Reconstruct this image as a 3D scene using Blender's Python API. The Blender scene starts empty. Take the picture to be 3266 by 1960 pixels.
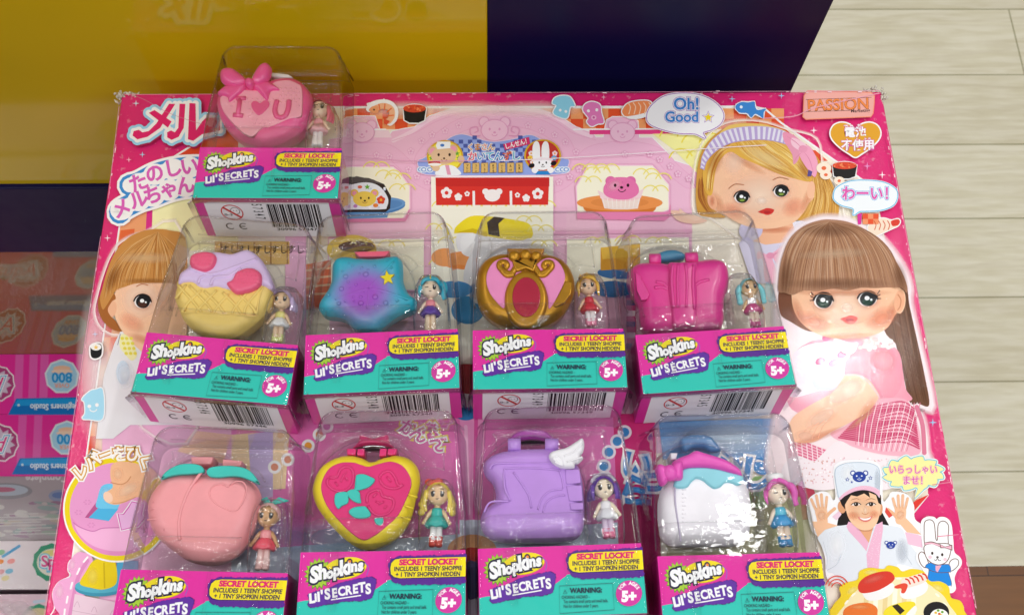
import bpy, math, random
import numpy as np
from mathutils import Vector
rnd = random.Random(7)
S = bpy.context.scene
R = math.radians

# ---------------------------------------------------------------- camera
ZT = 0.92                                  # height of the big carton's printed face above the floor
CAM = np.array([0.29459, -0.49465, 0.72786 + ZT])
FW = np.array([0.02727666, 0.38339168, -0.92318297])
RT = np.array([0.99959332, -0.01814515, 0.02199874])
UP = np.array([0.00831716, 0.92340759, 0.38373070])
FOC = 3325.69                              # focal length in photo pixels (3266 wide)
cd = bpy.data.cameras.new('camera')
cam = bpy.data.objects.new('camera', cd)
S.collection.objects.link(cam)
from mathutils import Matrix
cam.matrix_world = Matrix(((RT[0], UP[0], -FW[0], CAM[0]), (RT[1], UP[1], -FW[1], CAM[1]), (RT[2], UP[2], -FW[2], CAM[2]), (0, 0, 0, 1)))
cd.sensor_width = 36
cd.lens = 36 * FOC / 3266
cd.clip_start, cd.clip_end = 0.02, 60
cd.dof.use_dof = True
cd.dof.focus_distance = 0.73
cd.dof.aperture_fstop = 36 * FOC / 3266 / 1.9
S.camera = cam

# ---------------------------------------------------------------- light
W = bpy.data.worlds.new('World')
S.world = W
W.use_nodes = True
bg = W.node_tree.nodes['Background']
# the shop around: bright ceiling overhead, darker shelves lower down, broken up unevenly
wt = W.node_tree
tc_, sx_, rp_, nz_, mr_, mu_ = (wt.nodes.new(t) for t in ('ShaderNodeTexCoord', 'ShaderNodeSeparateXYZ', 'ShaderNodeValToRGB', 'ShaderNodeTexNoise', 'ShaderNodeMapRange', 'ShaderNodeMix'))
wt.links.new(tc_.outputs['Generated'], sx_.inputs[0]); wt.links.new(sx_.outputs['Z'], rp_.inputs[0])
e_ = rp_.color_ramp.elements
e_[0].position, e_[0].color = 0.0, (0.30, 0.27, 0.26, 1)
e_[1].position, e_[1].color = 0.75, (0.80, 0.80, 0.79, 1)
k_ = e_.new(0.35); k_.color = (0.42, 0.40, 0.41, 1)
nz_.inputs['Scale'].default_value = 5.0; nz_.inputs['Detail'].default_value = 2.0
wt.links.new(tc_.outputs['Generated'], nz_.inputs['Vector'])
mr_.inputs[1].default_value = 0.38; mr_.inputs[2].default_value = 0.62; mr_.inputs[3].default_value = 0.35; mr_.inputs[4].default_value = 1.5
wt.links.new(nz_.outputs[0], mr_.inputs[0])
mu_.data_type = 'RGBA'; mu_.blend_type = 'MULTIPLY'; mu_.inputs[0].default_value = 1.0
wt.links.new(rp_.outputs[0], mu_.inputs[6]); wt.links.new(mr_.outputs[0], mu_.inputs[7]); wt.links.new(mu_.outputs[2], bg.inputs[0])
bg.inputs[1].default_value = 0.33
def lamp(name, loc, sx, sy, power, rz=0, col=(1, 0.995, 0.975)):
    l = bpy.data.lights.new(name, 'AREA')
    l.shape = 'RECTANGLE'; l.size, l.size_y, l.energy, l.color = sx, sy, power, col
    o = bpy.data.objects.new(name, l)
    S.collection.objects.link(o)
    o.location = loc; o.rotation_euler = (0, 0, R(rz))
    return o
LP = 8.6
LAMPS = [(1.235, 0.42, .13, .10, .9), (0.91, 0.17, .09, .08, .07), (0.70, 1.22, .16, .10, .5)]
for y_, e_q in ((-2.3, 2.6), (-1.25, 2.2), (-0.50, 1.3), (1.72, 2.2), (2.5, 1.2)):   # unseen ceiling tubes, rows added for glints on plastic and light on panels
    for x_ in (-1.7, -0.15, 1.45): LAMPS.append((x_ + 0.1 * math.sin(9 * y_), y_, 1.2, .05, e_q / 3))
for x_ in (-1.5, 2.3): LAMPS.append((x_, 0.6, .05, 1.2, .8))
for x_, y_, w_, d_, q_ in LAMPS: lamp('ceiling_lamp', (x_, y_, 2.8), w_, d_, LP * q_)
S.view_settings.view_transform = 'Standard'
S.view_settings.look = 'None'
S.view_settings.exposure = 0.24
S.view_settings.gamma = 1
S.view_settings.use_curve_mapping = False
S.render.engine = 'CYCLES'
S.cycles.use_denoising = True
S.cycles.max_bounces = 10
S.cycles.transparent_max_bounces = 40
S.cycles.caustics_reflective = False
S.cycles.caustics_refractive = False

# ---------------------------------------------------------------- geometry of the view (used to read sizes off the photo)
def ray(s): return FW * FOC + RT * (s[0] - 1633) - UP * (s[1] - 980)
def P(s, z=0.0):                            # photo pixel -> real point at height z above the carton face
    d = ray(s)
    return CAM + d * ((z + ZT - CAM[2]) / d[2])
def fr(ox, oy, s): return lambda x, y: (ox + x / s, oy + y / s)
Z1 = fr(580, 100, 2.182); Z2 = fr(400, 680, 2.0617); Z3 = fr(940, 680, 2.182); Z4 = fr(1480, 680, 2.182); Z5 = fr(1960, 660, 2.1194)
Z6 = fr(370, 1320, 2.318); Z7 = fr(940, 1300, 2.248); Z8 = fr(1500, 1280, 2.182); Z9 = fr(2030, 1290, 2.2154)
FA = fr(340, 260, 2.4725); FB = fr(1080, 280, 2.0608); FC = fr(2100, 270, 2.355); FD = fr(2440, 680, 1.855); FE = fr(2540, 1400, 2.65)
FF = fr(0, 1360, 2.4738); FG = fr(0, 780, 2.3929); FO = fr(0, 0, 0.75720); FH = fr(960, 1280, 3.533); FI = fr(1900, 1280, 2.1818)
FS = fr(0, 0, 1.0)

# ---------------------------------------------------------------- materials
def lin1(v): return v / 12.92 if v <= 0.04045 else ((v + 0.055) / 1.055) ** 2.4
def lin(h, k=1.0):
    h = h.lstrip('#')
    return tuple(lin1(int(h[i:i + 2], 16) / 255) * k for i in (0, 2, 4)) + (1.0,)
class NT:
    def __init__(s, name):
        s.m = bpy.data.materials.new(name); s.m.use_nodes = True
        s.t = s.m.node_tree; s.n = s.t.nodes; s.b = s.n['Principled BSDF']; s.out = s.n['Material Output']
    def add(s, ty, **kw):
        n = s.n.new(ty)
        for k, v in kw.items(): setattr(n, k, v)
        return n
    def link(s, a, b): s.t.links.new(a, b)
    def set(s, **kw):
        for k, v in kw.items(): s.b.inputs[k.replace('_', ' ')].default_value = v
        return s
def noise(nt, scale, detail=3, coord='Object', stretch=None):
    tc = nt.add('ShaderNodeTexCoord'); n = nt.add('ShaderNodeTexNoise')
    n.inputs['Scale'].default_value = scale; n.inputs['Detail'].default_value = detail
    src = tc.outputs[coord]
    if stretch:
        mp = nt.add('ShaderNodeMapping'); mp.inputs['Scale'].default_value = stretch
        nt.link(src, mp.inputs[0]); src = mp.outputs[0]
    nt.link(src, n.inputs['Vector'])
    return n
def bump(nt, n, strength, dist=0.001):
    b = nt.add('ShaderNodeBump'); b.inputs['Strength'].default_value = strength; b.inputs['Distance'].default_value = dist
    nt.link(n.outputs[0], b.inputs['Height']); nt.link(b.outputs[0], nt.b.inputs['Normal'])
    return b
def plastic(name, h, rough=0.35, coat=0.0, metal=0.0, sss=0.0, var=0.06, bs=900, bst=0.05):
    nt = NT(name).set(Roughness=rough, Metallic=metal)
    c = lin(h)
    n = noise(nt, 55, 4)
    r = nt.add('ShaderNodeValToRGB')
    r.color_ramp.elements[0].position = 0.3; r.color_ramp.elements[1].position = 0.75
    r.color_ramp.elements[0].color = tuple(x * (1 - var) for x in c[:3]) + (1,)
    r.color_ramp.elements[1].color = tuple(min(1, x * (1 + var)) for x in c[:3]) + (1,)
    nt.link(n.outputs[0], r.inputs[0]); nt.link(r.outputs[0], nt.b.inputs['Base Color'])
    if coat: nt.set(Coat_Weight=coat, Coat_Roughness=0.08)
    if sss:
        nt.set(Subsurface_Weight=sss, Subsurface_Scale=0.004)
    if bst: bump(nt, noise(nt, bs, 2), bst, 0.0004)
    return nt.m
# printed, laminated card: colour comes from the print itself (an attribute), the lamination is a bumpy gloss
def printed(name, soft=False, rough=0.5, glare=0.075, coat=0.32):
    nt = NT(name).set(Roughness=rough, Coat_Weight=coat, Coat_Roughness=0.03, Coat_IOR=1.45)
    nt.b.inputs['Specular IOR Level'].default_value = 0.12
    at = nt.add('ShaderNodeAttribute', attribute_name='Col')
    nt.link(at.outputs['Color'], nt.b.inputs['Base Color'])
    g = noise(nt, 560, 5, 'Object'); g2 = noise(nt, 9, 2, 'Object')
    mx = nt.add('ShaderNodeMath', operation='MULTIPLY_ADD')
    mx.inputs[1].default_value = 9.0
    nt.link(g2.outputs[0], mx.inputs[0]); nt.link(g.outputs[0], mx.inputs[2])
    b = nt.add('ShaderNodeBump'); b.inputs['Strength'].default_value = glare; b.inputs['Distance'].default_value = 0.0012
    nt.link(mx.outputs[0], b.inputs['Height']); nt.link(b.outputs[0], nt.b.inputs['Normal']); nt.link(b.outputs[0], nt.b.inputs['Coat Normal'])
    if soft:
        nt.link(at.outputs['Alpha'], nt.b.inputs['Alpha'])
    return nt.m
M_PRINT = printed('laminated_print'); M_SOFT = printed('laminated_print_faded', True)
M_CARD = printed('glossy_card_print', glare=0.05, coat=0.25); M_CARDS = printed('glossy_card_faded', True, glare=0.05, coat=0.25)
def clear_plastic(name, tint, bs, bst, rough=0.035, base=0.04, fine=0.12):
    nt = NT(name)
    nt.n.remove(nt.b)
    tr = nt.add('ShaderNodeBsdfTransparent'); gl = nt.add('ShaderNodeBsdfGlossy'); mx = nt.add('ShaderNodeMixShader')
    gl.inputs['Roughness'].default_value = rough
    lw = nt.add('ShaderNodeLayerWeight'); lw.inputs['Blend'].default_value = 0.42
    r = nt.add('ShaderNodeValToRGB')
    e = r.color_ramp.elements
    e[0].position, e[0].color = 0.45, (0.985, 0.985, 0.985, 1)
    e[1].position, e[1].color = 0.97, tint
    nt.link(lw.outputs['Facing'], r.inputs[0]); nt.link(r.outputs[0], tr.inputs['Color'])
    n1 = noise(nt, bs, 3); n2 = noise(nt, bs * 5, 2)
    a = nt.add('ShaderNodeMath', operation='MULTIPLY_ADD'); a.inputs[1].default_value = fine
    nt.link(n2.outputs[0], a.inputs[0]); nt.link(n1.outputs[0], a.inputs[2])
    b = nt.add('ShaderNodeBump'); b.inputs['Strength'].default_value = bst; b.inputs['Distance'].default_value = 0.004
    nt.link(a.outputs[0], b.inputs['Height']); nt.link(b.outputs[0], gl.inputs['Normal'])
    fw = nt.add('ShaderNodeLayerWeight'); fw.inputs['Blend'].default_value = 0.5
    nt.link(b.outputs[0], fw.inputs['Normal'])
    fz = nt.add('ShaderNodeMath', operation='POWER'); fz.inputs[1].default_value = 3.0
    nt.link(fw.outputs['Facing'], fz.inputs[0])
    m2 = nt.add('ShaderNodeMath', operation='MULTIPLY_ADD'); m2.inputs[1].default_value = 0.8; m2.inputs[2].default_value = base
    m2.use_clamp = True
    nt.link(fz.outputs[0], m2.inputs[0])
    nt.link(m2.outputs[0], mx.inputs[0]); nt.link(tr.outputs[0], mx.inputs[1]); nt.link(gl.outputs[0], mx.inputs[2])
    nt.link(mx.outputs[0], nt.out.inputs['Surface'])
    return nt.m
M_CLEAR = clear_plastic('clear_blister_plastic', (0.46, 0.42, 0.54, 1), 40, 0.13, fine=0.0)
M_TRAY = clear_plastic('clear_tray_plastic', (0.60, 0.57, 0.66, 1), 60, 0.85, 0.06, 0.06, 0.05)

# ---------------------------------------------------------------- object helpers
COL = S.collection
def thing(name, label, cat, loc=(0, 0, 0), rz=0, group=None):
    o = bpy.data.objects.new(name, None); COL.objects.link(o)
    o.empty_display_size = 0.02
    o.location = loc; o.rotation_euler = (0, 0, rz)
    o['label'] = label; o['category'] = cat
    if group: o['group'] = group
    return o
def link_mesh(name, me, parent=None):
    o = bpy.data.objects.new(name, me); COL.objects.link(o)
    if parent: o.parent = parent
    return o
class MB:                                   # mesh builder
    def __init__(s): s.v = []; s.f = []; s.c = []; s.mi = []; s.cur = 0
    def add(s, vs, fs):
        k = len(s.v); s.v += [tuple(float(c) for c in p) for p in vs]
        for f in fs: s.f.append(tuple(k + i for i in f)); s.mi.append(s.cur)
    def ring_loft(s, rings, cap0=True, cap1=True, closed=True):
        n = len(rings[0]); vs = [p for r in rings for p in r]; fs = []
        for i in range(len(rings) - 1):
            for j in range(n if closed else n - 1):
                a, b = i * n + j, i * n + (j + 1) % n
                fs.append((a, b, b + n, a + n))
        if cap0: fs.append(tuple(range(n - 1, -1, -1)))
        if cap1: fs.append(tuple((len(rings) - 1) * n + j for j in range(n)))
        s.add(vs, fs)
    def box(s, x0, x1, y0, y1, z0, z1):
        s.add([(x0, y0, z0), (x1, y0, z0), (x1, y1, z0), (x0, y1, z0), (x0, y0, z1), (x1, y0, z1), (x1, y1, z1), (x0, y1, z1)],
              [(3, 2, 1, 0), (4, 5, 6, 7), (0, 1, 5, 4), (1, 2, 6, 5), (2, 3, 7, 6), (3, 0, 4, 7)])
    def sphere(s, c, r, sc=(1, 1, 1), nu=14, nv=9):
        vs = [(c[0], c[1], c[2] + r * sc[2])]; fs = []
        for i in range(1, nv):
            t = math.pi * i / nv
            for j in range(nu):
                a = 2 * math.pi * j / nu
                vs.append((c[0] + r * sc[0] * math.sin(t) * math.cos(a), c[1] + r * sc[1] * math.sin(t) * math.sin(a), c[2] + r * sc[2] * math.cos(t)))
        vs.append((c[0], c[1], c[2] - r * sc[2])); L = len(vs) - 1
        for j in range(nu):
            fs.append((0, 1 + j, 1 + (j + 1) % nu)); fs.append((L, L - nu + (j + 1) % nu, L - nu + j))
            for i in range(nv - 2):
                a, b = 1 + i * nu + j, 1 + i * nu + (j + 1) % nu
                fs.append((a, a + nu, b + nu, b))
        s.add(vs, fs)
    def tube(s, pts, rad, n=8, flat=1.0):
        pts = [Vector(p) for p in pts]; m = len(pts)
        rs = rad if isinstance(rad, (list, tuple)) else [rad] * m
        rings = []
        up = Vector((0, 0, 1))
        for i, p in enumerate(pts):
            t = (pts[min(i + 1, m - 1)] - pts[max(i - 1, 0)])
            t = t.normalized() if t.length > 1e-9 else Vector((1, 0, 0))
            a = t.cross(up)
            if a.length < 1e-3: a = t.cross(Vector((0, 1, 0)))
            a.normalize(); b = a.cross(t).normalized()
            rings.append([p + a * (rs[i] * math.cos(2 * math.pi * k / n)) + b * (rs[i] * flat * math.sin(2 * math.pi * k / n)) for k in range(n)])
        s.ring_loft(rings)
    def lathe(s, prof, n=16, c=(0, 0), sz=1.0, sx=1.0):     # profile (radius, y), axis along y
        s.ring_loft([[(c[0] + sx * r * math.cos(2 * math.pi * k / n), y, c[1] - sz * r * math.sin(2 * math.pi * k / n)) for k in range(n)] for r, y in prof])
    def build(s, name, mats, parent=None, smooth=True, origin=None):
        me = bpy.data.meshes.new(name)
        if origin is not None: s.v = [(p[0] - origin[0], p[1] - origin[1], p[2] - origin[2]) for p in s.v]
        me.from_pydata(s.v, [], s.f)
        mats = mats if isinstance(mats, (list, tuple)) else [mats]
        for m in mats: me.materials.append(m)
        me.polygons.foreach_set('material_index', s.mi)
        me.polygons.foreach_set('use_smooth', [smooth] * len(s.f))
        me.update()
        return link_mesh(name, me, parent)
def catmull(pts, closed=True, k=6):
    pts = [np.array(p, float) for p in pts]; n = len(pts); out = []
    for i in range(n if closed else n - 1):
        if closed: a, b, c, d = pts[i - 1], pts[i], pts[(i + 1) % n], pts[(i + 2) % n]
        else: a, b, c, d = pts[max(i - 1, 0)], pts[i], pts[i + 1], pts[min(i + 2, n - 1)]
        for j in range(k):
            t = j / k
            out.append(0.5 * ((2 * b) + (c - a) * t + (2 * a - 5 * b + 4 * c - d) * t * t + (3 * b - a - 3 * c + d) * t ** 3))
    if not closed: out.append(pts[-1])
    return out
def area2(p): return sum(p[i - 1][0] * p[i][1] - p[i][0] * p[i - 1][1] for i in range(len(p)))
def offset(pts, r):                         # pts closed; positive r grows the outline
    n = len(pts); sg = 1 if area2(pts) > 0 else -1; out = []
    for i in range(n):
        a, b, c = (np.array(pts[i - 1][:2], float), np.array(pts[i][:2], float), np.array(pts[(i + 1) % n][:2], float))
        e1, e2 = b - a, c - b
        e1 /= (np.hypot(*e1) + 1e-12); e2 /= (np.hypot(*e2) + 1e-12)
        n1, n2 = np.array([e1[1], -e1[0]]), np.array([e2[1], -e2[0]])
        m = n1 + n2; m /= (np.hypot(*m) + 1e-12)
        d = max(0.55, float(m @ n1))
        out.append(b + m * (sg * r / d))
    return out

# ---------------------------------------------------------------- flat artwork (print) builder
_tc = {}
def text_geo(s, off=0.0, res=3):
    k = (s, off)
    if k not in _tc:
        cu = bpy.data.curves.new('lettering', 'FONT'); cu.body = s; cu.size = 1; cu.offset = off
        cu.resolution_u = res; cu.align_x = 'CENTER'; cu.align_y = 'CENTER'
        ob = bpy.data.objects.new('lettering', cu); COL.objects.link(ob)
        dg = bpy.context.evaluated_depsgraph_get()
        me = bpy.data.meshes.new_from_object(ob.evaluated_get(dg))
        V = [(v.co.x, v.co.y) for v in me.vertices]; F = [tuple(p.vertices) for p in me.polygons]
        bpy.data.objects.remove(ob); bpy.data.curves.remove(cu); bpy.data.meshes.remove(me)
        par = list(range(len(V)))
        def find(a):
            while par[a] != a: par[a] = par[par[a]]; a = par[a]
            return a
        for f in F:
            for q in f[1:]: par[find(q)] = find(f[0])
        ids = {}
        isl = [ids.setdefault(find(i), len(ids)) for i in range(len(V))]
        _tc[k] = (V, F, isl)
    return _tc[k]
DEBUG = False
class Art:
    DZ = 0.5e-5
    def __init__(s, mapf, nrm=(0, 0, 1), z0=0.0):
        s.mapf, s.nrm, s.z, s.F = mapf, np.array(nrm, float), z0, None
        s.v = []; s.f = []; s.c = []; s.mi = []
    def fr(s, F): s.F = F; return s
    def _pt(s, p, dz=0.0):
        q = s.F(p[0], p[1]) if s.F else p
        return tuple(np.array(s.mapf(q)) + s.nrm * (s.z + dz))
    def up(s, k=1): s.z += s.DZ * k
    def raw(s, vs, fs, cols, mi=0):
        k = len(s.v); s.v += vs
        for f, c in zip(fs, cols):
            s.f.append(tuple(k + i for i in f)); s.c.append(c if isinstance(c, list) else [c] * len(f)); s.mi.append(mi)
    def poly(s, pts, c, sm=False, hold=False):
        if sm: pts = catmull(pts, True, 5)
        s.up(.15 if hold else 1)
        s.raw([s._pt(p) for p in pts], [tuple(range(len(pts)))], [lin(c) if isinstance(c, str) else c])
    def blob(s, pts, c, **k): s.poly(pts, c, sm=True, **k)
    def quad(s, pts, cols):
        s.up(); s.raw([s._pt(p) for p in pts], [(0, 1, 2, 3)], [[lin(c) for c in cols]])
    def ell(s, x, y, rx, ry, c, rot=0, n=28, hold=False):
        ca, sa = math.cos(R(rot)), math.sin(R(rot))
        s.poly([(x + rx * math.cos(t) * ca - ry * math.sin(t) * sa, y + rx * math.cos(t) * sa + ry * math.sin(t) * ca) for t in [2 * math.pi * i / n for i in range(n)]], c, hold=hold)
    def arcpts(s, x, y, rx, ry, a0, a1, n=16):
        return [(x + rx * math.cos(R(a0 + (a1 - a0) * i / n)), y + ry * math.sin(R(a0 + (a1 - a0) * i / n))) for i in range(n + 1)]
    def stroke(s, pts, w, c, closed=False, sm=True, hold=False, taper=False):
        if sm and len(pts) > 2: pts = catmull(pts, closed, 5)
        pts = [np.array(p, float) for p in pts]; n = len(pts)
        s.up(.15 if hold else 1)
        vs = []
        for i in range(n):
            a = pts[i - 1] if (closed or i) else pts[i]; b = pts[(i + 1) % n] if (closed or i < n - 1) else pts[i]
            t = b - a; t /= (np.hypot(*t) + 1e-9); m = np.array([-t[1], t[0]])
            ww = w * (math.sin(math.pi * (0.06 + 0.88 * i / (n - 1))) if taper else 1) / 2
            vs += [pts[i] + m * ww, pts[i] - m * ww]
        fs = [(2 * i, 2 * i + 1, (2 * i + 3) % (2 * n), (2 * i + 2) % (2 * n)) for i in range(n if closed else n - 1)]
        if not closed and not taper:
            for e, sg in ((0, -1), (n - 1, 1)):
                t = pts[1] - pts[0] if e == 0 else pts[-1] - pts[-2]
                t = t / (np.hypot(*t) + 1e-9) * sg; m = np.array([-t[1], t[0]])
                k0 = len(vs)
                cap = [pts[e] + (m * math.cos(q) + t * math.sin(q)) * (w / 2) for q in [math.pi * i / 6 for i in range(1, 6)]]
                vs += cap
                A, B = (2 * e, 2 * e + 1) if sg > 0 else (2 * e + 1, 2 * e)
                fs.append((A,) + tuple(range(k0, k0 + 5)) + (B,))
        cc = lin(c) if isinstance(c, str) else c
        nn_ = max(1, len(vs))
        s.raw([s._pt(p, s.DZ * .7 * k_ / nn_) for k_, p in enumerate(vs)], fs, [cc] * len(fs))
    def soft(s, x, y, rx, ry, c, a, rot=0, n=24):
        s.up()
        ca, sa = math.cos(R(rot)), math.sin(R(rot)); b = lin(c)[:3]
        vs = [s._pt((x, y))]; fs = []; cs = []
        for k, q in ((0.5, 0.62), (1.0, 0.0)):
            for i in range(n):
                t = 2 * math.pi * i / n
                vs.append(s._pt((x + k * (rx * math.cos(t) * ca - ry * math.sin(t) * sa), y + k * (rx * math.cos(t) * sa + ry * math.sin(t) * ca))))
        for i in range(n):
            j = (i + 1) % n
            fs.append((0, 1 + i, 1 + j)); cs.append([b + (a,), b + (a * .62,), b + (a * .62,)])
            fs.append((1 + i, 1 + n + i, 1 + n + j, 1 + j)); cs.append([b + (a * .62,), b + (0,), b + (0,), b + (a * .62,)])
        s.raw(vs, fs, cs, 1)
    def glow(s, pts, r, c, a=1.0, sm=True):
        if sm: pts = catmull(pts, True, 4)
        s.up(); o = offset(pts, r); n = len(pts); b = lin(c)[:3]
        s.raw([s._pt(p) for p in pts] + [s._pt(p) for p in o], [(i, (i + 1) % n, n + (i + 1) % n, n + i) for i in range(n)], [[b + (a,), b + (a,), b + (0,), b + (0,)]] * n, 1)
    def text(s, t, x, y, size, c, rot=0, sx=1.0, off=0.0, shear=0.0, hold=False, curve=0.0):
        V, F, isl = text_geo(t, off)
        if not hold: s.up(3)
        ca, sa = math.cos(R(rot)), math.sin(R(rot)); cc = lin(c) if isinstance(c, str) else c
        vs = []
        for (a, b), k in zip(V, isl):
            X, Y = (a + b * shear) * size * sx, -b * size
            Y += curve * X * X
            vs.append(s._pt((x + X * ca - Y * sa, y + X * sa + Y * ca), (k % 3 - 2) * s.DZ * 0.7))
        s.raw(vs, F, [cc] * len(F))
    def otext(s, t, x, y, size, layers, **k):   # outlined lettering: [(offset, colour), ...] from the outside in
        for off, c in layers: s.text(t, x, y, size, c, off=off, **k)
    def star(s, x, y, r, c, n=5, ri=0.45, rot=-90):
        s.poly([(x + (r if i % 2 == 0 else r * ri) * math.cos(R(rot + 180 * i / n)), y + (r if i % 2 == 0 else r * ri) * math.sin(R(rot + 180 * i / n))) for i in range(2 * n)], c)
    def spark(s, x, y, r, c): s.star(x, y, r, c, 4, 0.2)
    def build(s, name, parent, mats=None, origin=(0, 0, 0)):
        if DEBUG: print('ART', name, len(s.f), round(s.z * 1000, 2))
        mats = mats or [M_PRINT, M_SOFT]
        me = bpy.data.meshes.new(name)
        me.from_pydata([tuple(np.array(p) - np.array(origin)) for p in s.v], [], s.f)
        for m in mats: me.materials.append(m)
        me.polygons.foreach_set('material_index', s.mi)
        at = me.color_attributes.new('Col', 'FLOAT_COLOR', 'CORNER')
        at.data.foreach_set('color', [x for f in s.c for c in f for x in c])
        me.update()
        # a print faces outwards
        nn = s.nrm
        flip = [p.index for p in me.polygons if p.normal @ Vector(nn) < 0]
        if flip:
            import bmesh
            bm = bmesh.new(); bm.from_mesh(me); bm.faces.ensure_lookup_table()
            bmesh.ops.reverse_faces(bm, faces=[bm.faces[i] for i in flip]); bm.to_mesh(me); bm.free()
        return link_mesh(name, me, parent)
def box_art(z0): return Art(lambda q: P(q, 0.0), (0, 0, 1), z0)
# ================================================================ setting: floor
def floor_mat():
    nt = NT('pale_wood_planks').set(Roughness=0.42)
    tc = nt.add('ShaderNodeTexCoord')
    br = nt.add('ShaderNodeTexBrick'); br.offset = 0.37; br.squash = 1
    mp = nt.add('ShaderNodeMapping'); mp.inputs['Location'].default_value = (0.2, 0.259, 0)
    nt.link(tc.outputs['Object'], mp.inputs[0]); nt.link(mp.outputs[0], br.inputs['Vector'])
    for k, v in (('Scale', 1.0), ('Mortar Size', 0.0016), ('Mortar Smooth', 0.2), ('Bias', 0.0), ('Brick Width', 0.94), ('Row Height', 0.1535)): br.inputs[k].default_value = v
    br.inputs['Color1'].default_value = lin('#E2DCC6'); br.inputs['Color2'].default_value = lin('#DBD4BD'); br.inputs['Mortar'].default_value = lin('#A39E80')
    n1 = noise(nt, 3.0, 6, stretch=(1.6, 14, 1)); n2 = noise(nt, 9.0, 5, stretch=(1.2, 9, 1)); n3 = noise(nt, 2.2, 2)
    n1.inputs['Distortion'].default_value = 1.6
    r = nt.add('ShaderNodeValToRGB'); e = r.color_ramp.elements
    e[0].position, e[0].color = 0.30, lin('#B39F78'); e[1].position, e[1].color = 0.62, (1, 1, 1, 1)
    nt.link(n1.outputs[0], r.inputs[0])
    m = nt.add('ShaderNodeMix', data_type='RGBA', blend_type='MULTIPLY'); m.inputs[0].default_value = 0.2
    nt.link(br.outputs[0], m.inputs[6]); nt.link(r.outputs[0], m.inputs[7])
    r2 = nt.add('ShaderNodeValToRGB'); e = r2.color_ramp.elements
    e[0].position, e[0].color = 0.4, lin('#D8D2B0'); e[1].position, e[1].color = 0.6, (1, 1, 1, 1)
    nt.link(n2.outputs[0], r2.inputs[0])
    m2 = nt.add('ShaderNodeMix', data_type='RGBA', blend_type='MULTIPLY'); m2.inputs[0].default_value = 0.3
    nt.link(m.outputs[2], m2.inputs[6]); nt.link(r2.outputs[0], m2.inputs[7])
    nt.link(m2.outputs[2], nt.b.inputs['Base Color'])
    bump(nt, n2, 0.06, 0.001)
    return nt.m
def dark_floor_mat():
    nt = NT('brown_wood_planks').set(Roughness=0.4)
    tc = nt.add('ShaderNodeTexCoord'); br = nt.add('ShaderNodeTexBrick'); br.offset = 0.43
    nt.link(tc.outputs['Object'], br.inputs['Vector'])
    for k, v in (('Scale', 1.0), ('Mortar Size', 0.001), ('Brick Width', 0.36), ('Row Height', 0.09)): br.inputs[k].default_value = v
    br.inputs['Color1'].default_value = lin('#8A5A2E'); br.inputs['Color2'].default_value = lin('#764720'); br.inputs['Mortar'].default_value = lin('#4A2A12')
    n = noise(nt, 5, 5, stretch=(2, 20, 1)); m = nt.add('ShaderNodeMix', data_type='RGBA', blend_type='MULTIPLY'); m.inputs[0].default_value = 0.35
    nt.link(br.outputs[0], m.inputs[6]); nt.link(n.outputs[0], m.inputs[7]); nt.link(m.outputs[2], nt.b.inputs['Base Color'])
    return nt.m
m = MB(); m.add([(-5, -0.2555, 0), (6, -0.2555, 0), (6, 6, 0), (-5, 6, 0)], [(0, 1, 2, 3)])
o = m.build('floor', floor_mat(), smooth=False); o['kind'] = 'structure'
m = MB(); m.add([(-5, -5, -0.001), (6, -5, -0.001), (6, -0.2555, -0.001), (-5, -0.2555, -0.001)], [(0, 1, 2, 3)])
o = m.build('brown_floor', dark_floor_mat(), smooth=False); o['kind'] = 'structure'

# ================================================================ yellow and navy display stand behind
def gloss_paint(name, h, rough=0.12, mott=0.10):
    nt = NT(name).set(Roughness=rough, IOR=1.5)
    c = lin(h); n = noise(nt, 3.0, 3)
    r = nt.add('ShaderNodeValToRGB')
    r.color_ramp.elements[0].position = 0.35; r.color_ramp.elements[1].position = 0.7
    r.color_ramp.elements[0].color = tuple(x * (1 - mott) for x in c[:3]) + (1,); r.color_ramp.elements[1].color = tuple(x * (1 + mott) for x in c[:3]) + (1,)
    nt.link(n.outputs[0], r.inputs[0]); nt.link(r.outputs[0], nt.b.inputs['Base Color'])
    nt.b.inputs['Specular IOR Level'].default_value = 0.4
    n2 = noise(nt, 60, 4); rr = nt.add('ShaderNodeMapRange'); rr.inputs[3].default_value = rough * 0.7; rr.inputs[4].default_value = rough * 1.5
    nt.link(n2.outputs[0], rr.inputs[0]); nt.link(rr.outputs[0], nt.b.inputs['Roughness'])
    bump(nt, noise(nt, 22, 2), 0.03, 0.0015)
    return nt.m
M_YEL = gloss_paint('glossy_yellow_laminate', '#D4B512', 0.06); M_NAVY = gloss_paint('satin_navy_laminate', '#100E3A', 0.3, 0.2)
for n_ in M_NAVY.node_tree.nodes:
    if n_.type == 'BSDF_PRINCIPLED': n_.inputs['Specular IOR Level'].default_value = 0.16
YP, XB, XE = 0.030, 0.2995, 0.5680
stand = thing('display_stand', 'tall glossy yellow and navy display stand behind the big pink carton', 'display stand', (0, YP, 0))
zt = ZT + 0.35
def panel(name, x0, x1, z0, z1, mat, d=0.40):
    m = MB(); m.box(x0, x1, 0, d, z0, z1)
    o = m.build(name, mat, stand, smooth=False)
    b = o.modifiers.new('edge', 'BEVEL'); b.width = 0.0012; b.segments = 2
    return o
panel('yellow_panel', -1.2, XB, ZT - 0.2025, zt, M_YEL)
M_ACR = gloss_paint('glossy_olive_acrylic', '#97782A', 0.03, 0.06)
for n_ in M_ACR.node_tree.nodes:
    if n_.type == 'BSDF_PRINCIPLED': n_.inputs['Specular IOR Level'].default_value = 0.9
    if n_.type == 'BUMP': n_.inputs['Strength'].default_value = 0.006
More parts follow.
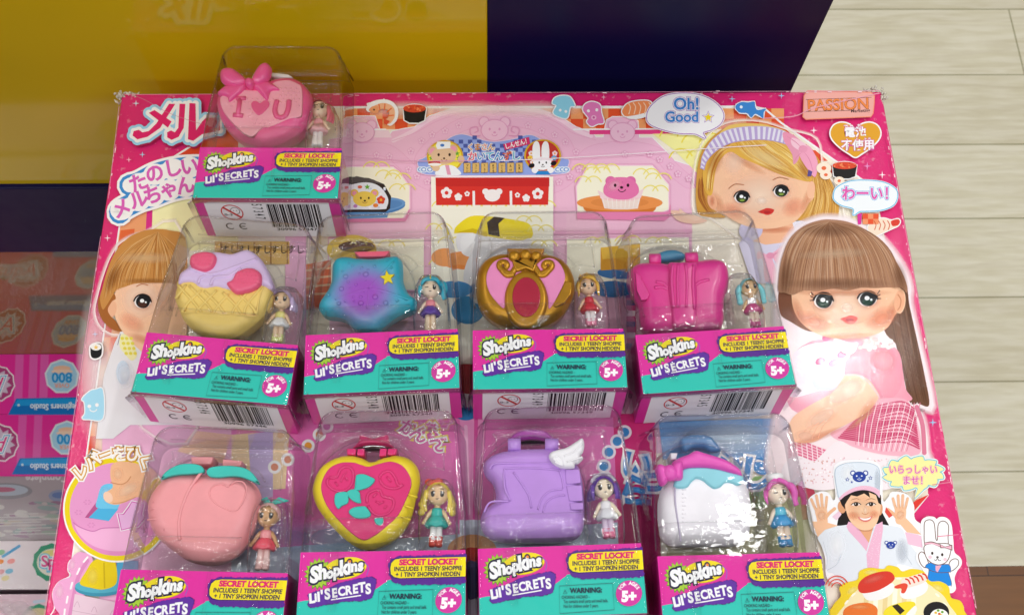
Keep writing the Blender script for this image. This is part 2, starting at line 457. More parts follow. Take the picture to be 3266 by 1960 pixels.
def band():
    m = MB(); m.box(-1.2, XB, -0.005, 0.40, ZT - 0.3495, ZT - 0.2025)
    o = m.build('navy_band', M_NAVY, stand, smooth=False); b = o.modifiers.new('edge', 'BEVEL'); b.width = 0.0012; b.segments = 2
band()
panel('lower_panel', -1.2, XB, 0.0, ZT - 0.3495, M_ACR)
panel('navy_panel', XB, XE, 0.0, zt, M_NAVY)

# counter that carries the big carton (hidden under it)
cb = MB(); cb.box(0.06, 0.57, -0.5, -0.01, 0, ZT - 0.101)
o = cb.build('counter', gloss_paint('navy_counter', '#1A1A3A', 0.3, 0.1), smooth=False)
o['label'] = 'dark counter underneath the big pink carton'; o['category'] = 'counter'

# ================================================================ craft boxes on their sides in front of the stand, lower left
ZS = ZT - 0.694
def PL(s, z=-0.694): return P(s, z)
def plain_card(name, h): return plastic(name, h, 0.4, coat=0.3, var=0.03, bst=0.02)
M_DARK = plain_card('dark_gap', '#140C18')
def craft_box(name, y0, y1, dz, body, draw, label, x0=-0.62, x1=-0.075, z0=0.0):
    t = thing(name, label, 'craft box', (x1, y0, 0), group='craft boxes on the low shelf')
    m = MB(); m.box(x0 - x1, 0, 0, y1 - y0, z0, ZS + dz)
    o = m.build('carton', body, t, smooth=False)
    b = o.modifiers.new('edge', 'BEVEL'); b.width = 0.002; b.segments = 2
    a = Art(lambda q: PL(q, -0.694 + dz), (0, 0, 1), 0.0004)
    draw(a)
    a.build('printed_spine', t, [M_CARD, M_CARDS], origin=(x1, y0, 0))
    return t
def badge(a, x, y, r):
    a.star(x, y, r, '#DDEBF4', 9, 0.94); a.star(x, y, r * 0.9, '#A9D4EE', 9, 0.94)
    a.ell(x, y - r * .45, r * .5, r * .17, '#F0C3A6'); a.ell(x, y - r * .28, r * .62, r * .12, '#F3D3BE')
    a.text('800', x, y + r * .03, r * .78, '#1F97DB', rot=180, off=0.03)
    a.text('OVER', x, y + r * .5, r * .34, '#F09A7C', rot=180, off=0.02)
def bead_logo(a, x, y, r):
    a.star(x, y, r, '#F2E9F2', 11, 0.93); a.star(x, y, r * .93, '#B0427F', 11, 0.93)
    a.star(x, y, r * .8, '#D3C0D8', 11, 0.7)
    a.otext('Aqua', x - r * .75, y + r * .05, r * 1.1, [(0.14, '#F4F4FA'), (0.09, '#2AA4DC'), (0.05, '#F4F4FA'), (0.0, '#E2338C')], rot=178)
def banner(a, x0, x1, y, h, txt, tx):
    a.poly([(x0, y + h), (x0 + 26, y - 8), (x1, y - 14), (x1, y + h)], '#1173C4')
    a.poly([(x0 + 20, y + h * .35), (x0 + 30, y - 4), (x1, y - 10), (x1, y + h * .3)], '#1E9BE2')
    a.text(txt, tx, y + h * .42, h * .62, '#E4F0F8', rot=180, off=0.025, sx=0.85)
    a.ell(x0 + 34, y + h * .3, 4, 4, '#CFE9F6')
def draw1(a):
    a.fr(FS)
    a.poly([(-400, 1132), (300, 1128), (300, 1320), (-400, 1320)], '#E62F9C')
    for x in (-30, 50, 95, 130): a.poly([(x, 1130), (x + 26, 1130), (x + 20, 1312), (x - 6, 1312)], '#E45FB4')
    bead_logo(a, -10, 1222, 60); badge(a, 198, 1200, 56)
    banner(a, 26, 330, 1278, 44, 'Beginners Studio', 175)
def draw2(a):
    a.fr(FS)
    a.poly([(-400, 1322), (300, 1320), (300, 1518), (-400, 1518)], '#E42E99')
    for x in (-40, 60, 110): a.poly([(x, 1324), (x + 26, 1324), (x + 18, 1510), (x - 8, 1510)], '#E35CB2')
    bead_logo(a, 0, 1412, 62); badge(a, 214, 1396, 56)
    banner(a, 38, 330, 1468, 44, 'Beginners Studio', 175)
def draw3(a):
    a.fr(FS)
    a.poly([(-400, 1512), (300, 1512), (300, 1724), (-400, 1724)], '#A79AA2')
    r = random.Random(3)
    a.text('Complete', 150, 1523, 34, '#D5CFD3', rot=180, off=0.03)
    a.ell(20, 1565, 84, 26, '#8C8790'); a.ell(20, 1562, 70, 18, '#AEB4C4'); a.ell(10, 1560, 40, 8, '#B46C86')
    a.ell(195, 1580, 40, 20, '#8A90AC'); a.ell(190, 1578, 24, 10, '#6678A8')
    for i in range(46):
        a.ell(r.uniform(-20, 190), r.uniform(1600, 1715), r.uniform(8, 40), r.uniform(3, 8), r.choice(['#B8ABAE', '#9BA79F', '#8B9A9C', '#B7A79C', '#93708A', '#BDB8BA', '#C8C2C2', '#7F8FA6']), rot=r.uniform(-8, 8), n=12)
    for i in range(8): a.stroke([(r.uniform(-20, 60), 1640 + i * 9), (r.uniform(120, 200), 1636 + i * 9)], 3, '#CBC6C8')
def draw4(a):
    a.fr(FS)
    a.poly([(-400, 1726), (300, 1722), (300, 1878), (-400, 1878)], '#E9DDE4')
    a.stroke([(10, 1773), (62, 1740)], 9, '#3D9BD2', sm=False)
    for x, y, c in ((0, 1790, '#F08A3A'), (36, 1788, '#EE8F8C'), (30, 1820, '#6FB6D8'), (4, 1760, '#7DB88A'), (2, 1822, '#E5A0A8'), (18, 1842, '#E6D7A0')): a.ell(x, y, 13, 8, c, rot=-15)
    a.star(165, 1792, 62, '#3E9A78', 11, 0.93); a.ell(168, 1792, 50, 44, '#E8E4D8'); a.ell(170, 1762, 34, 10, '#E4D98C')
    a.otext('Sparkle', 205, 1790, 50, [(0.16, '#66BFE0'), (0.09, '#F2F6FA'), (0.02, '#DE4F92')])
def draw5(a):
    a.fr(FS)
    a.poly([(-400, 1896), (300, 1892), (300, 2120), (-400, 2120)], '#E7C9D8')
    a.star(125, 1985, 62, '#3E9A78', 11, 0.93); a.ell(125, 1985, 52, 48, '#D8C8A0')
    a.stroke([(110, 1918), (140, 1914)], 10, '#C9D6EA', sm=False)
    for i in range(6): a.soft(20 + i * 14, 1930 + (i % 3) * 14, 40, 22, '#F6E6EE', 0.7)
yb = [PL((0, y))[1] for y in (1131, 1320, 1512, 1724, 1878, 1896, 2050)]
craft_box('craft_box', yb[1] + .002, yb[0], 0, plain_card('magenta_card', '#C32F8C'), draw1, 'magenta craft box nearest the display stand, its whole 800 badge showing')
craft_box('craft_box', yb[2] + .003, yb[1], 0, plain_card('magenta_card_b', '#BE2C86'), draw2, 'second magenta craft box from the display stand, its 800 badge cut by the pink carton')
craft_box('craft_box', yb[3] + .002, yb[2], -0.004, plain_card('grey_mauve_card', '#8E808A'), draw3, 'grey mauve craft box between the magenta boxes and the white box')
craft_box('craft_box', yb[4] + .001, yb[3], 0.0, plain_card('white_card', '#DDD0D8'), draw4, 'white craft box with a blue pencil and a green badge on its spine')
craft_box('craft_box', yb[6], yb[5], 0.0, plain_card('pale_pink_card', '#DDBFCE'), draw5, 'pale pink craft box cut off by the lower left corner')
# ================================================================ the big pink carton and its printed face
BW, BL, BH = 0.6285, 0.475, 0.10
carton = thing('toy_carton', 'big worn pink doll toy carton lying flat under the small clear packages', 'toy box', (0, -BL, ZT - BH))
def carton_mat():
    nt = NT('pink_laminated_card').set(Roughness=0.5, Coat_Weight=0.5, Coat_Roughness=0.07)
    nt.b.inputs['Specular IOR Level'].default_value = 0.12
    geo = nt.add('ShaderNodeNewGeometry'); pt = nt.add('ShaderNodeAttribute', attribute_name='Col')
    n = noise(nt, 160, 5)
    r = nt.add('ShaderNodeValToRGB'); e = r.color_ramp.elements
    e[0].position, e[0].color = 0.62, (0, 0, 0, 1); e[1].position, e[1].color = 0.66, (1, 1, 1, 1)
    nt.link(n.outputs[0], r.inputs[0])
    po = nt.add('ShaderNodeMapRange'); po.inputs[1].default_value = 0.53; po.inputs[2].default_value = 0.62
    nt.link(geo.outputs['Pointiness'], po.inputs[0])
    mm = nt.add('ShaderNodeMath', operation='MULTIPLY'); nt.link(r.outputs[0], mm.inputs[0]); nt.link(po.outputs[0], mm.inputs[1])
    mx = nt.add('ShaderNodeMix', data_type='RGBA'); mx.inputs[6].default_value = lin('#DE2A74'); mx.inputs[7].default_value = lin('#E9DCDC')
    nt.link(mm.outputs[0], mx.inputs[0]); nt.link(mx.outputs[2], nt.b.inputs['Base Color'])
    n2 = noise(nt, 420, 3); n3 = noise(nt, 9, 2)
    ad = nt.add('ShaderNodeMath', operation='MULTIPLY_ADD'); ad.inputs[1].default_value = 14
    nt.link(n3.outputs[0], ad.inputs[0]); nt.link(n2.outputs[0], ad.inputs[2])
    b = nt.add('ShaderNodeBump'); b.inputs['Strength'].default_value = 0.14; b.inputs['Distance'].default_value = 0.0012
    nt.link(ad.outputs[0], b.inputs['Height']); nt.link(b.outputs[0], nt.b.inputs['Normal']); nt.link(b.outputs[0], nt.b.inputs['Coat Normal'])
    return nt.m
M_CARTON = carton_mat()
def body():
    m = MB(); m.box(0, BW, 0, BL, 0, BH)
    o = m.build('carton_body', M_CARTON, carton, smooth=True)
    b = o.modifiers.new('edge', 'BEVEL'); b.width = 0.0016; b.segments = 3
body()
OR = (0, -BL, ZT - BH)
def art(level): return box_art(0.0003 + level * 0.00033)
def fin(a, name): return a.build(name, carton, origin=OR)
Wh = '#F4F2F3'
# ---- background print: white picture field, orange checks, border lines
a = art(0).fr(FS)
field = [(546, 507), (660, 436), (790, 343), (1500, 343), (2400, 341), (2440, 349), (2491, 393), (2669, 518), (2790, 600), (2850, 900), (2960, 1400), (2959, 1577), (2700, 1900), (2600, 2080), (190, 2080), (284, 1400), (307, 1240), (336, 1035), (385, 700), (430, 640)]
a.poly(field, '#F3EAD8')
a.up()
for x in range(1100, 2480, 40):
    for k, y in enumerate((347, 380)):
        i = (x // 40 + k) % 2
        a.poly([(x, y), (x + 40, y), (x + 40, y + 33), (x, y + 33)], ['#E4552F', '#EFA068'][i], hold=True)
for (x, y) in ((2490, 400), (2530, 430), (2570, 460), (2600, 480), (2640, 520)):
    a.poly([(x - 60, y), (x, y), (x + 40, y + 34), (x - 60, y + 34)], '#E4502C')
for i, y in enumerate(range(1030, 1560, 45)):
    xl = 338 - (y - 1030) * 0.142
    a.poly([(xl, y), (xl + 22, y), (xl + 16, y + 45), (xl - 6, y + 45)], ['#DD4A30', '#EF9C66'][i % 2]); a.poly([(xl + 22, y), (xl + 62, y), (xl + 56, y + 45), (xl + 16, y + 45)], ['#F1B58A', '#E8663C'][i % 2], hold=True)
a.poly([(385, 690), (470, 660), (470, 800), (375, 800)], '#EBA070'); a.poly([(385, 735), (430, 730), (425, 800), (375, 800)], '#E0683C')
a.poly([(470, 640), (488, 634), (484, 760), (464, 760)], '#D93088'); a.poly([(488, 634), (760, 560), (760, 800), (484, 800)], '#F3EFB8')
a.poly([(546, 507), (660, 440), (760, 400), (760, 520), (560, 530)], '#E2482C')
for r in (20, 32, 44): a.stroke(a.arcpts(640, 540, r * 1.6, r, 180, 290), 4, '#F3D9C0')
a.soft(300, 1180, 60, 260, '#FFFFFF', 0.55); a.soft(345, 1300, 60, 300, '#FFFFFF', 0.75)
a.stroke([(190, 2080), (284, 1400), (307, 1240), (336, 1035), (385, 700)], 5, Wh, sm=False)
a.stroke([(546, 507), (660, 436), (790, 343), (1500, 343), (2400, 341), (2440, 349), (2491, 393), (2669, 518), (2780, 596)], 6, Wh, sm=False)
a.stroke([(2959, 1577), (2700, 1900)], 6, Wh, sm=False)
a.stroke([(1110, 414), (1230, 414)], 5, Wh); a.stroke([(1830, 414), (2250, 412)], 5, Wh)
a.poly([(1110, 417), (1240, 417), (1250, 440), (1110, 440)], '#F3D3DF'); a.poly([(1880, 416), (2260, 414), (2260, 428), (1880, 430)], '#E6458A')
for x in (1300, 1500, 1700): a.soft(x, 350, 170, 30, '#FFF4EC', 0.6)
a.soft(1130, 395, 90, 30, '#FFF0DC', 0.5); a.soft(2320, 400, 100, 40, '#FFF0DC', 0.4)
# yellow flame glow and arcs to the right of the stand
a.poly([(2080, 428), (2300, 428), (2290, 600), (2230, 560), (2150, 480)], '#F4EFA0'); 
for (x, y) in ((2170, 450), (2200, 520), (2240, 470)):
    for q in (-28, 28): a.stroke(a.arcpts(x + q, y, 40, 44, 200, 330), 5, '#EBDB5A')
a.poly([(2715, 690), (2790, 690), (2790, 760), (2745, 770), (2715, 790)], '#F4EFA8')
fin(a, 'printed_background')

# ---- the pink sushi stand picture
a = art(.6).fr(FB)
PK, PK2, PK3 = '#F0BCD6', '#E9A9CA', '#F7D3E4'
sil = [(-60, 1072), (-60, 340), (20, 330), (52, 320), (65, 215), (100, 190), (240, 190), (262, 260), (290, 318), (330, 322), (352, 290), (420, 275), (500, 262), (600, 190), (760, 137), (1000, 126), (1300, 137), (1450, 190), (1560, 262), (1670, 300), (1690, 328), (1740, 328), (1762, 215), (1800, 195), (1920, 195), (1965, 220), (1975, 330), (2060, 330), (2150, 420), (2200, 480), (2330, 520), (2356, 600), (2350, 645), (2322, 655), (2322, 900), (2322, 2400), (-60, 2400)]
a.stroke(sil[:34], 12, Wh, sm=False); a.poly(sil, PK)
# roof bands
band = [(-60, 420), (200, 405), (330, 420), (430, 500), (520, 590), (620, 640), (640, 620), (600, 560), (540, 480), (640, 360), (800, 250), (1000, 205), (1250, 230), (1440, 320), (1510, 420), (1500, 480), (1430, 560), (1390, 620), (1410, 650), (1500, 600), (1580, 500), (1660, 430), (1800, 400), (1950, 400), (2100, 440), (2200, 540), (2300, 620), (2340, 600)]
a.stroke(band, 90, PK2); a.stroke(band, 82, '#EFB9D5')
a.stroke([(360, 350), (480, 290), (620, 200), (780, 150), (1000, 137), (1290, 150), (1450, 210), (1560, 280), (1660, 320)], 26, PK3)
a.stroke([(350, 352), (500, 300), (640, 225), (800, 175), (1000, 160), (1280, 172), (1430, 230), (1540, 300), (1690, 345)], 4, PK2)
for x, y in ((790, 250), (1245, 250), (700, 285), (1335, 285), (615, 310), (1420, 312), (545, 352), (1490, 360), (475, 420), (1560, 425), (460, 540), (515, 585), (583, 620), (250, 445), (335, 455), (1880, 440), (2110, 475), (2180, 520), (2230, 570), (2300, 600), (1580, 540), (1520, 590), (1450, 625), (2045, 440)):
    for i in range(5): a.ell(x + 15 * math.cos(R(72 * i - 90)), y + 15 * math.sin(R(72 * i - 90)), 10, 10, '#E3A0C5', n=10, hold=i > 0)
    a.up()
    for i in range(5): a.ell(x + 14 * math.cos(R(72 * i - 90)), y + 14 * math.sin(R(72 * i - 90)), 7.5, 7.5, '#F3C6DC', n=10, hold=i > 0)
    a.up(); a.ell(x, y, 7, 7, '#E3A0C5', n=10)
def emboss_bear(a, x, y, r, c1='#E29CC3', c2='#F2C2DA'):
    for q in (-1, 1): a.ell(x + q * r * .95, y - r * .75, r * .5, r * .5, c1); a.ell(x + q * r * .95, y - r * .75, r * .42, r * .42, c2)
    a.ell(x, y, r * 1.25, r, c1); a.ell(x, y, r * 1.18, r * .93, c2)
    for q in (-1, 1): a.ell(x + q * r * .45, y - r * .1, r * .1, r * .13, c1)
    a.ell(x, y + r * .2, r * .13, r * .1, c1); a.stroke(a.arcpts(x, y + r * .3, r * .25, r * .22, 20, 160), r * .08, c1)
emboss_bear(a, 1025, 285, 72)
for q in (-1, 1): a.stroke([(1025 + q * 95, 320), (1025 + q * 150, 320), (1025 + q * 160, 275), (1025 + q * 120, 262), (1025 + q * 110, 290), (1025 + q * 130, 300)], 7, '#E29CC3')
emboss_bear(a, 1865, 300, 66); emboss_bear(a, 155, 300, 66)
# shutters, columns and openings
cream = '#F8F3DC'
def opening(pts):
    a.stroke(pts, 30, '#E8A6C8', closed=True, sm=False); a.stroke(pts, 14, '#F6D2E2', closed=True, sm=False); a.poly(pts, cream)
opening([(-40, 525), (360, 530), (395, 560), (465, 655), (465, 800), (420, 862), (-40, 868)])
opening([(1640, 520), (2060, 520), (2165, 645), (2165, 805), (2100, 830), (1570, 822), (1566, 655)])
a.poly([(608, 590), (1410, 590), (1412, 2000), (606, 2000)], '#F8F5E6')
a.stroke([(606, 660), (604, 1900)], 6, '#E3A4C6', sm=False); a.stroke([(1414, 640), (1416, 1900)], 6, '#E3A4C6', sm=False)
a.poly([(1415, 945), (2322, 935), (2322, 960), (1415, 968)], '#E9A9CA')
opening([(1500, 1000), (2300, 990), (2300, 1330), (1500, 1340)]); opening([(-60, 1000), (560, 1000), (560, 1330), (-60, 1330)])
yc = '#F1E27C'
for (x, y) in ((330, 600), (390, 620), (250, 545), (420, 690), (1700, 580), (1760, 560), (1640, 640), (2020, 590), (2100, 620), (2080, 700), (1620, 560), (700, 800), (860, 800), (1020, 800), (1180, 800), (1340, 800), (660, 950), (740, 1040), (1250, 900), (1330, 960), (680, 1180), (1300, 1140), (1350, 1060), (1700, 1040), (1900, 1030), (2100, 1040), (100, 1050), (350, 1060)):
    for q in (-34, 34): a.stroke(a.arcpts(x + q, y + 10, 56, 62, 205, 335), 8, yc)
# floors of the openings
a.poly([(1566, 822), (2165, 822), (2180, 770), (2180, 850), (2140, 880), (1566, 868)], '#E985B4')
a.poly([(60, 868), (440, 862), (465, 800), (468, 840), (440, 885), (60, 890)], '#E07FAE')
# curtain
a.poly([(638, 592), (1384, 592), (1376, 776), (642, 778)], '#D9352F'); a.poly([(640, 594), (1384, 594), (1384, 655), (642, 655)], '#C92C2B')
a.stroke([(640, 592), (1384, 590)], 12, '#F6E6EC', sm=False)
for x in (888, 1132): a.poly([(x - 8, 685), (x + 8, 685), (x + 9, 782), (x - 7, 782)], Wh)
def flower(x, y, r, c='#F6EDEE', cc='#D9352F'):
    for i in range(5): a.ell(x + r * .55 * math.cos(R(72 * i - 90)), y + r * .55 * math.sin(R(72 * i - 90)), r * .46, r * .46, c, n=14, hold=i > 0)
    a.up(); a.ell(x, y, r * .33, r * .33, cc, n=14)
for x, y, r in ((710, 698, 38), (845, 704, 18), (1175, 712, 18), (1308, 704, 38)): flower(x, y, r)
for x, y, r in ((787, 725, 26), (1232, 732, 26)): flower(x, y, r, cc='#F6EDEE')
for q in (-1, 1): a.ell(1010 + q * 44, 690, 22, 20, '#F6EDEE', hold=q > 0)
a.up(); a.ell(1010, 715, 52, 40, '#F6EDEE')
fin(a, 'printed_stand_picture')

# ---- stand sign: blue checks, badges, lettering, wooden tags
a = art(4.2).fr(FB)
sg = [(522, 490), (560, 470), (640, 420), (720, 345), (800, 314), (880, 330), (960, 355), (1040, 362), (1150, 345), (1250, 318), (1330, 350), (1400, 420), (1470, 470), (1510, 480), (1500, 530), (1430, 575), (640, 580), (540, 540)]
a.stroke(sg, 10, '#F3D0E2', closed=True); a.blob(sg, '#93A6E6')
a.up()
for i in range(22):
    for j in range(7):
        x, y = 700 + i * 30, 322 + j * 27
        if (i + j) % 2 == 0 and abs(x - 1010) < 330 - max(0, (350 - y)) * 5 and not (930 < x < 1130 and y < 372): a.poly([(x, y), (x + 29, y), (x + 29, y + 26), (x, y + 26)], '#4F5DA8', hold=True)
for x in (540, 560, 600, 1440, 1470, 1495):
    for r in (26, 18, 10): a.ell(x, 545, r, r * .8, ['#DCE6F5', '#7FA0DC', '#EDF2FA'][(26 - r) // 8], n=16)
a.ell(700, 460, 120, 108, '#D8A928'); a.ell(700, 460, 108, 98, '#F0E04A'); 
for x, y in ((610, 470), (625, 500), (600, 440), (780, 440), (790, 470)): a.star(x, y, 18, '#6BAA3C')
for q in (-72, 62): a.ell(690 + q, 418 - q * .1, 32, 32, '#DDB694'); a.ell(690 + q, 418 - q * .1, 20, 20, '#F09CB8')
a.ell(690, 455, 82, 58, '#E2BE9C'); a.poly([(640, 388), (650, 362), (735, 362), (735, 405), (650, 412)], '#F2F4F8'); a.ell(682, 386, 14, 10, '#4A7CC8')
for q in (-34, 38): a.ell(692 + q, 448, 8, 10, '#3A2A22')
a.ell(694, 472, 7, 6, '#4A3026'); a.stroke(a.arcpts(694, 470, 20, 20, 30, 150), 3, '#8A4A3A')
a.blob([(640, 580), (670, 525), (720, 515), (770, 530), (800, 580)], '#F0F2F7'); a.poly([(700, 515), (725, 515), (740, 580), (715, 580)], '#E29CB8'); a.ell(640, 535, 26, 22, '#E2BE9C'); a.ell(632, 500, 38, 12, '#D23A2E'); a.ell(632, 512, 44, 10, '#F2EEEA'); a.ell(805, 480, 22, 26, '#E2BE9C')
a.ell(1340, 455, 122, 108, '#D8A928'); a.ell(1340, 455, 110, 98, '#C23A34')
for x, y, c in ((1265, 440, '#F2E2E8'), (1258, 470, '#EFC94A'), (1420, 440, '#F4D6DE'), (1415, 470, '#5CA8D8'), (1275, 500, '#F2E2E8')): flower(x, y, 18, c, '#E8A040')
for q in (-30, 30): a.blob([(1330 + q - 22, 480), (1330 + q - 26, 400), (1330 + q - 8, 362), (1330 + q + 16, 372), (1330 + q + 24, 430), (1330 + q + 18, 480)], '#F5F4F8')
a.ell(1338, 505, 62, 44, '#F5F4F8'); a.stroke([(1280, 482), (1338, 474), (1400, 482)], 14, '#EFE6EE')
for q in (-22, 24): a.ell(1340 + q, 500, 5, 8, '#2A2326')
a.ell(1341, 515, 6, 5, '#2A2326'); a.stroke(a.arcpts(1341, 520, 12, 10, 20, 160), 3, '#2A2326')
a.ell(1268, 520, 20, 14, '#1C1A1E', rot=-20); a.ell(1412, 505, 20, 14, '#1C1A1E', rot=-20); a.ell(1290, 550, 22, 20, '#F5F4F8'); a.ell(1392, 550, 22, 20, '#F5F4F8'); a.poly([(1290, 580), (1310, 555), (1375, 555), (1392, 580)], '#2E86D0')
for i, ch in enumerate('くまさん'): a.otext(ch, 868 + i * 45, 402, 50, [(0.09, Wh), (0.015, ['#D98A34', '#D98A34', '#E07A66', '#D2923A'][i])])
for i, ch in enumerate('かいてんずし'): a.otext(ch, 880 + i * 57, 463, 66, [(0.09, Wh), (0.02, ['#E05A78', '#3D8FD0', '#45B0D8', '#3D8FD0', '#E06A50', '#35A5C8'][i])])
a.poly([(1082, 382), (1250, 334), (1258, 380), (1094, 420)], '#D8376E'); a.text('しんせん！', 1174, 379, 40, Wh, rot=-15, off=0.03, sx=.85)
for i, tx in enumerate(('プリン', 'コーン', 'サーモン', 'まぐろ', 'いくら', 'えび', 'たまご')):
    x = 846 + i * 57
    a.poly([(x - 24, 504), (x + 22, 502), (x + 22, 568), (x - 24, 570)], '#8A6A34'); a.poly([(x - 22, 507), (x + 20, 505), (x + 20, 565), (x - 22, 567)], '#DDB56C')
    for k, ch in enumerate(tx): a.text(ch, x - 1, 516 + (k + .4) * 54 / len(tx), 50 / max(3, len(tx)) * 1.05, '#2A2018', off=0.03)
fin(a, 'printed_stand_sign')

# ---- pictures of the toy foods
a = art(4.2).fr(FB)
a.ell(215, 790, 225, 56, '#4F84BE', rot=-4); a.ell(215, 778, 226, 52, '#6C9CD0', rot=-4); a.poly([(60, 800), (330, 830), (320, 860), (60, 868)], '#5A97CC'); a.ell(330, 775, 90, 28, '#5A8AC2', rot=-6)
a.poly([(-20, 600), (60, 590), (200, 600), (300, 640), (346, 720), (340, 800), (310, 824), (-20, 824)], '#33292A'); a.poly([(40, 610), (120, 588), (230, 610), (290, 640), (180, 625), (40, 640)], '#575152')
a.blob([(-10, 680), (60, 650), (180, 628), (270, 655), (325, 730), (318, 790), (290, 805), (100, 806), (-10, 806)], '#E9EDF4')
for i in range(40): 
    x, y = 30 + rnd.random() * 280, 660 + rnd.random() * 140
    a.ell(x, y, 9, 7, ['#F7F8FB', '#CBD8EA'][i % 2], n=8)
for q in (-1, 1): a.ell(172 + q * 66, 700, 26, 26, '#E7C24E'); a.ell(172 + q * 66, 700, 15, 15, '#E79AB0')
a.ell(172, 738, 76, 50, '#F0D25C')
for q in (-1, 1): a.ell(174 + q * 26, 732, 6, 8, '#3E2A1C')
a.ell(174, 750, 8, 6, '#3E2A1C'); a.stroke(a.arcpts(174, 748, 18, 18, 30, 150), 3, '#9A5A2C')
a.star(190, 660, 20, '#6FB43C'); flower(280, 745, 28, '#DC4A30', '#F0B040'); a.ell(245, 780, 17, 13, '#E8863C'); a.ell(142, 660, 15, 10, '#E06A4A'); a.ell(112, 785, 14, 11, '#C488C4')
fin(a, 'printed_rice_roll'); a = art(4.2).fr(FB)
# pink pudding on an orange plate
a.ell(1846, 790, 240, 74, '#D87A34', rot=0); a.ell(1846, 762, 282, 54, '#EC9450'); a.ell(1846, 760, 190, 34, '#E08A48')
a.poly([(1722, 720), (1985, 716), (1965, 800), (1900, 806), (1800, 806), (1745, 798)], '#F0DCD4'); a.ell(1852, 722, 134, 30, '#F3C8CC'); 
for i in range(9): a.stroke([(1735 + i * 30, 735), (1750 + i * 26, 798)], 4, '#F8EEEA', sm=False)
a.poly([(1700, 680), (1740, 700), (1960, 695), (2005, 668), (1985, 730), (1722, 735)], '#F4D4DA')
for q in (-1, 1): a.ell(1852 + q * 66, 620, 34, 32, '#E06FA8')
a.blob([(1742, 700), (1745, 650), (1790, 605), (1852, 594), (1920, 605), (1965, 650), (1968, 700), (1920, 735), (1852, 742), (1780, 730)], '#E878AE'); a.soft(1810, 650, 60, 40, '#F7B4D2', 0.8, -30)
for q in (-1, 1): a.ell(1858 + q * 42, 648, 9, 11, '#3A1C24')
a.ell(1858, 662, 11, 9, '#3A1C24'); a.stroke(a.arcpts(1860, 665, 26, 26, 25, 155), 5, '#3A1C24')
fin(a, 'printed_bear_pudding'); a = art(4.2).fr(FB)
# omelette sushi
a.blob([(760, 960), (775, 915), (870, 850), (1000, 852), (1100, 865), (1230, 890), (1270, 930), (1268, 990), (1180, 1010), (1000, 985), (880, 955), (770, 962)], '#F2DC2E'); a.poly([(770, 958), (880, 930), (980, 960), (975, 990), (880, 958)], '#D9BC1E')
a.poly([(975, 890), (1022, 853), (1092, 862), (1050, 900), (1060, 985), (985, 970)], '#33241E'); a.blob([(790, 965), (980, 985), (1180, 1010), (1260, 1000), (1250, 1110), (1100, 1180), (900, 1160), (790, 1080)], '#ECEBEF')
a.ell(850, 1140, 190, 60, '#EE9048'); a.ell(860, 1128, 160, 44, '#F0A060')
a.blob([(820, 970), (960, 985), (970, 1080), (900, 1120), (810, 1090)], '#F0F0F3')
a.ell(700, 1120, 90, 60, '#F0A060')
a.blob([(880, 1080), (980, 1060), (1080, 1200), (1060, 1400), (900, 1420), (820, 1260)], '#DFE0E4'); a.ell(760, 1330, 120, 56, '#4A90C8')
fin(a, 'printed_omelette_sushi'); a = art(4.2)
# foods in the side shelves, seen past the small packages
a.fr(FO)
a.poly([(520, 585), (700, 585), (700, 640), (520, 640)], '#E3B866')
for x in range(535, 700, 40): a.stroke([(x, 588), (x, 638)], 4, '#A97838', sm=False); a.text('すし', x + 20, 606, 22, '#3A2418', off=.02)
fin(a, 'printed_wooden_menu'); a = art(4.1).fr(FO)
a.poly([(690, 560), (740, 560), (740, 900), (690, 900)], '#EFB4D2'); a.poly([(740, 640), (800, 630), (800, 740), (740, 750)], '#E4704A')
for y in (655, 675, 695, 715): a.stroke([(742, y), (798, y - 6)], 5, '#F0C098', sm=False)
fin(a, 'printed_brick_wall'); a = art(4.2).fr(FO)
a.ell(850, 605, 60, 36, '#E8C85C'); a.ell(862, 598, 44, 14, '#5A3A26'); fin(a, 'printed_egg_roll'); a = art(4.2).fr(FO); a.poly([(1150, 620), (1250, 600), (1250, 700), (1150, 700)], '#F2E3A0')
fin(a, 'printed_pale_panel'); a = art(4.2).fr(FO)
a.ell(1500, 660, 58, 16, '#3F78B4'); a.poly([(1450, 600), (1545, 590), (1545, 650), (1450, 655)], '#E0A030'); a.poly([(1450, 600), (1545, 590), (1540, 620), (1455, 628)], '#F0C048'); a.ell(1480, 700, 50, 20, '#2F6DAA')
fin(a, 'printed_custard'); a = art(4.2).fr(FO)
a.ell(1130, 750, 40, 34, '#3E8CC0'); 
fin(a, 'printed_blue_cup'); a = art(4.2).fr(FO)
a.poly([(1115, 880), (1150, 880), (1150, 960), (1115, 950)], '#B82C34'); a.poly([(1115, 950), (1150, 955), (1150, 985), (1115, 985)], '#EFE6EA'); a.ell(1125, 1000, 26, 16, '#2F79B4')
fin(a, 'printed_red_cup'); a = art(4.2).fr(FO)
a.poly([(1510, 690), (1535, 690), (1535, 880), (1515, 880)], '#C8488C')
for y in range(700, 860, 26): a.poly([(1512, y), (1534, y), (1533, y + 13), (1512, y + 13)], ['#E8DCE8', '#3A4A8C'][(y // 26) % 2])
fin(a, 'printed_striped_post')

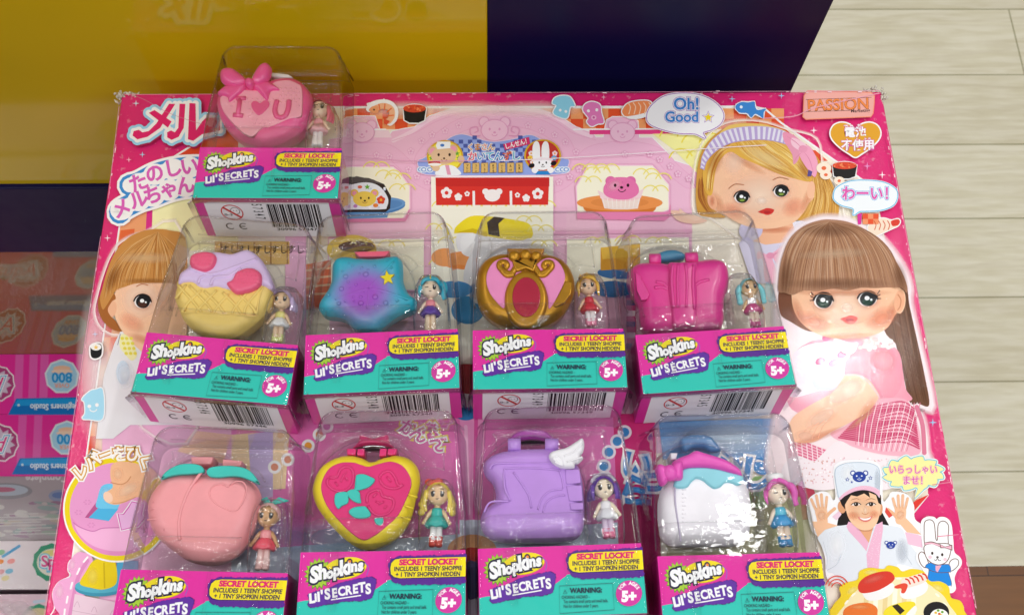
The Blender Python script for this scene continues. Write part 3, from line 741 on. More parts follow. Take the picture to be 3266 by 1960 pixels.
# ---- the lower part of the face, seen between and through the front row
a = art(3.0).fr(FO)
a.poly([(250, 1000), (1560, 1000), (1580, 1484), (240, 1484)], '#ECB4D4')
a.poly([(560, 1000), (1560, 1000), (1570, 1330), (560, 1330)], '#E673B8')
a.poly([(1110, 1000), (1172, 1000), (1160, 1260), (1120, 1260)], '#F09ACB'); a.stroke([(1125, 1030), (1132, 1240)], 8, '#F6BEDD'); a.stroke([(1150, 1010), (1146, 1250)], 9, '#D9559F')
a.poly([(560, 1330), (1570, 1255), (1570, 1484), (560, 1484)], '#C9D9EE')
a.poly([(1110, 1255), (1180, 1255), (1180, 1484), (1110, 1484)], '#DDE6F2'); a.ell(1140, 1330, 60, 40, '#F0B078'); a.ell(1136, 1345, 40, 24, '#C43A34'); a.ell(1120, 1400, 60, 50, '#4E4A78')
a.poly([(1480, 1000), (1580, 1000), (1600, 1484), (1500, 1484)], '#D22E78'); a.poly([(1500, 1180), (1590, 1170), (1600, 1484), (1510, 1484)], '#A81F5C')
a.poly([(560, 1050), (700, 1040), (690, 1180), (560, 1190)], '#F0D2A6'); a.poly([(470, 1040), (560, 1050), (540, 1120), (430, 1090)], '#F2C4A8'); a.poly([(600, 1050), (660, 1040), (660, 1200), (610, 1210)], '#C8B4E0')
a.soft(900, 1120, 160, 130, '#F3A6D2', .7); a.soft(620, 1280, 150, 70, '#8FA4D8', .6); a.soft(820, 1300, 130, 50, '#90B8E0', .7)
for x, y, c in ((745, 1077, '#E8A040'), (772, 1050, '#E8A040'), (790, 1030, '#D07ABC'), (664, 1128, '#E09070'), (696, 1110, '#E09070')): a.ell(x, y, 16, 16, Wh); a.ell(x, y, 9, 9, c)
for x, y in ((1490, 1066), (1508, 1044), (1470, 1092), (1458, 1126), (1462, 1154)): a.ell(x, y, 17, 17, '#F0E6F0'); a.ell(x, y, 11, 11, '#3F8FD0')
for i, (ch, x, y) in enumerate((('か', 985, 1036), ('ん', 1012, 1050), ('た', 1040, 1044), ('ん', 1060, 1072))): a.otext(ch, x, y, 44, [(0.17, '#F0D84A'), (0.10, Wh), (0.02, '#D860A8')], rot=25 + 10 * i)
for ch, x, y in (('い', 1535, 1130), ('ら', 1532, 1190), ('っ', 1580, 1160), ('し', 1640, 1110), ('ゃ', 1750, 1100), ('い', 1800, 1110), ('ま', 1850, 1118), ('せ', 1890, 1130)): a.otext(ch, x, y, 78, [(0.13, Wh), (0.05, '#3C8AD2'), (-0.02, '#5AA6E2')], rot=12)
a.poly([(1590, 1020), (1900, 1010), (1930, 1100), (1600, 1110)], '#6FA4DC'); a.soft(1760, 1060, 160, 50, '#D8ECF8', .8); a.poly([(1600, 1190), (1950, 1150), (1990, 1250), (1620, 1290)], '#B23A50')
a.poly([(1600, 1230), (1930, 1200), (1962, 1484), (1620, 1484)], '#B9B48C'); a.ell(1830, 1190, 30, 40, '#8DBB6A'); a.soft(1900, 1280, 60, 90, '#D5DB9C', .8)
for ch, x, y in (('ん', 1740, 1148), ('し', 1820, 1150), ('で', 1890, 1140), ('す', 1690, 1160)): a.otext(ch, x, y, 84, [(0.12, Wh), (0.05, '#3C8AD2')], rot=8)
fin(a, 'printed_lower_picture')
# ================================================================ printed dolls, lettering and bubbles on the carton
def eye(a, x, y, rx, ry, iris='#2E4A34', lash=True, flip=1):
    a.soft(x, y, rx * 1.5, ry * 1.6, '#D98F74', 0.55)
    a.ell(x, y, rx, ry, '#E9E4E4', rot=-4); a.ell(x + rx * .06, y, rx * .86, ry * .98, '#15161A', rot=-4); a.ell(x, y + ry * .35, rx * .55, ry * .5, iris)
    a.ell(x + rx * .05, y + ry * .52, rx * .32, ry * .2, '#7F9C40' if iris == '#333C18' else iris)
    a.ell(x - rx * .05, y - ry * .12, rx * .26, ry * .28, '#F6F8FA'); a.ell(x + rx * .4, y + ry * .1, rx * .12, ry * .15, '#E9F2F6')
    a.stroke([(x - rx * 1.05, y - ry * .1), (x - rx * .7, y - ry * .75), (x, y - ry * 1.08), (x + rx * .75, y - ry * .75), (x + rx * 1.05, y)], ry * .24, '#1A1214')
    if lash:
        for k in (0, 1, 2): a.stroke([(x - flip * rx * (.95 + .05 * k), y - ry * (.1 + .3 * k)), (x - flip * rx * (1.4 - .06 * k), y - ry * (.05 + .55 * k))], ry * .12, '#1A1214', sm=False)
def hair_streaks(a, paths, n, cols, w, jit):
    # paths: list of polylines with equal length; streaks are drawn between neighbouring paths
    base = a.z
    for i in range(n):
        t = rnd.random() * (len(paths) - 1); k = int(t); u = t - k
        p = [np.array(paths[k][j]) * (1 - u) + np.array(paths[k + 1][j]) * u for j in range(len(paths[k]))]
        q = catmull(p, False, 5)
        i0 = int(rnd.random() * len(q) * .45); i1 = min(len(q), i0 + int(len(q) * (0.35 + rnd.random() * .6)))
        q = [z + np.array([rnd.uniform(-jit, jit), rnd.uniform(-jit, jit)]) for z in [np.array(z) for z in q[i0:i1]]] if False else q[i0:i1]
        if len(q) < 4: continue
        a.z = base + a.DZ * (1 + i % 9)
        a.stroke(q, w * rnd.uniform(.5, 1.3), rnd.choice(cols), sm=False, taper=True, hold=True)
    a.z = base + a.DZ * 10

# ---- doll with the long brown hair and gingham dress
a = art(5.8).fr(FD)
out = [(60, 560), (66, 430), (80, 300), (120, 180), (200, 90), (300, 45), (380, 36), (500, 52), (630, 115), (740, 220), (815, 340), (850, 440), (850, 540), (900, 760), (985, 1140), (900, 1145), (930, 1250), (945, 1400), (930, 1500), (500, 1560), (40, 1560), (60, 1200), (60, 900)]
a.glow(out, 36, '#FFF2F6', .95); a.blob(out, '#F6E3E6')
a.blob([(820, 430), (850, 560), (890, 740), (935, 950), (965, 1136), (900, 1130), (850, 1122), (815, 980), (780, 800), (700, 700), (700, 520)], '#6A4530')
hair_streaks(a, [[(735, 560), (770, 780), (860, 1110)], [(790, 560), (830, 800), (905, 1125)], [(830, 500), (890, 800), (958, 1130)]], 160, ['#75503A', '#5E3D28', '#805A44', '#583620'], 5, 0)
a.blob([(78, 470), (150, 480), (170, 560), (230, 650), (290, 700), (240, 700), (150, 650), (85, 600)], '#7A4A34')
# dress
a.blob([(330, 750), (480, 740), (640, 740), (740, 780), (800, 900), (825, 1040), (860, 1110), (700, 1130), (440, 1200), (180, 1180), (120, 1060), (160, 850), (250, 770)], '#EC9CB0')
a.blob([(150, 860), (260, 780), (430, 770), (500, 800), (480, 900), (440, 1000), (300, 1060), (130, 1080)], '#EEDCE6')
a.blob([(275, 940), (430, 930), (450, 1030), (300, 1050)], '#C3CCE2')
for x, y in ((360, 740), (320, 880), (400, 890), (450, 840)): a.ell(x, y, 30, 20, '#DE5C90', rot=-25)
# skirt with gingham
skirt = [(560, 1190), (640, 1110), (800, 1098), (860, 1150), (900, 1260), (915, 1350), (905, 1425), (800, 1440), (640, 1420), (480, 1370), (380, 1310), (470, 1260)]
a.blob(skirt, '#F0B2C2')
for i in range(20):
    t = i / 19
    a.stroke([(420 + 180 * (1 - t) + 10 * t, 1300 - 170 * (1 - t) + 10 * t + 20), (650 - 20 * t, 1145 + 215 * t), (800, 1118 + 235 * t + 14 * math.sin(i)), (875 + 30 * t, 1160 + 235 * t)], 9, '#CC4A72')
for i in range(22):
    x = 500 + i * 17
    a.stroke([(x + 70, 1125), (x + 40, 1250), (x + 30 - i * 2, 1370 + min(i, 10) * 4)], 4, ['#DF7C98', '#FBE6EB'][i % 2], hold=i > 0) if x < 850 else None
a.up()
a.stroke([(890, 1150), (925, 1260), (935, 1420)], 26, '#D97C96')
# gingham apron hem and lace at lower left
a.poly([(130, 1300), (200, 1350), (420, 1420), (520, 1484), (620, 1520), (300, 1560), (130, 1500)], '#F1BECB')
for i in range(9): a.stroke([(140, 1320 + i * 18), (330, 1400 + i * 16), (520, 1475 + i * 12)], 9, '#D96388')
for i in range(14): a.stroke([(150 + i * 30, 1330 + i * 10), (160 + i * 30, 1480 + i * 4)], 6, '#F7DDE4', hold=i > 0)
lace = [(100, 1560), (130, 1460), (200, 1440), (280, 1470), (330, 1430), (380, 1380), (440, 1350), (540, 1400), (660, 1430), (800, 1450), (910, 1430), (930, 1480), (900, 1560), (700, 1640), (500, 1620), (300, 1640)]
a.blob(lace, '#F2E6EA')
for i in range(230):
    x, y = rnd.uniform(150, 880), rnd.uniform(1450, 1600)
    a.ell(x, y, rnd.uniform(3, 6), rnd.uniform(3, 6), rnd.choice(['#E3B9C4', '#D9A8A0', '#FBF6F8', '#E8CCD2']), n=7, hold=i > 0)
# arm
a.blob([(470, 960), (560, 955), (640, 1005), (675, 1070), (610, 1170), (500, 1240), (380, 1300), (300, 1350), (230, 1362), (150, 1350), (132, 1290), (160, 1210), (260, 1140), (400, 1060)], '#F4C4A4')
a.soft(470, 1060, 150, 70, '#FBDEC8', .8, -30); a.soft(300, 1330, 200, 26, '#E2A080', .6, -20); a.soft(560, 1225, 120, 24, '#E2A080', .6, -40); a.soft(600, 1160, 110, 36, '#E6A482', .5, -50); a.soft(330, 1210, 120, 50, '#FADCC6', .7, -30)
for k in range(4): a.stroke([(200 + k * 36, 1345 - k * 4), (230 + k * 36, 1290 - k * 10), (280 + k * 34, 1255 - k * 12)], 4, '#E6A688')
a.soft(230, 1320, 70, 40, '#F8D0B8', .6)
# sleeve
a.blob([(560, 810), (680, 780), (775, 815), (805, 920), (800, 1020), (755, 1090), (690, 1085), (650, 1020), (590, 970), (520, 950), (470, 955), (465, 900), (500, 850)], '#EB8FA3')
a.soft(690, 880, 90, 90, '#F4ACBC', .8); a.stroke([(470, 950), (540, 950), (610, 985), (660, 1050), (680, 1090)], 16, '#E07F97')
a.stroke([(470, 962), (540, 964), (600, 1000), (650, 1064), (668, 1096)], 7, '#F4C3CC')
for i in range(7): a.stroke([(520 + i * 30, 830 - i * 4), (530 + i * 26, 930 + i * 14)], 5, rnd.choice(['#E388A0', '#F3B0BE']), taper=True)
# collar lace
for i in range(40): a.ell(520 + rnd.random() * 225, 790 + rnd.uniform(-28, 24) - abs(i - 20) * .8, 14, 12, rnd.choice(['#F7ECE8', '#F2DEDA', '#E8C4C4', '#FBF6F4']), n=9)
a.blob([(400, 745), (480, 770), (535, 780), (520, 830), (470, 840), (420, 800)], '#E9EDF6')
# head
a.blob([(150, 480), (158, 560), (195, 640), (270, 705), (370, 742), (460, 750), (560, 745), (650, 722), (720, 680), (765, 604), (795, 600), (818, 560), (822, 500), (800, 458), (700, 420), (400, 400), (150, 440)], '#F4C29E')
a.soft(470, 560, 270, 150, '#FBDCC2', .9); a.soft(190, 600, 40, 110, '#DC9672', .5, -18); a.soft(745, 590, 40, 100, '#DC9672', .5, 22); a.soft(450, 478, 320, 26, '#D29472', .55); a.soft(280, 650, 120, 60, '#F0A080', .55, 25); a.soft(680, 630, 110, 70, '#EE9878', .6, -25); a.soft(500, 735, 190, 30, '#E0946E', .5)
a.ell(786, 528, 30, 66, '#EDB08C', rot=6); a.stroke([(778, 490), (795, 520), (790, 560), (776, 580)], 7, '#D08660')
a.soft(480, 566, 46, 34, '#FCE6D4', .8)
eye(a, 338, 527, 56, 45, '#14382C'); eye(a, 598, 516, 56, 43, '#14382C', flip=-1)
a.stroke([(270, 500), (320, 484), (385, 492)], 4, '#B07858'); a.stroke([(552, 480), (600, 470), (655, 492)], 4, '#B07858')
a.blob([(438, 632), (470, 622), (490, 614), (515, 614), (540, 628), (528, 652), (505, 664), (478, 660), (456, 646)], '#D9473F'); a.ell(492, 640, 26, 10, '#B3262C'); a.ell(500, 652, 18, 6, '#E8746A')
# fringe cap
cap = [(74, 470), (76, 380), (92, 280), (140, 160), (220, 88), (310, 54), (380, 48), (490, 64), (610, 122), (715, 218), (790, 335), (832, 438), (828, 480), (800, 452), (720, 448), (640, 452), (560, 448), (480, 466), (400, 455), (300, 470), (220, 466), (160, 492), (110, 480)]
a.blob(cap, '#A97C60')
c0 = (372, 62)
paths = [[c0, (200, 110), (110, 260), (88, 470)], [c0, (260, 130), (190, 280), (150, 485)], [c0, (320, 150), (280, 300), (262, 468)], [c0, (365, 160), (365, 310), (372, 455)], [c0, (430, 160), (470, 310), (490, 462)], [c0, (500, 140), (570, 290), (600, 450)], [c0, (560, 120), (660, 260), (715, 447)], [c0, (590, 110), (740, 240), (826, 470)]]
for y, q in ((300, .42), (210, .3)): a.soft(420, y, 330, 70, '#CFA687', q)
hair_streaks(a, paths, 620, ['#97694C', '#A0714F', '#B98C6A', '#AE8060', '#8C5F45', '#C49C7E'], 4.2, 0)
a.soft(420, 425, 330, 40, '#7E523A', .5); a.soft(372, 110, 190, 50, '#7A5038', .5); a.soft(118, 390, 50, 130, '#75492F', .55, 8); a.soft(790, 385, 46, 110, '#75492F', .55, -12); a.soft(400, 250, 250, 36, '#D9B898', .5, -3)
fin(a, 'printed_brown_haired_doll')

# ---- doll with the blonde hair, headband and bow
a = art(4.8).fr(FC)
out = [(270, 960), (262, 760), (300, 520), (400, 370), (540, 295), (760, 290), (960, 350), (1180, 420), (1230, 640), (1330, 780), (1380, 960), (1350, 1060), (1000, 1180), (800, 1250), (600, 1150), (400, 1010)]
a.glow(out, 24, '#FFF6EE', .9)
a.blob([(290, 960), (278, 780), (310, 540), (410, 395), (560, 310), (760, 305), (960, 370), (1140, 500), (1250, 650), (1330, 830), (1350, 960), (1300, 1030), (1040, 1025), (960, 900), (800, 500), (420, 640), (380, 840), (440, 960), (500, 1005), (350, 1000)], '#D39A42')
hair_streaks(a, [[(1130, 720), (1130, 880), (1060, 1020)], [(1190, 680), (1220, 860), (1180, 1025)], [(1240, 660), (1320, 860), (1320, 1020)]], 150, ['#DDAC58', '#C08434', '#E6BE74', '#B47C34'], 6, 0)
hair_streaks(a, [[(300, 720), (300, 860), (370, 985)], [(350, 640), (340, 820), (420, 990)]], 30, ['#B06A2C', '#C88A3C', '#9A5824'], 10, 0)
# neck and dress
a.blob([(700, 1070), (860, 1085), (1030, 1040), (1050, 1180), (900, 1290), (760, 1290), (690, 1150)], '#F1B793'); a.soft(860, 1095, 170, 34, '#D98A62', .6)
a.poly([(1000, 1040), (1060, 1030), (1150, 1040), (1080, 1110), (980, 1190), (940, 1200), (1020, 1110)], '#E8E6F2'); a.poly([(700, 1180), (800, 1210), (960, 1190), (940, 1260), (860, 1500), (700, 1500), (600, 1200), (660, 1130)], '#D8D2E8')
a.blob([(745, 1260), (830, 1280), (950, 1200), (970, 1190), (990, 1300), (900, 1360), (850, 1310), (900, 1480), (800, 1484), (780, 1320), (740, 1320)], '#EDAEC4'); a.ell(836, 1292, 30, 24, '#E294B2')
for i in range(5): a.stroke([(850, 1295), (880 + i * 22, 1270 - i * 6), (940 + i * 10, 1240 + i * 22)], 5, '#DE8CAC', taper=True)
a.ell(690, 1100, 90, 80, '#C8C0E0', rot=-20)
# face
a.blob([(420, 640), (412, 740), (398, 826), (372, 850), (378, 905), (430, 962), (500, 990), (590, 1045), (720, 1086), (860, 1088), (1000, 1050), (1080, 975), (1120, 905), (1160, 860), (1165, 800), (1150, 745), (1118, 730), (1000, 600), (760, 480), (560, 480)], '#F5C4A0')
a.soft(760, 840, 320, 220, '#FBDEC6', .9); a.soft(440, 900, 50, 100, '#DE9C74', .5, -25); a.soft(1110, 880, 40, 120, '#DE9C74', .5, 20); a.soft(640, 590, 200, 34, '#D99A6E', .5, 30); a.soft(560, 960, 110, 70, '#EFA282', .55, 20); a.soft(1010, 930, 100, 80, '#EFA080', .55, -30); a.soft(560, 600, 100, 120, '#FBE3CE', .6)
a.ell(400, 885, 34, 64, '#EDB08C', rot=-14); a.soft(400, 885, 22, 44, '#D98E6A', .6); a.ell(1140, 800, 30, 66, '#F2BB98', rot=6); a.soft(770, 880, 50, 34, '#FCE8D8', .9)
eye(a, 622, 855, 56, 44, '#333C18', lash=False); eye(a, 915, 810, 56, 43, '#333C18', lash=False)
a.stroke([(524, 790), (570, 758), (636, 762)], 6, '#9A5A34'); a.stroke([(855, 726), (905, 706), (972, 722)], 6, '#9A5A34')
a.blob([(745, 965), (785, 945), (815, 936), (862, 948), (850, 975), (815, 988), (785, 980)], '#D3342E'); a.ell(812, 968, 26, 9, '#B01F24'); a.stroke([(745, 965), (800, 958), (862, 948)], 4, '#B83A30')
# hair front
a.blob([(338, 780), (330, 660), (370, 560), (440, 490), (580, 425), (760, 415), (940, 455), (1080, 545), (1140, 690), (1128, 738), (1020, 716), (900, 680), (760, 620), (620, 560), (540, 515), (470, 560), (430, 640), (412, 740), (400, 828), (370, 840)], '#E3B04C')
hair_streaks(a, [[(560, 430), (640, 540), (800, 632), (960, 696)], [(640, 420), (740, 530), (880, 630), (1040, 716)], [(740, 418), (860, 510), (980, 600), (1120, 736)], [(860, 432), (980, 500), (1070, 580), (1136, 700)]], 280, ['#EDC76C', '#D59C3E', '#E9BC5A', '#F3D890', '#CB9038'], 5, 0)
hair_streaks(a, [[(540, 450), (430, 520), (370, 660), (352, 800)], [(560, 470), (470, 540), (415, 660), (395, 820)]], 50, ['#CF8E38', '#EDC268', '#B87430', '#F3D484'], 8, 0)
a.soft(420, 590, 60, 130, '#B9702A', .5, 20); a.soft(1090, 650, 50, 100, '#B9702A', .5, -20); a.soft(800, 560, 220, 60, '#FBE6A6', .55, 26); a.soft(900, 660, 180, 26, '#C98C38', .45, 18)
a.blob([(480, 350), (560, 310), (760, 306), (930, 350), (940, 372), (760, 335), (600, 350), (440, 420)], '#E8C26A')
# headband
hb_o = [(312, 640), (330, 540), (400, 430), (500, 360), (620, 332), (760, 326), (880, 342), (962, 372)]
hb_i = [(338, 650), (362, 580), (440, 500), (540, 450), (640, 432), (760, 424), (860, 434), (950, 458)]
o1, i1 = catmull(hb_o, False, 6), catmull(hb_i, False, 6)
a.poly(o1 + i1[::-1], '#E6E2F0')
for k in range(0, len(o1) - 1, 2):
    a.poly([o1[k], o1[k + 1], i1[k + 1], i1[k]], '#BBA6D6', hold=k > 0)
a.up(); a.stroke(hb_i, 6, '#B29CCB'); a.stroke(hb_o, 5, '#C9BCDD')
# bow
for pts, c in (([(930, 372), (990, 380), (1060, 430), (1110, 480), (1060, 500), (990, 500), (940, 440)], '#EC97B5'), ([(1030, 460), (1120, 470), (1160, 520), (1190, 600), (1170, 705), (1110, 640), (1060, 560)], '#EFA3BF'), ([(960, 460), (1040, 480), (1050, 560), (1010, 610), (1000, 540)], '#E69AB4'), ([(1000, 410), (1100, 460), (1090, 520), (1000, 470)], '#F5C6D6')): a.blob(pts, c)
a.ell(1080, 495, 34, 28, '#E899B6')
for p in (([(960, 400), (1020, 440), (1070, 485)]), ([(1090, 520), (1130, 580), (1160, 680)]), ([(1070, 520), (1030, 560), (1012, 600)])): a.stroke(p, 6, '#DC86A6', taper=True)
a.poly([(1120, 650), (1150, 665), (1140, 700), (1112, 700)], '#5A4A8C')
fin(a, 'printed_blonde_doll')
# little hand by the stand
a = art(4.8).fr(FB)
a.blob([(2180, 820), (2230, 815), (2330, 850), (2420, 880), (2330, 900), (2230, 880)], '#F0C4AE')
a.blob([(2240, 800), (2280, 830), (2380, 860), (2340, 880), (2250, 840)], '#F4CDB8')
fin(a, 'printed_doll_hand')

# ---- half-hidden doll at the left
a = art(5.0).fr(FG)
a.glow([(1400, -60), (1100, -70), (940, -10), (860, 90), (800, 240), (755, 400), (735, 520), (770, 620), (850, 680), (950, 700), (1000, 800), (980, 1000), (1100, 1400), (1500, 1400)], 30, '#FFF4F4', .9)
a.poly([(930, 660), (1010, 640), (1400, 640), (1400, 1380), (1000, 1380), (870, 1484), (740, 1484), (800, 1000), (880, 760)], '#E6E4E9')
a.blob([(870, 420), (1000, 200), (1400, 150), (1400, 900), (1180, 880), (1040, 780), (935, 660), (880, 540)], '#F4C5A2')
a.soft(1080, 420, 200, 200, '#FBE0CA', .9); a.soft(1010, 600, 120, 70, '#F0A88A', .5, 30); a.soft(1120, 740, 160, 40, '#E09A74', .5, 20)
a.ell(862, 500, 34, 66, '#EDB592', rot=10)
a.blob([(870, 380), (890, 420), (862, 440), (830, 500), (850, 550), (890, 590), (915, 640), (940, 668), (880, 660), (820, 620), (775, 560), (755, 480), (770, 400)], '#A5622C')
hair = [(770, 420), (790, 330), (830, 190), (890, 60), (980, -40), (1080, -90), (1180, -110), (1300, -100), (1420, -40), (1420, 300), (1290, 300), (1150, 300), (1040, 305), (960, 330), (900, 350), (870, 390), (820, 470), (790, 500)]
a.blob(hair, '#C78A48')
cc = (1212, -92)
hair_streaks(a, [[cc, (1000, 20), (850, 200), (790, 430)], [cc, (1040, 40), (920, 200), (880, 370)], [cc, (1100, 40), (1000, 180), (960, 325)], [cc, (1150, 40), (1090, 170), (1060, 300)], [cc, (1200, 30), (1190, 170), (1180, 295)], [cc, (1260, 30), (1290, 160), (1300, 295)], [cc, (1320, 0), (1400, 100), (1420, 290)]], 460, ['#D39C5C', '#BC7E3C', '#DCB076', '#B27234', '#CC924C', '#A86A2E'], 5, 0)
a.soft(1120, 110, 240, 50, '#EBC896', .55); a.soft(870, 260, 50, 130, '#8A4E1C', .5, 24); a.soft(1130, 285, 220, 26, '#8A4E1C', .4)
a.blob([(935, 690), (1000, 720), (1040, 800), (1050, 860), (1010, 890), (960, 840), (920, 780)], '#F1EBB0')
for i in range(12): a.ell(940 + (i % 3) * 34 + (i // 3) * 10, 722 + (i // 3) * 38, 14, 12, '#E5D850', rot=20, hold=i > 0)
a.up(); a.stroke([(905, 770), (925, 690)], 5, '#8A8490', sm=False)
a.fr(FG); a.ell(945, 980, 50, 90, '#CDDCEC'); a.soft(960, 1000, 80, 120, '#E6E9F0', .8)
a.fr(Z2); eye(a, 118, 587, 54, 44, '#4A2A20', lash=False); a.stroke([(78, 488), (115, 472), (155, 480)], 5, '#A8643C')
fin(a, 'printed_fair_haired_doll')

# ---- title and slogan
a = art(6.4).fr(FA)
ttl = lambda off, c, d: [a.poly(p, c, hold=False) for p in d]
me1 = [[(500, 190), (548, 192), (430, 380), (330, 450), (250, 470), (212, 440), (222, 405), (262, 395), (290, 415), (340, 405), (400, 345)], [(340, 262), (385, 240), (520, 330), (490, 378)]]
ru1 = [[(582, 190), (628, 192), (615, 380), (575, 450), (520, 475), (485, 455), (484, 415), (515, 400), (545, 415), (572, 380)], [(660, 185), (708, 188), (712, 400), (760, 330), (790, 300), (900, 300), (900, 400), (760, 430), (690, 482), (648, 470)]]
for w, c, dx, dy in ((92, '#A8194F', 8, 14), (92, '#9CD3F0', 0, 0), (50, Wh, 0, 0)):
    for s_ in me1 + ru1: [a.ell(x + dx, y + dy, w / 2, w / 2, c, n=20, hold=True) for x, y in s_]; a.stroke([(x + dx, y + dy) for x, y in s_], w, c, closed=True, sm=False); a.poly([(x + dx, y + dy) for x, y in s_], c)
for s_ in me1 + ru1: a.poly(s_, '#E0256C')
a.stroke([(190, 110), (330, 170), (480, 255), (640, 315), (760, 350)], 3, '#C9889E')
fin(a, 'printed_title')
a = art(6.6).fr(FA)
def chars(a, t, pts, size, layers, rots):
    for off, c in layers:
        for ch, (x, y), r in zip(t, pts, rots): a.text(ch, x, y, size, c, rot=r, off=off)
l1 = ('たのしい', [(262, 818), (388, 745), (530, 705), (660, 690)], [-22, -18, -12, -8])
l2 = ('メルちゃん', [(128, 1020), (262, 950), (375, 915), (500, 868), (628, 840)], [-24, -20, -17, -15, -12])
def cloudline(pts, w, c): a.stroke(pts, w, c)
p1 = [(190, 830), (262, 810), (388, 745), (530, 705), (660, 690), (800, 690)]; p2 = [(110, 1050), (128, 1020), (262, 950), (375, 915), (500, 868), (628, 840), (780, 830)]
for w, c in ((206, Wh), (166, '#3E8CD0')):
    for p in (p1, p2): cloudline(p, w, c)
for (x, y) in l1[1] + l2[1]: a.ell(x, y, 92, 84, Wh, rot=-15)
for p in (p1, p2): cloudline(p, 116, Wh)
for (t, pts, rr) in (l1, l2): chars(a, t, pts, 150, [(0.035, '#D95FB8')], rr)
fin(a, 'printed_slogan')

# ---- speech bubbles
a = art(8.6).fr(FC)
b = [(-90, 255), (-60, 180), (40, 105), (180, 82), (320, 100), (430, 160), (482, 240), (460, 310), (390, 355), (330, 375), (345, 418), (270, 385), (150, 380), (20, 350), (-70, 310)]
a.stroke(b, 22, Wh, closed=True); a.stroke(b, 12, '#A566B8', closed=True); a.blob(b, '#F3F1F4')
for t, x, y, s_ in (('Oh!', 205, 165, 122), ('Good', 170, 262, 108)): a.otext(t, x, y, s_, [(0.10, '#A979C4'), (0.065, Wh), (0.028, '#3F82CE')])
a.star(368, 262, 50, '#A979C4'); a.star(368, 262, 42, '#F3F1F4'); a.star(368, 263, 34, '#F0D322')
fin(a, 'printed_speech_bubble')
a = art(8.6).fr(FC)
b = [(1308, 850), (1330, 790), (1420, 745), (1540, 735), (1680, 750), (1770, 800), (1782, 860), (1750, 920), (1660, 955), (1540, 962), (1500, 965), (1455, 992), (1455, 945), (1370, 920), (1320, 885)]
a.stroke(b, 20, '#F0F6FA', closed=True); a.stroke(b, 14, '#5DB8E0', closed=True); a.blob(b, '#EEF2F5')
a.otext('わーい！', 1575, 838, 112, [(0.10, '#3F9FDC'), (0.065, '#F0F4F8'), (0.03, '#DE5AAE')], sx=0.93)
fin(a, 'printed_speech_bubble')
a = art(8.6).fr(FE)
b = []
for i in range(12):
    t = 2 * math.pi * i / 12 - 1.4
    b += [(975 + 240 * math.cos(t - .14), 295 + 130 * math.sin(t - .14)), (975 + 262 * math.cos(t + .12), 295 + 148 * math.sin(t + .12)), (975 + 222 * math.cos(t + .26), 295 + 118 * math.sin(t + .26))]
tail = [(985, 505), (1010, 430), (1060, 432)]
for w, c in ((34, '#F2F4EE'), (18, '#7CC4D8')): a.stroke(b, w, c, closed=True); a.stroke(tail, w, c, closed=True, sm=False)
a.blob(b, '#F2ECA0'); a.poly(tail, '#F2ECA0')
a.otext('いらっしゃい', 972, 268, 80, [(0.09, '#E8863C'), (0.055, '#F5F0F0'), (0.02, '#D958A6')], sx=.86); a.otext('ませ！', 990, 360, 82, [(0.09, '#E8863C'), (0.055, '#F5F0F0'), (0.02, '#D958A6')], sx=.9)
fin(a, 'printed_speech_bubble')

# ---- battery heart badge
def heart(x, y, w, h): return [(x, y - h * .30), (x + w * .12, y - h * .44), (x + w * .28, y - h * .5), (x + w * .43, y - h * .42), (x + w * .5, y - h * .22), (x + w * .46, y), (x + w * .3, y + h * .24), (x + w * .12, y + h * .42), (x, y + h * .52), (x - w * .12, y + h * .42), (x - w * .3, y + h * .24), (x - w * .46, y), (x - w * .5, y - h * .22), (x - w * .43, y - h * .42), (x - w * .28, y - h * .5), (x - w * .12, y - h * .44)]
a = art(7).fr(FC)
a.stroke(heart(1472, 425, 370, 250), 22, Wh, closed=True); a.blob(heart(1472, 425, 372, 252), '#DFA028')
for t, x, y, s_ in (('でん', 1420, 332, 36), ('ち', 1500, 328, 36), ('ふ', 1408, 436, 34), ('し', 1490, 432, 34), ('よう', 1560, 428, 32)): a.otext(t, x, y, s_, [(0.10, '#D25A8C'), (0.02, Wh)])
for t, y, s_ in (('電池', 376, 82), ('不使用', 474, 84)): a.otext(t, 1470 + (20 if s_ > 82 else 0), y, s_, [(0.07, '#CF4E96'), (0.028, '#F6F4F6')], rot=-1)
fin(a, 'printed_heart_badge')

# ---- importer's sticker
a = art(8).fr(FC)
st = [(1110, 62), (1350, 66), (1590, 74), (1614, 100), (1612, 150), (1604, 230), (1588, 256), (1350, 266), (1100, 276), (1078, 258), (1082, 200), (1086, 100)]
a.poly(st, '#EBA79C'); a.stroke(st, 7, '#EE8A70', closed=True, sm=False)
a.text('PASSION', 1342, 170, 118, '#7A4A34', off=.035, sx=1.0, rot=-2); a.text('PASSION', 1342, 168, 118, '#EA8440', off=.015, rot=-2)
a.text('Marketing', 1508, 212, 34, '#4A3434', off=.02, sx=1.05, rot=-2)
a.stroke([(1100, 128), (1590, 112)], 3, '#4A3030', sm=False); a.stroke([(1100, 218), (1430, 210)], 3, '#4A3030', sm=False)
o = fin(a, 'importer_sticker')

# ---- girl in the chef's coat
a = art(8).fr(FE)
SK = '#F0BE98'
halo = [(300, 300), (320, 220), (400, 185), (560, 180), (670, 205), (715, 300), (720, 520), (760, 500), (800, 450), (920, 470), (980, 560), (990, 680), (1080, 760), (1090, 950), (1100, 1120), (900, 1200), (400, 1230), (250, 1180), (230, 1000), (170, 830), (110, 760), (80, 540), (180, 450), (260, 460), (300, 520), (320, 480)]
a.blob(halo, '#F4F3F5')
a.poly([(330, 740), (350, 640), (420, 600), (700, 600), (770, 730), (700, 760), (420, 760)], '#1B1514')
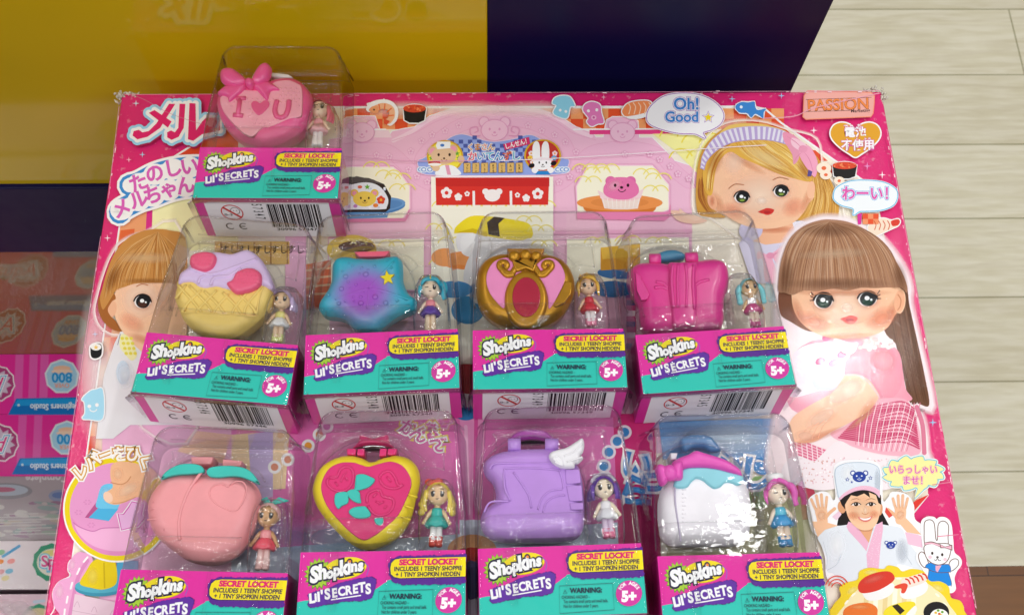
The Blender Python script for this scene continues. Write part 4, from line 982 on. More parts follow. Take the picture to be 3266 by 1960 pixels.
# coat
a.blob([(170, 830), (230, 745), (360, 735), (480, 720), (660, 720), (780, 735), (880, 760), (920, 850), (1000, 960), (1090, 1060), (1060, 1110), (860, 1060), (820, 1100), (700, 1200), (560, 1240), (400, 1230), (300, 1140), (250, 1120), (240, 1000), (200, 900)], '#DFE4EB')
a.soft(330, 900, 90, 160, '#FAFBFD', .8); a.soft(880, 950, 60, 120, '#C6CBD4', .7); a.stroke([(250, 1110), (330, 1060), (365, 980)], 5, '#B9C2CC'); a.stroke([(860, 860), (900, 960), (960, 1060)], 6, '#BCC4CE'); a.stroke([(215, 870), (250, 1000), (240, 1100)], 6, '#CBD2DA')
a.poly([(905, 790), (1010, 810), (1078, 840), (1070, 925), (990, 905), (930, 890)], '#EDBFD4')
a.poly([(430, 700), (480, 720), (560, 800), (600, 880), (580, 950), (540, 900), (430, 780), (412, 740)], '#EAB2CB'); a.poly([(715, 700), (660, 730), (620, 850), (580, 980), (590, 1110), (680, 1120), (700, 900), (720, 760)], '#EAB4CD')
for i in range(90):
    x, y = rnd.uniform(590, 700), rnd.uniform(760, 1100)
    a.ell(x, y, 2.4, 2.4, '#F7E6EE', n=6, hold=i > 0)
a.up()
a.poly([(480, 690), (650, 690), (640, 740), (600, 880), (520, 770)], '#E2A57C'); a.soft(570, 760, 80, 30, '#B86F48', .6)
# hands
def hand(a, cx, cy, s_, rot, thumb):
    ca, sa = math.cos(R(rot)), math.sin(R(rot))
    T = lambda x, y: (cx + s_ * (x * ca - y * sa), cy + s_ * (x * sa + y * ca))
    a.blob([T(-46, 20), T(-50, -40), T(-20, -62), T(30, -60), T(52, -30), T(50, 30), T(40, 90), T(-30, 90)], SK)
    for x0, x1, L, w in ((-40, -72, 90, 25), (-14, -26, 118, 26), (14, 18, 122, 26), (40, 62, 96, 24)):
        a.stroke([T(x0, -40), T((x0 + x1) / 2, -40 - L * .5), T(x1, -46 - L)], w * s_, '#EDBB96')
        a.stroke([T(x0 + 7, -50), T((x0 + x1) / 2 + 7, -40 - L * .4)], 3 * s_, '#C98A62')
    q = 1 if thumb > 0 else -1
    a.stroke([T(q * 30, 40), T(q * 66, 0), T(q * 118, -36)], 28 * s_, '#EAB48C')
    a.soft(*T(0, 10), 44 * s_, 50 * s_, '#F3C8A6', .9); a.stroke([T(-30, 0), T(0, -18), T(36, -10)], 3 * s_, '#CF9268'); a.stroke([T(-14, 50), T(8, 20), T(34, 6)], 3 * s_, '#CF9268')
a.poly([(120, 700), (220, 700), (340, 735), (230, 770), (170, 830)], SK); hand(a, 200, 640, 0.98, -6, 1)
a.poly([(820, 690), (900, 660), (960, 720), (1040, 810), (920, 790), (870, 730)], SK); hand(a, 865, 635, 0.92, 2, -1)
a.poly([(290, 660), (350, 610), (370, 640), (330, 690)], '#EBC9DA'); a.poly([(735, 620), (745, 580), (800, 650), (770, 670)], '#DC4A40')
# head
a.ell(372, 580, 34, 52, '#DC9E74', rot=-8); a.ell(694, 600, 22, 50, '#DC9E74', rot=6)
a.blob([(395, 480), (400, 560), (420, 650), (460, 720), (520, 765), (570, 776), (620, 764), (665, 715), (690, 640), (700, 560), (690, 470), (540, 420)], '#F2C5A0')
a.soft(540, 600, 130, 130, '#F6CDA8', .9); a.soft(470, 650, 60, 40, '#E2936C', .5); a.soft(645, 640, 50, 40, '#E2936C', .5)
a.poly([(355, 520), (360, 470), (430, 425), (540, 400), (640, 430), (700, 480), (705, 560), (680, 545), (660, 480), (600, 455), (610, 500), (560, 465), (500, 490), (450, 480), (415, 530), (398, 560), (400, 600), (370, 560)], '#1E1716')
for x, q in ((492, 1), (618, -1)):
    a.blob([(x - 38, 560), (x - 14, 546), (x + 14, 546), (x + 36, 558), (x + 10, 568), (x - 16, 568)], '#F0E4DC'); a.ell(x, 556, 19, 16, '#241814'); a.ell(x - 5, 552, 4, 4, '#F2EEEA'); a.stroke([(x - 42, 560), (x - 14, 542), (x + 14, 542), (x + 40, 556)], 7, '#2A1A14'); a.stroke([(x - 46, 522), (x, 508), (x + 40, 520)], 6, '#9A7458', taper=True)
a.stroke([(542, 628), (560, 640), (580, 640), (596, 626)], 5, '#C07F58'); a.soft(570, 605, 18, 40, '#FADDC0', .8)
a.blob([(508, 660), (540, 670), (580, 670), (628, 656), (610, 690), (578, 704), (545, 699), (522, 684)], '#D4706A'); a.blob([(520, 667), (547, 674), (583, 674), (617, 664), (602, 683), (575, 691), (545, 687)], '#F6F0EC')
# hat
a.blob([(345, 500), (322, 380), (315, 280), (345, 235), (430, 208), (560, 205), (655, 228), (690, 280), (688, 400), (690, 500), (640, 445), (540, 425), (430, 440)], '#DDE5EE')
a.stroke([(345, 500), (322, 380), (315, 280), (345, 235), (430, 208), (560, 205), (655, 228), (690, 280), (688, 400), (690, 500)], 5, '#A9BECF'); a.soft(420, 300, 80, 110, '#F8FAFC', .8); a.soft(670, 360, 30, 120, '#C9D2DC', .8)
a.poly(catmull([(345, 508), (400, 455), (480, 415), (560, 400), (640, 412), (692, 440)], False, 5) + catmull([(692, 500), (640, 456), (560, 436), (480, 448), (400, 486), (360, 520)], False, 5), '#EDB9CF')
for i in range(40): a.ell(370 + i * 8, 470 - 60 * math.sin(i / 40 * math.pi * .8) + rnd.uniform(-6, 10), 2.2, 2.2, '#FAEAF1', n=6, hold=i > 0)
a.up()
def bear_mark(a, x, y, r):
    for q in (-1, 1): a.ell(x + q * r * .95, y - r * .55, r * .42, r * .42, '#27409A'); a.ell(x + q * r * .95, y - r * .55, r * .26, r * .26, '#E8EDF5')
    a.ell(x, y, r, r * .8, '#27409A')
    for q in (-1, 1): a.ell(x + q * r * .38, y - r * .12, r * .13, r * .11, '#E8EDF5', hold=q > 0)
    a.ell(x, y + r * .2, r * .16, r * .1, '#8FA4DC'); a.stroke(a.arcpts(x, y + r * .25, r * .3, r * .22, 20, 160), r * .08, '#E8EDF5')
bear_mark(a, 518, 325, 56); bear_mark(a, 783, 900, 38)
for x, y, r in ((418, 348, 20), (612, 335, 20), (455, 370, 12), (590, 360, 12)): a.star(x, y, r, '#27409A')
for x, y in ((418, 348), (612, 335)): a.star(x, y, 10, '#E8EDF5')
fin(a, 'printed_girl_in_chef_coat')

# ---- rabbit
a = art(9.2).fr(FE)
LN, RW = '#6B4A3A', '#F3F2F4'
o_ = [(1060, 920), (1045, 780), (1050, 700), (1090, 670), (1140, 670), (1170, 690), (1200, 672), (1250, 680), (1285, 730), (1300, 860), (1310, 960), (1360, 1010), (1370, 1060), (1330, 1120), (1310, 1180), (1320, 1270), (1260, 1290), (1100, 1200), (1060, 1100), (1010, 1030), (1010, 970), (1050, 945)]
a.stroke(o_, 20, RW, closed=True); a.blob(o_, RW)
def outl(pts, c, w=7): a.stroke(pts, w * 2, LN, closed=True); a.blob(pts, c)
outl([(1078, 900), (1068, 780), (1072, 710), (1100, 690), (1130, 696), (1148, 730), (1160, 850), (1180, 850), (1184, 740), (1205, 705), (1240, 705), (1266, 740), (1262, 830), (1256, 910), (1170, 925)], RW)
outl([(1020, 990), (1040, 960), (1066, 975), (1090, 1030), (1100, 1070), (1070, 1085), (1035, 1050)], RW); outl([(1280, 1050), (1310, 1020), (1345, 1025), (1348, 1065), (1310, 1105), (1280, 1110)], RW)
outl([(1090, 1060), (1130, 1050), (1200, 1065), (1260, 1062), (1282, 1080), (1285, 1125), (1268, 1130), (1290, 1245), (1170, 1260), (1100, 1200), (1105, 1105), (1076, 1085)], '#1F84D8', 4)
outl([(1072, 905), (1080, 990), (1120, 1040), (1180, 1062), (1240, 1045), (1275, 990), (1280, 900), (1180, 890)], RW)
a.poly([(1160, 1072), (1190, 1070), (1210, 1070), (1175, 1130), (1160, 1110)], '#E8A9BE'); a.stroke([(1105, 1108), (1180, 1130), (1270, 1128)], 5, LN)
a.stroke([(1074, 888), (1130, 880), (1200, 905)], 22, LN); a.stroke([(1074, 888), (1130, 884), (1200, 905)], 14, '#EBB3C6'); a.poly([(1195, 890), (1240, 912), (1300, 895), (1302, 945), (1240, 925), (1200, 925)], LN); a.poly([(1202, 897), (1240, 915), (1293, 904), (1295, 936), (1240, 920), (1206, 918)], '#EBB3C6')
for x, y in ((1132, 968), (1216, 980)): a.ell(x, y, 10, 13, '#3A2A22')
a.ell(1176, 1000, 11, 8, '#3A2A22'); a.stroke([(1150, 1022), (1164, 1028), (1176, 1010), (1188, 1030), (1204, 1026)], 5, '#3A2A22')
for x, y in ((1114, 1000), (1240, 1020)): a.ell(x, y, 15, 14, '#EBC6D2')
a.poly([(1250, 1246), (1290, 1240), (1285, 1258), (1255, 1262)], RW)
fin(a, 'printed_rabbit')

# ---- yellow sushi tray at the lower right
a = art(9.6).fr(FE)
YL = '#EBCF2C'
a.blob([(360, 1330), (350, 1260), (400, 1215), (500, 1190), (520, 1120), (600, 1090), (720, 1100), (760, 1070), (840, 1085), (880, 1120), (960, 1100), (1060, 1120), (1110, 1200), (1200, 1205), (1270, 1250), (1290, 1340), (1370, 1370), (1400, 1450), (1380, 1600), (260, 1600), (290, 1420)], YL)
a.blob([(420, 1370), (520, 1260), (640, 1180), (820, 1170), (1000, 1180), (1160, 1270), (1260, 1380), (1300, 1600), (360, 1600)], '#F0E2B4')
for x in (560, 640, 720, 800, 880, 960): a.poly([(x, 1270), (x + 40, 1265), (x + 30, 1484), (x - 10, 1484)], ['#FAF3DC', '#E4CE94'][(x // 80) % 2])
for x, y, r in ((468, 1316, -40), (410, 1380, -50), (850, 1180, 0), (1175, 1320, 40), (1240, 1400, 45), (710, 1140, -10)): a.ell(x, y, 24, 9, '#F8F3DC', rot=r)
a.soft(460, 1280, 60, 30, '#F7EC8C', .8, -30); a.soft(1180, 1260, 60, 30, '#F7EC8C', .8, 25); a.soft(620, 1130, 70, 26, '#F7EC8C', .8)
a.blob([(550, 1290), (660, 1270), (800, 1220), (795, 1300), (720, 1350), (610, 1368), (560, 1340)], '#EFEDEC'); a.blob([(506, 1262), (520, 1210), (580, 1160), (680, 1126), (770, 1122), (812, 1160), (800, 1205), (700, 1270), (600, 1300), (530, 1300)], '#D23A2C'); a.soft(640, 1185, 110, 34, '#E8685A', .8, -18)
a.blob([(860, 1290), (930, 1240), (1060, 1200), (1096, 1250), (1060, 1310), (960, 1350), (880, 1345)], '#EEECEC'); a.blob([(870, 1200), (960, 1160), (1060, 1135), (1090, 1175), (1060, 1215), (960, 1250), (900, 1255)], '#F2DCD0')
for i in range(5): a.stroke([(908 + i * 36, 1185 - i * 11), (930 + i * 36, 1195 - i * 11), (945 + i * 36, 1225 - i * 11)], 14, '#D8432F')
a.blob([(812, 1250), (850, 1230), (900, 1220), (925, 1240), (900, 1300), (870, 1300), (870, 1265), (830, 1265)], '#DD4A34')
a.blob([(380, 1484), (400, 1430), (480, 1394), (590, 1385), (660, 1420), (670, 1470), (640, 1540), (400, 1560)], '#E2742E'); a.soft(520, 1420, 100, 24, '#F0A060', .8)
a.blob([(720, 1484), (760, 1420), (880, 1380), (970, 1376), (990, 1410), (960, 1470), (800, 1520)], '#EAD630'); a.poly([(792, 1410), (840, 1395), (900, 1450), (860, 1484)], '#33281E'); a.blob([(960, 1430), (992, 1410), (1000, 1450), (960, 1500), (900, 1500)], '#EEECE6')
a.ell(1165, 1465, 108, 90, '#1F1B1D'); a.ell(1190, 1500, 78, 64, '#F0EEEA')
for x, y, c in ((1160, 1468, '#E0B83C'), (1190, 1478, '#D8642E'), (1215, 1462, '#6FA83C'), (1180, 1450, '#6FA83C'), (1205, 1490, '#E8C440')): a.ell(x, y, 12, 10, c)
for i in range(3): a.stroke(a.arcpts(330, 1270, 100 - i * 26, 110 - i * 28, 200, 330), 9, '#DC4A34')
fin(a, 'printed_sushi_tray')

# ---- lever picture in a yellow ring, lower left
a = art(6.2).fr(FF)
a.stroke([(640, 1000), (560, 1060), (545, 1130), (560, 1180), (470, 1230), (425, 1320), (440, 1430), (400, 1500)], 8, Wh)
a.blob([(640, 990), (575, 1040), (545, 1110), (570, 1180), (480, 1220), (426, 1310), (440, 1420), (480, 1484), (460, 1560), (620, 1560), (700, 1200), (740, 1040)], '#E9A5CF')
a.soft(580, 1090, 30, 50, '#F6CDE4', .8); a.soft(480, 1300, 40, 70, '#F6CDE4', .8); a.stroke([(700, 1060), (630, 1180), (590, 1340), (560, 1500)], 30, '#D98ABC')
for x, y, r in ((685, 1050, 50), (628, 1142, 66), (574, 1255, 75), (540, 1365, 80), (520, 1465, 85)): a.stroke([(x - 24 * math.cos(R(r)), y + 24 * math.sin(R(r))), (x + 24 * math.cos(R(r)), y - 24 * math.sin(R(r)))], 15, '#F7F1F4', sm=False)
a.poly([(600, 1320), (1100, 1420), (1100, 1600), (560, 1600)], '#E5C9D8'); a.stroke([(580, 1450), (1000, 1530)], 4, '#C9A4B8')
for x, y in ((620, 1380), (755, 1420), (900, 1450)): a.stroke([(x - 24, y + 40), (x, y), (x + 20, y + 44)], 4, '#C89FB6')
a.ell(790, 1275, 190, 66, '#3F93AE'); a.ell(790, 1258, 188, 56, '#56AFC4'); a.poly([(930, 1060), (1100, 1060), (1100, 1300), (930, 1300)], '#4FA0C8')
a.blob([(735, 1070), (800, 1040), (900, 1050), (930, 1120), (925, 1240), (830, 1285), (740, 1275), (640, 1240), (690, 1140)], '#E5CB1E'); a.stroke([(830, 1080), (835, 1270)], 12, '#C9AE16'); a.soft(740, 1180, 50, 80, '#F5E35C', .8)
cx, cy = 932, 655
a.ell(cx, cy, 425, 418, Wh, n=64); a.ell(cx, cy, 412, 405, '#EAD21C', n=64); a.ell(cx, cy, 372, 366, '#E59BCB', n=64)
a.blob([(575, 720), (640, 790), (760, 830), (900, 800), (1010, 790), (1200, 800), (1200, 900), (1050, 1000), (930, 1018), (800, 1000), (680, 920), (590, 810)], '#E18FC2')
a.blob([(600, 780), (640, 800), (735, 830), (800, 810), (905, 800), (1000, 795), (1180, 840), (1080, 960), (920, 985), (760, 950), (650, 870)], '#EDB0D6')
a.stroke([(590, 760), (640, 795), (740, 828), (815, 805), (915, 800), (1000, 800)], 8, '#C975AE')
for x, y in ((700, 600), (630, 680), (730, 780)):
    for i in range(6): a.ell(x + 24 * math.cos(i * 1.05), y + 16 * math.sin(i * 1.05), 9, 7, '#DB8DC0', n=8, hold=i > 0)
    a.up()
a.poly([(680, 720), (770, 600), (800, 560), (960, 600), (865, 748)], '#B8568E'); a.poly([(710, 722), (790, 640), (945, 650), (868, 748)], '#4FB4E2'); a.blob([(770, 640), (782, 560), (808, 480), (860, 455), (920, 465), (960, 500), (945, 640), (870, 650)], '#6FC6EC'); a.soft(850, 530, 60, 60, '#A6DEF5', .8)
a.blob([(890, 310), (960, 280), (1100, 300), (1250, 380), (1250, 640), (1100, 560), (1000, 600), (920, 620), (850, 600), (826, 560), (850, 520), (900, 480), (880, 400)], '#EDB78F')
a.soft(1020, 500, 120, 60, '#F8D6B6', .8, -30); a.soft(940, 380, 50, 60, '#F6CDA8', .8); a.stroke([(885, 445), (960, 460), (1010, 440), (1040, 400)], 8, '#C88A62'); a.ell(862, 560, 34, 46, '#F5CDB4', rot=-30)
a.stroke([(900, 610), (980, 600), (1080, 560)], 6, '#CF8F66')
arw = [(1030, 640), (1050, 600), (1140, 620), (1120, 700), (1150, 720), (1100, 780), (970, 815), (945, 690), (985, 700)]
a.stroke(arw, 34, Wh, closed=True, sm=False); a.stroke(arw, 18, '#CF52B0', closed=True, sm=False); a.poly(arw, '#E9B4E0')
for ch, x, y, r in (('レ', 652, 368, -40), ('バ', 748, 285, -36), ('ー', 850, 232, -20), ('を', 955, 232, -4), ('ひ', 1058, 232, 6), ('く', 1150, 290, 30)):
    for off, c in ((0.20, Wh), (0.11, '#D29A40'), (0.03, '#F7F3EA')): a.text(ch, x, y, 124, c, rot=r, off=off)
fin(a, 'printed_lever_picture')

# ---- small icons and sparkles
a = art(7.4).fr(FB)
def nx(name, F=None):
    global a
    F = F or a.F; fin(a, name); a = art(7.4).fr(F)
a.stroke([(205, 150), (230, 125), (290, 112), (340, 122), (370, 160), (366, 210), (340, 240)], 46, Wh); a.stroke([(225, 158), (290, 132), (345, 150), (352, 200), (330, 232)], 38, '#F1B48C'); a.blob([(200, 160), (225, 135), (260, 135), (262, 175), (230, 178)], '#EDA070')
for i, (x, y, r) in enumerate(((270, 140, 80), (305, 138, 95), (335, 160, 140), (345, 195, 175))): a.stroke([(x - 18 * math.cos(R(r)), y - 18 * math.sin(R(r))), (x + 18 * math.cos(R(r)), y + 18 * math.sin(R(r)))], 8, '#E8703C', sm=False)
a.stroke([(210, 140), (190, 120), (220, 112), (280, 108), (300, 88)], 8, Wh); a.ell(235, 157, 6, 6, '#2A1A16'); a.poly([(300, 215), (340, 232), (320, 255), (300, 248)], '#E0543A')
nx('printed_shrimp')
def gunkan(x, y, w, h, tilt):
    T = lambda u, v: (x + u * w - v * tilt, y + v * h + u * tilt * .4)
    body = [T(-.5, -.28), T(.5, -.28), T(.44, .36), T(.2, .5), T(-.2, .5), T(-.42, .36)]
    a.stroke(body, 18, Wh, closed=True, sm=False); a.ell(x, y - h * .28, w * .5, h * .26, Wh); a.poly(body, '#1B1819'); a.ell(x, y - h * .28, w * .5, h * .22, '#D8482C')
    for i in range(22): a.ell(x + rnd.uniform(-.42, .42) * w, y - h * .3 + rnd.uniform(-.13, .13) * h, 7, 6, rnd.choice(['#E5683A', '#C73A24', '#EE8A58']), n=8)
gunkan(500, 182, 150, 120, 6); nx('printed_roe_roll')
sq = [(1420, 80), (1470, 65), (1520, 75), (1550, 130), (1520, 140), (1500, 210), (1440, 200), (1410, 175), (1430, 130), (1405, 115)]
a.stroke(sq, 14, Wh, closed=True); a.blob(sq, '#8FD0E8'); a.ell(1455, 160, 9, 9, Wh); a.ell(1492, 168, 9, 9, Wh)
nx('printed_squid')
oc = [(1605, 160), (1620, 120), (1665, 105), (1715, 125), (1725, 180), (1740, 240), (1700, 250), (1660, 265), (1630, 235), (1640, 210)]
a.stroke(oc, 14, Wh, closed=True); a.blob(oc, '#E27CB8'); a.ell(1640, 165, 10, 10, Wh); a.ell(1695, 158, 10, 10, Wh); a.ell(1675, 208, 17, 15, '#F2B8D8'); a.ell(1675, 208, 8, 8, '#C95A9C')
nx('printed_octopus')
sm = [(1862, 160), (1900, 115), (1980, 98), (2045, 105), (2056, 150), (2000, 180), (1900, 200), (1870, 190)]
a.stroke(sm, 14, Wh, closed=True); a.blob([(1890, 190), (2040, 160), (2050, 185), (1980, 215), (1905, 215)], Wh); a.blob(sm, '#EE8C58')
for i in range(5): a.stroke([(1900 + i * 34, 112), (1915 + i * 34, 140), (1905 + i * 34, 185)], 6, '#F8D0B0')
nx('printed_salmon_sushi', FC)
fs = [(575, 195), (580, 165), (620, 145), (670, 148), (715, 142), (722, 180), (740, 205), (800, 195), (785, 225), (782, 268), (755, 250), (720, 235), (690, 262), (660, 230), (605, 225)]
a.stroke(fs, 16, Wh, closed=True, sm=False); a.blob(fs, '#3F88D2'); a.ell(616, 182, 11, 11, '#EAF2FA')
nx('printed_fish')
for (x, y, r0) in ((1235, 640, 56), (1250, 690, 44), (1350, 735, 40)):
    for k in (1, .66, .33): a.ell(x, y, r0 * k, r0 * .8 * k, ['#E86A40', '#F6E4D0'][int(k * 3) % 2])
nx('printed_swirl')
gunkan(1390, 655, 184, 125, 6); nx('printed_roe_roll')
a.poly([(1485, 985), (1520, 975), (1515, 1060), (1490, 1060)], '#D9309A')
for i in range(3):
    for j in range(2): a.poly([(1525 + i * 40, 980 + j * 40), (1565 + i * 40, 980 + j * 40), (1565 + i * 40, 1020 + j * 40), (1525 + i * 40, 1020 + j * 40)], ['#E4552F', '#EE9468'][(i + j) % 2], hold=i + j > 0)
nx('printed_checks')
pr = [(1565, 1085), (1600, 1030), (1680, 1015), (1740, 1030), (1790, 1020), (1806, 1040), (1790, 1070), (1750, 1090), (1640, 1140), (1590, 1150)]
a.stroke(pr, 14, Wh, closed=True); a.blob(pr, '#F3DCC6'); a.blob([(1740, 1035), (1790, 1022), (1805, 1042), (1788, 1068), (1748, 1072)], '#D8402E')
for i in range(4): a.stroke([(1610 + i * 34, 1035), (1625 + i * 34, 1065), (1615 + i * 34, 1100)], 7, '#D2603E')
nx('printed_prawn_sushi', FG)
sr = [(700, 810), (710, 780), (755, 762), (785, 780), (782, 850), (745, 876), (708, 865)]
a.stroke(sr, 24, Wh, closed=True); a.blob(sr, '#1B191C'); a.ell(743, 790, 40, 26, '#F3F1EE'); a.star(742, 792, 20, '#F0C46A')
nx('printed_seaweed_roll')
sqd = [(636, 1185), (690, 1130), (740, 1112), (795, 1118), (795, 1330), (690, 1338), (640, 1332), (660, 1290), (655, 1210)]
a.stroke(sqd, 16, Wh, closed=True); a.blob(sqd, '#A5D9F0'); a.ell(692, 1240, 14, 14, Wh); a.ell(750, 1230, 14, 14, Wh); a.stroke(a.arcpts(722, 1256, 28, 24, 20, 160), 7, Wh)
nx('printed_squid', FG)
for F_, x, y, r, c in ((FG, 735, 692, 26, '#C9DCF4'), (FA, 240, 188, 28, '#CFE6FA'), (FA, 290, 590, 26, '#A8D2F4'), (FA, 184, 630, 24, '#F8B8D0'), (FA, 16, 1246, 28, '#F4DCE8'), (FC, 548, 122, 26, '#8FC4EC'), (FC, 918, 98, 26, '#8FC4EC'), (FC, 1160, 358, 28, '#F6E8F0'),
                       (FC, 1560, 625, 32, '#D88CC0'), (FC, 1672, 690, 30, '#F6E8F0'), (FD, 984, 1242, 26, '#8FC4EC'), (FB, 458, 60, 16, '#F0B0C8'), (FB, 1740, 75, 18, '#F0C0D4')):
    a.fr(F_); a.spark(x, y, r, c); nx('printed_sparkle')
a = art(7.0).fr(FE)
a.poly([(975, 620), (1110, 470), (1000, 520), (950, 560)], '#DC3A30')
for q in range(3): a.stroke(a.arcpts(905, 470, 70 - q * 22, 46 - q * 14, 180, 340), 7, '#F3D8C8')
fin(a, 'printed_red_corner')

# ---- wear: rubbed white edges, creases and crushed corners
for (p, q, n) in (((376, 348), (342, 640), 10), ((318, 760), (140, 1960), 18), ((2832, 420), (3008, 1380), 30), ((3012, 1400), (3115, 1940), 34), ((400, 300), (2800, 288), 34)):
    a = art(9.6).fr(FS)
    for i in range(n):
        t = rnd.random(); x, y = p[0] + (q[0] - p[0]) * t, p[1] + (q[1] - p[1]) * t
        L = rnd.uniform(3, 13); dx, dy = (q[0] - p[0]), (q[1] - p[1]); dl = math.hypot(dx, dy)
        ins = rnd.uniform(7, 13) * (1 if p[0] < 1600 else -1)
        if p[1] < 310 and q[1] < 310: x, y = x, y + rnd.uniform(8, 16)
        else: x += ins
        a.stroke([(x, y), (x + dx / dl * L, y + dy / dl * L + rnd.uniform(-1, 1))], rnd.uniform(1.2, 3), rnd.choice(['#F4D9DE', '#F2C4D0', '#F7EDEE']), sm=False)
    a.stroke([(p[0] + (8 if p[0] < 1600 else -8) * (p[1] > 310), p[1] + (10 if q[1] < 310 else 0)), (q[0] + (8 if p[0] < 1600 else -8) * (p[1] > 310), q[1] + (10 if q[1] < 310 else 0))], 1.6, '#E89AB4', sm=False)
    fin(a, 'rubbed_edge')
for pts, c in (([(1095, 505), (1300, 520), (1500, 520)], '#D89ABA'), ([(1600, 520), (1900, 505), (2300, 478), (2440, 470)], '#F4E6EC'), ([(2430, 385), (2530, 378), (2600, 350), (2800, 305)], '#E8A8B8'), ([(2968, 1548), (3024, 1540)], '#E08AA0'), ([(2985, 1712), (3050, 1706)], '#E07898')): a = art(9.6).fr(FS); a.stroke(pts, 2.5, c); fin(a, 'crease')
M_TORN = plastic('torn_card_fibre', '#D9D2C4', 0.8, var=0.15, bst=0)
def torn(cx, cy, n, sx, sy, name):
    m = MB(); c = P((cx, cy), 0.0)
    for i in range(n):
        p = Vector(c) + Vector((rnd.uniform(-1.6, 1.6) * sx, rnd.uniform(-1.5, 1.5) * sy, rnd.uniform(-.006, .002)))
        d = Vector((rnd.gauss(0, 1), rnd.gauss(0, .7) + .3, rnd.gauss(0, .6))).normalized() * rnd.uniform(.0012, .0042)
        m.tube([p, p + d * .5 + Vector((0, 0, rnd.uniform(-.001, .001))), p + d], [.0009, .0011, .0003], 4)
    for i in range(n // 3):
        p = Vector(c) + Vector((rnd.uniform(-1.6, 1.6) * sx, rnd.uniform(-1.2, 1.2) * sy, rnd.uniform(-.004, .001)))
        u = Vector((rnd.gauss(0, 1), rnd.gauss(0, 1), rnd.gauss(0, .5))).normalized() * rnd.uniform(.002, .0045); w = Vector((u.y, -u.x, rnd.gauss(0, .002))) * .6
        m.ring_loft([[p, p + u, p + u + w, p + w * 1.2], [q + Vector((0, 0, .0006)) for q in (p, p + u, p + u + w, p + w * 1.2)]])
    m.build(name, M_TORN, carton, origin=OR)
torn(404, 302, 26, .006, .0016, 'torn_corner'); torn(384, 312, 16, .0016, .003, 'torn_corner'); torn(2790, 292, 28, .006, .0018, 'torn_corner'); torn(2818, 310, 20, .0016, .003, 'torn_corner')
# ================================================================ the nine small packages
PKG = [(0.136995, -0.082962, -0.01206), (0.114256, -0.235039, -0.10088), (0.223836, -0.231188, 0.03495), (0.339444, -0.230376, 0.00339), (0.452712, -0.232245, 0.05423),
       (0.116809, -0.392124, -0.03781), (0.229157, -0.381163, 0.00068), (0.342187, -0.379540, 0.01945), (0.457259, -0.386448, 0.01047)]
WP, PH, HB, HT = 0.105, 0.0439, 0.0495, 0.0475       # panel width, panel height, front height at bottom and at the panel's top
TOP, ZTOP = 0.0955, 0.043
def zfront(y): return HT + (HT - HB) / PH * y if y < 0 else HT + (ZTOP - HT) * y / TOP
def local(i, s, z):
    x, y, a = PKG[i]; p = P(s, z); dx, dy = p[0] - x, p[1] - y
    return (dx * math.cos(a) + dy * math.sin(a), -dx * math.sin(a) + dy * math.cos(a))
# print layout of the front: read from one package, laid out on the flat panel
def homog(src, dst):
    A = []
    for (x, y), (u, v) in zip(src, dst): A += [[x, y, 1, 0, 0, 0, -u * x, -u * y, -u], [0, 0, 0, x, y, 1, -v * x, -v * y, -v]]
    return np.linalg.svd(np.array(A))[2][-1].reshape(3, 3)
HM = homog([(75, 830), (1085, 825), (1125, 1215), (75, 1232)], [(-WP / 2, 0), (WP / 2, 0), (WP / 2, -PH), (-WP / 2, -PH)])
def pmap(q):
    w = HM @ np.array([q[0], q[1], 1.0]); x, y = w[0] / w[2], w[1] / w[2]
    return (x, y, zfront(min(y, 0)))
FN = Vector((0, -(HT - HB) / PH, 1)).normalized()
MAG, TEAL, PUR, YEL = '#E0319F', '#2EC6B6', '#5A2A90', '#F2DC22'
M_CARDBASE = plastic('magenta_card_stock', '#D42C97', 0.35, coat=0.4, var=0.05, bst=0.02)
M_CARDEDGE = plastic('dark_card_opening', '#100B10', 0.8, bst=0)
def rough_poly(pts, amp, step=9):
    out = []
    for i in range(len(pts)):
        p, q = np.array(pts[i], float), np.array(pts[(i + 1) % len(pts)], float)
        n = max(1, int(np.hypot(*(q - p)) / step))
        for k in range(n): out.append(p + (q - p) * k / n + np.array([rnd.uniform(-amp, amp), rnd.uniform(-amp, amp)]))
    return out
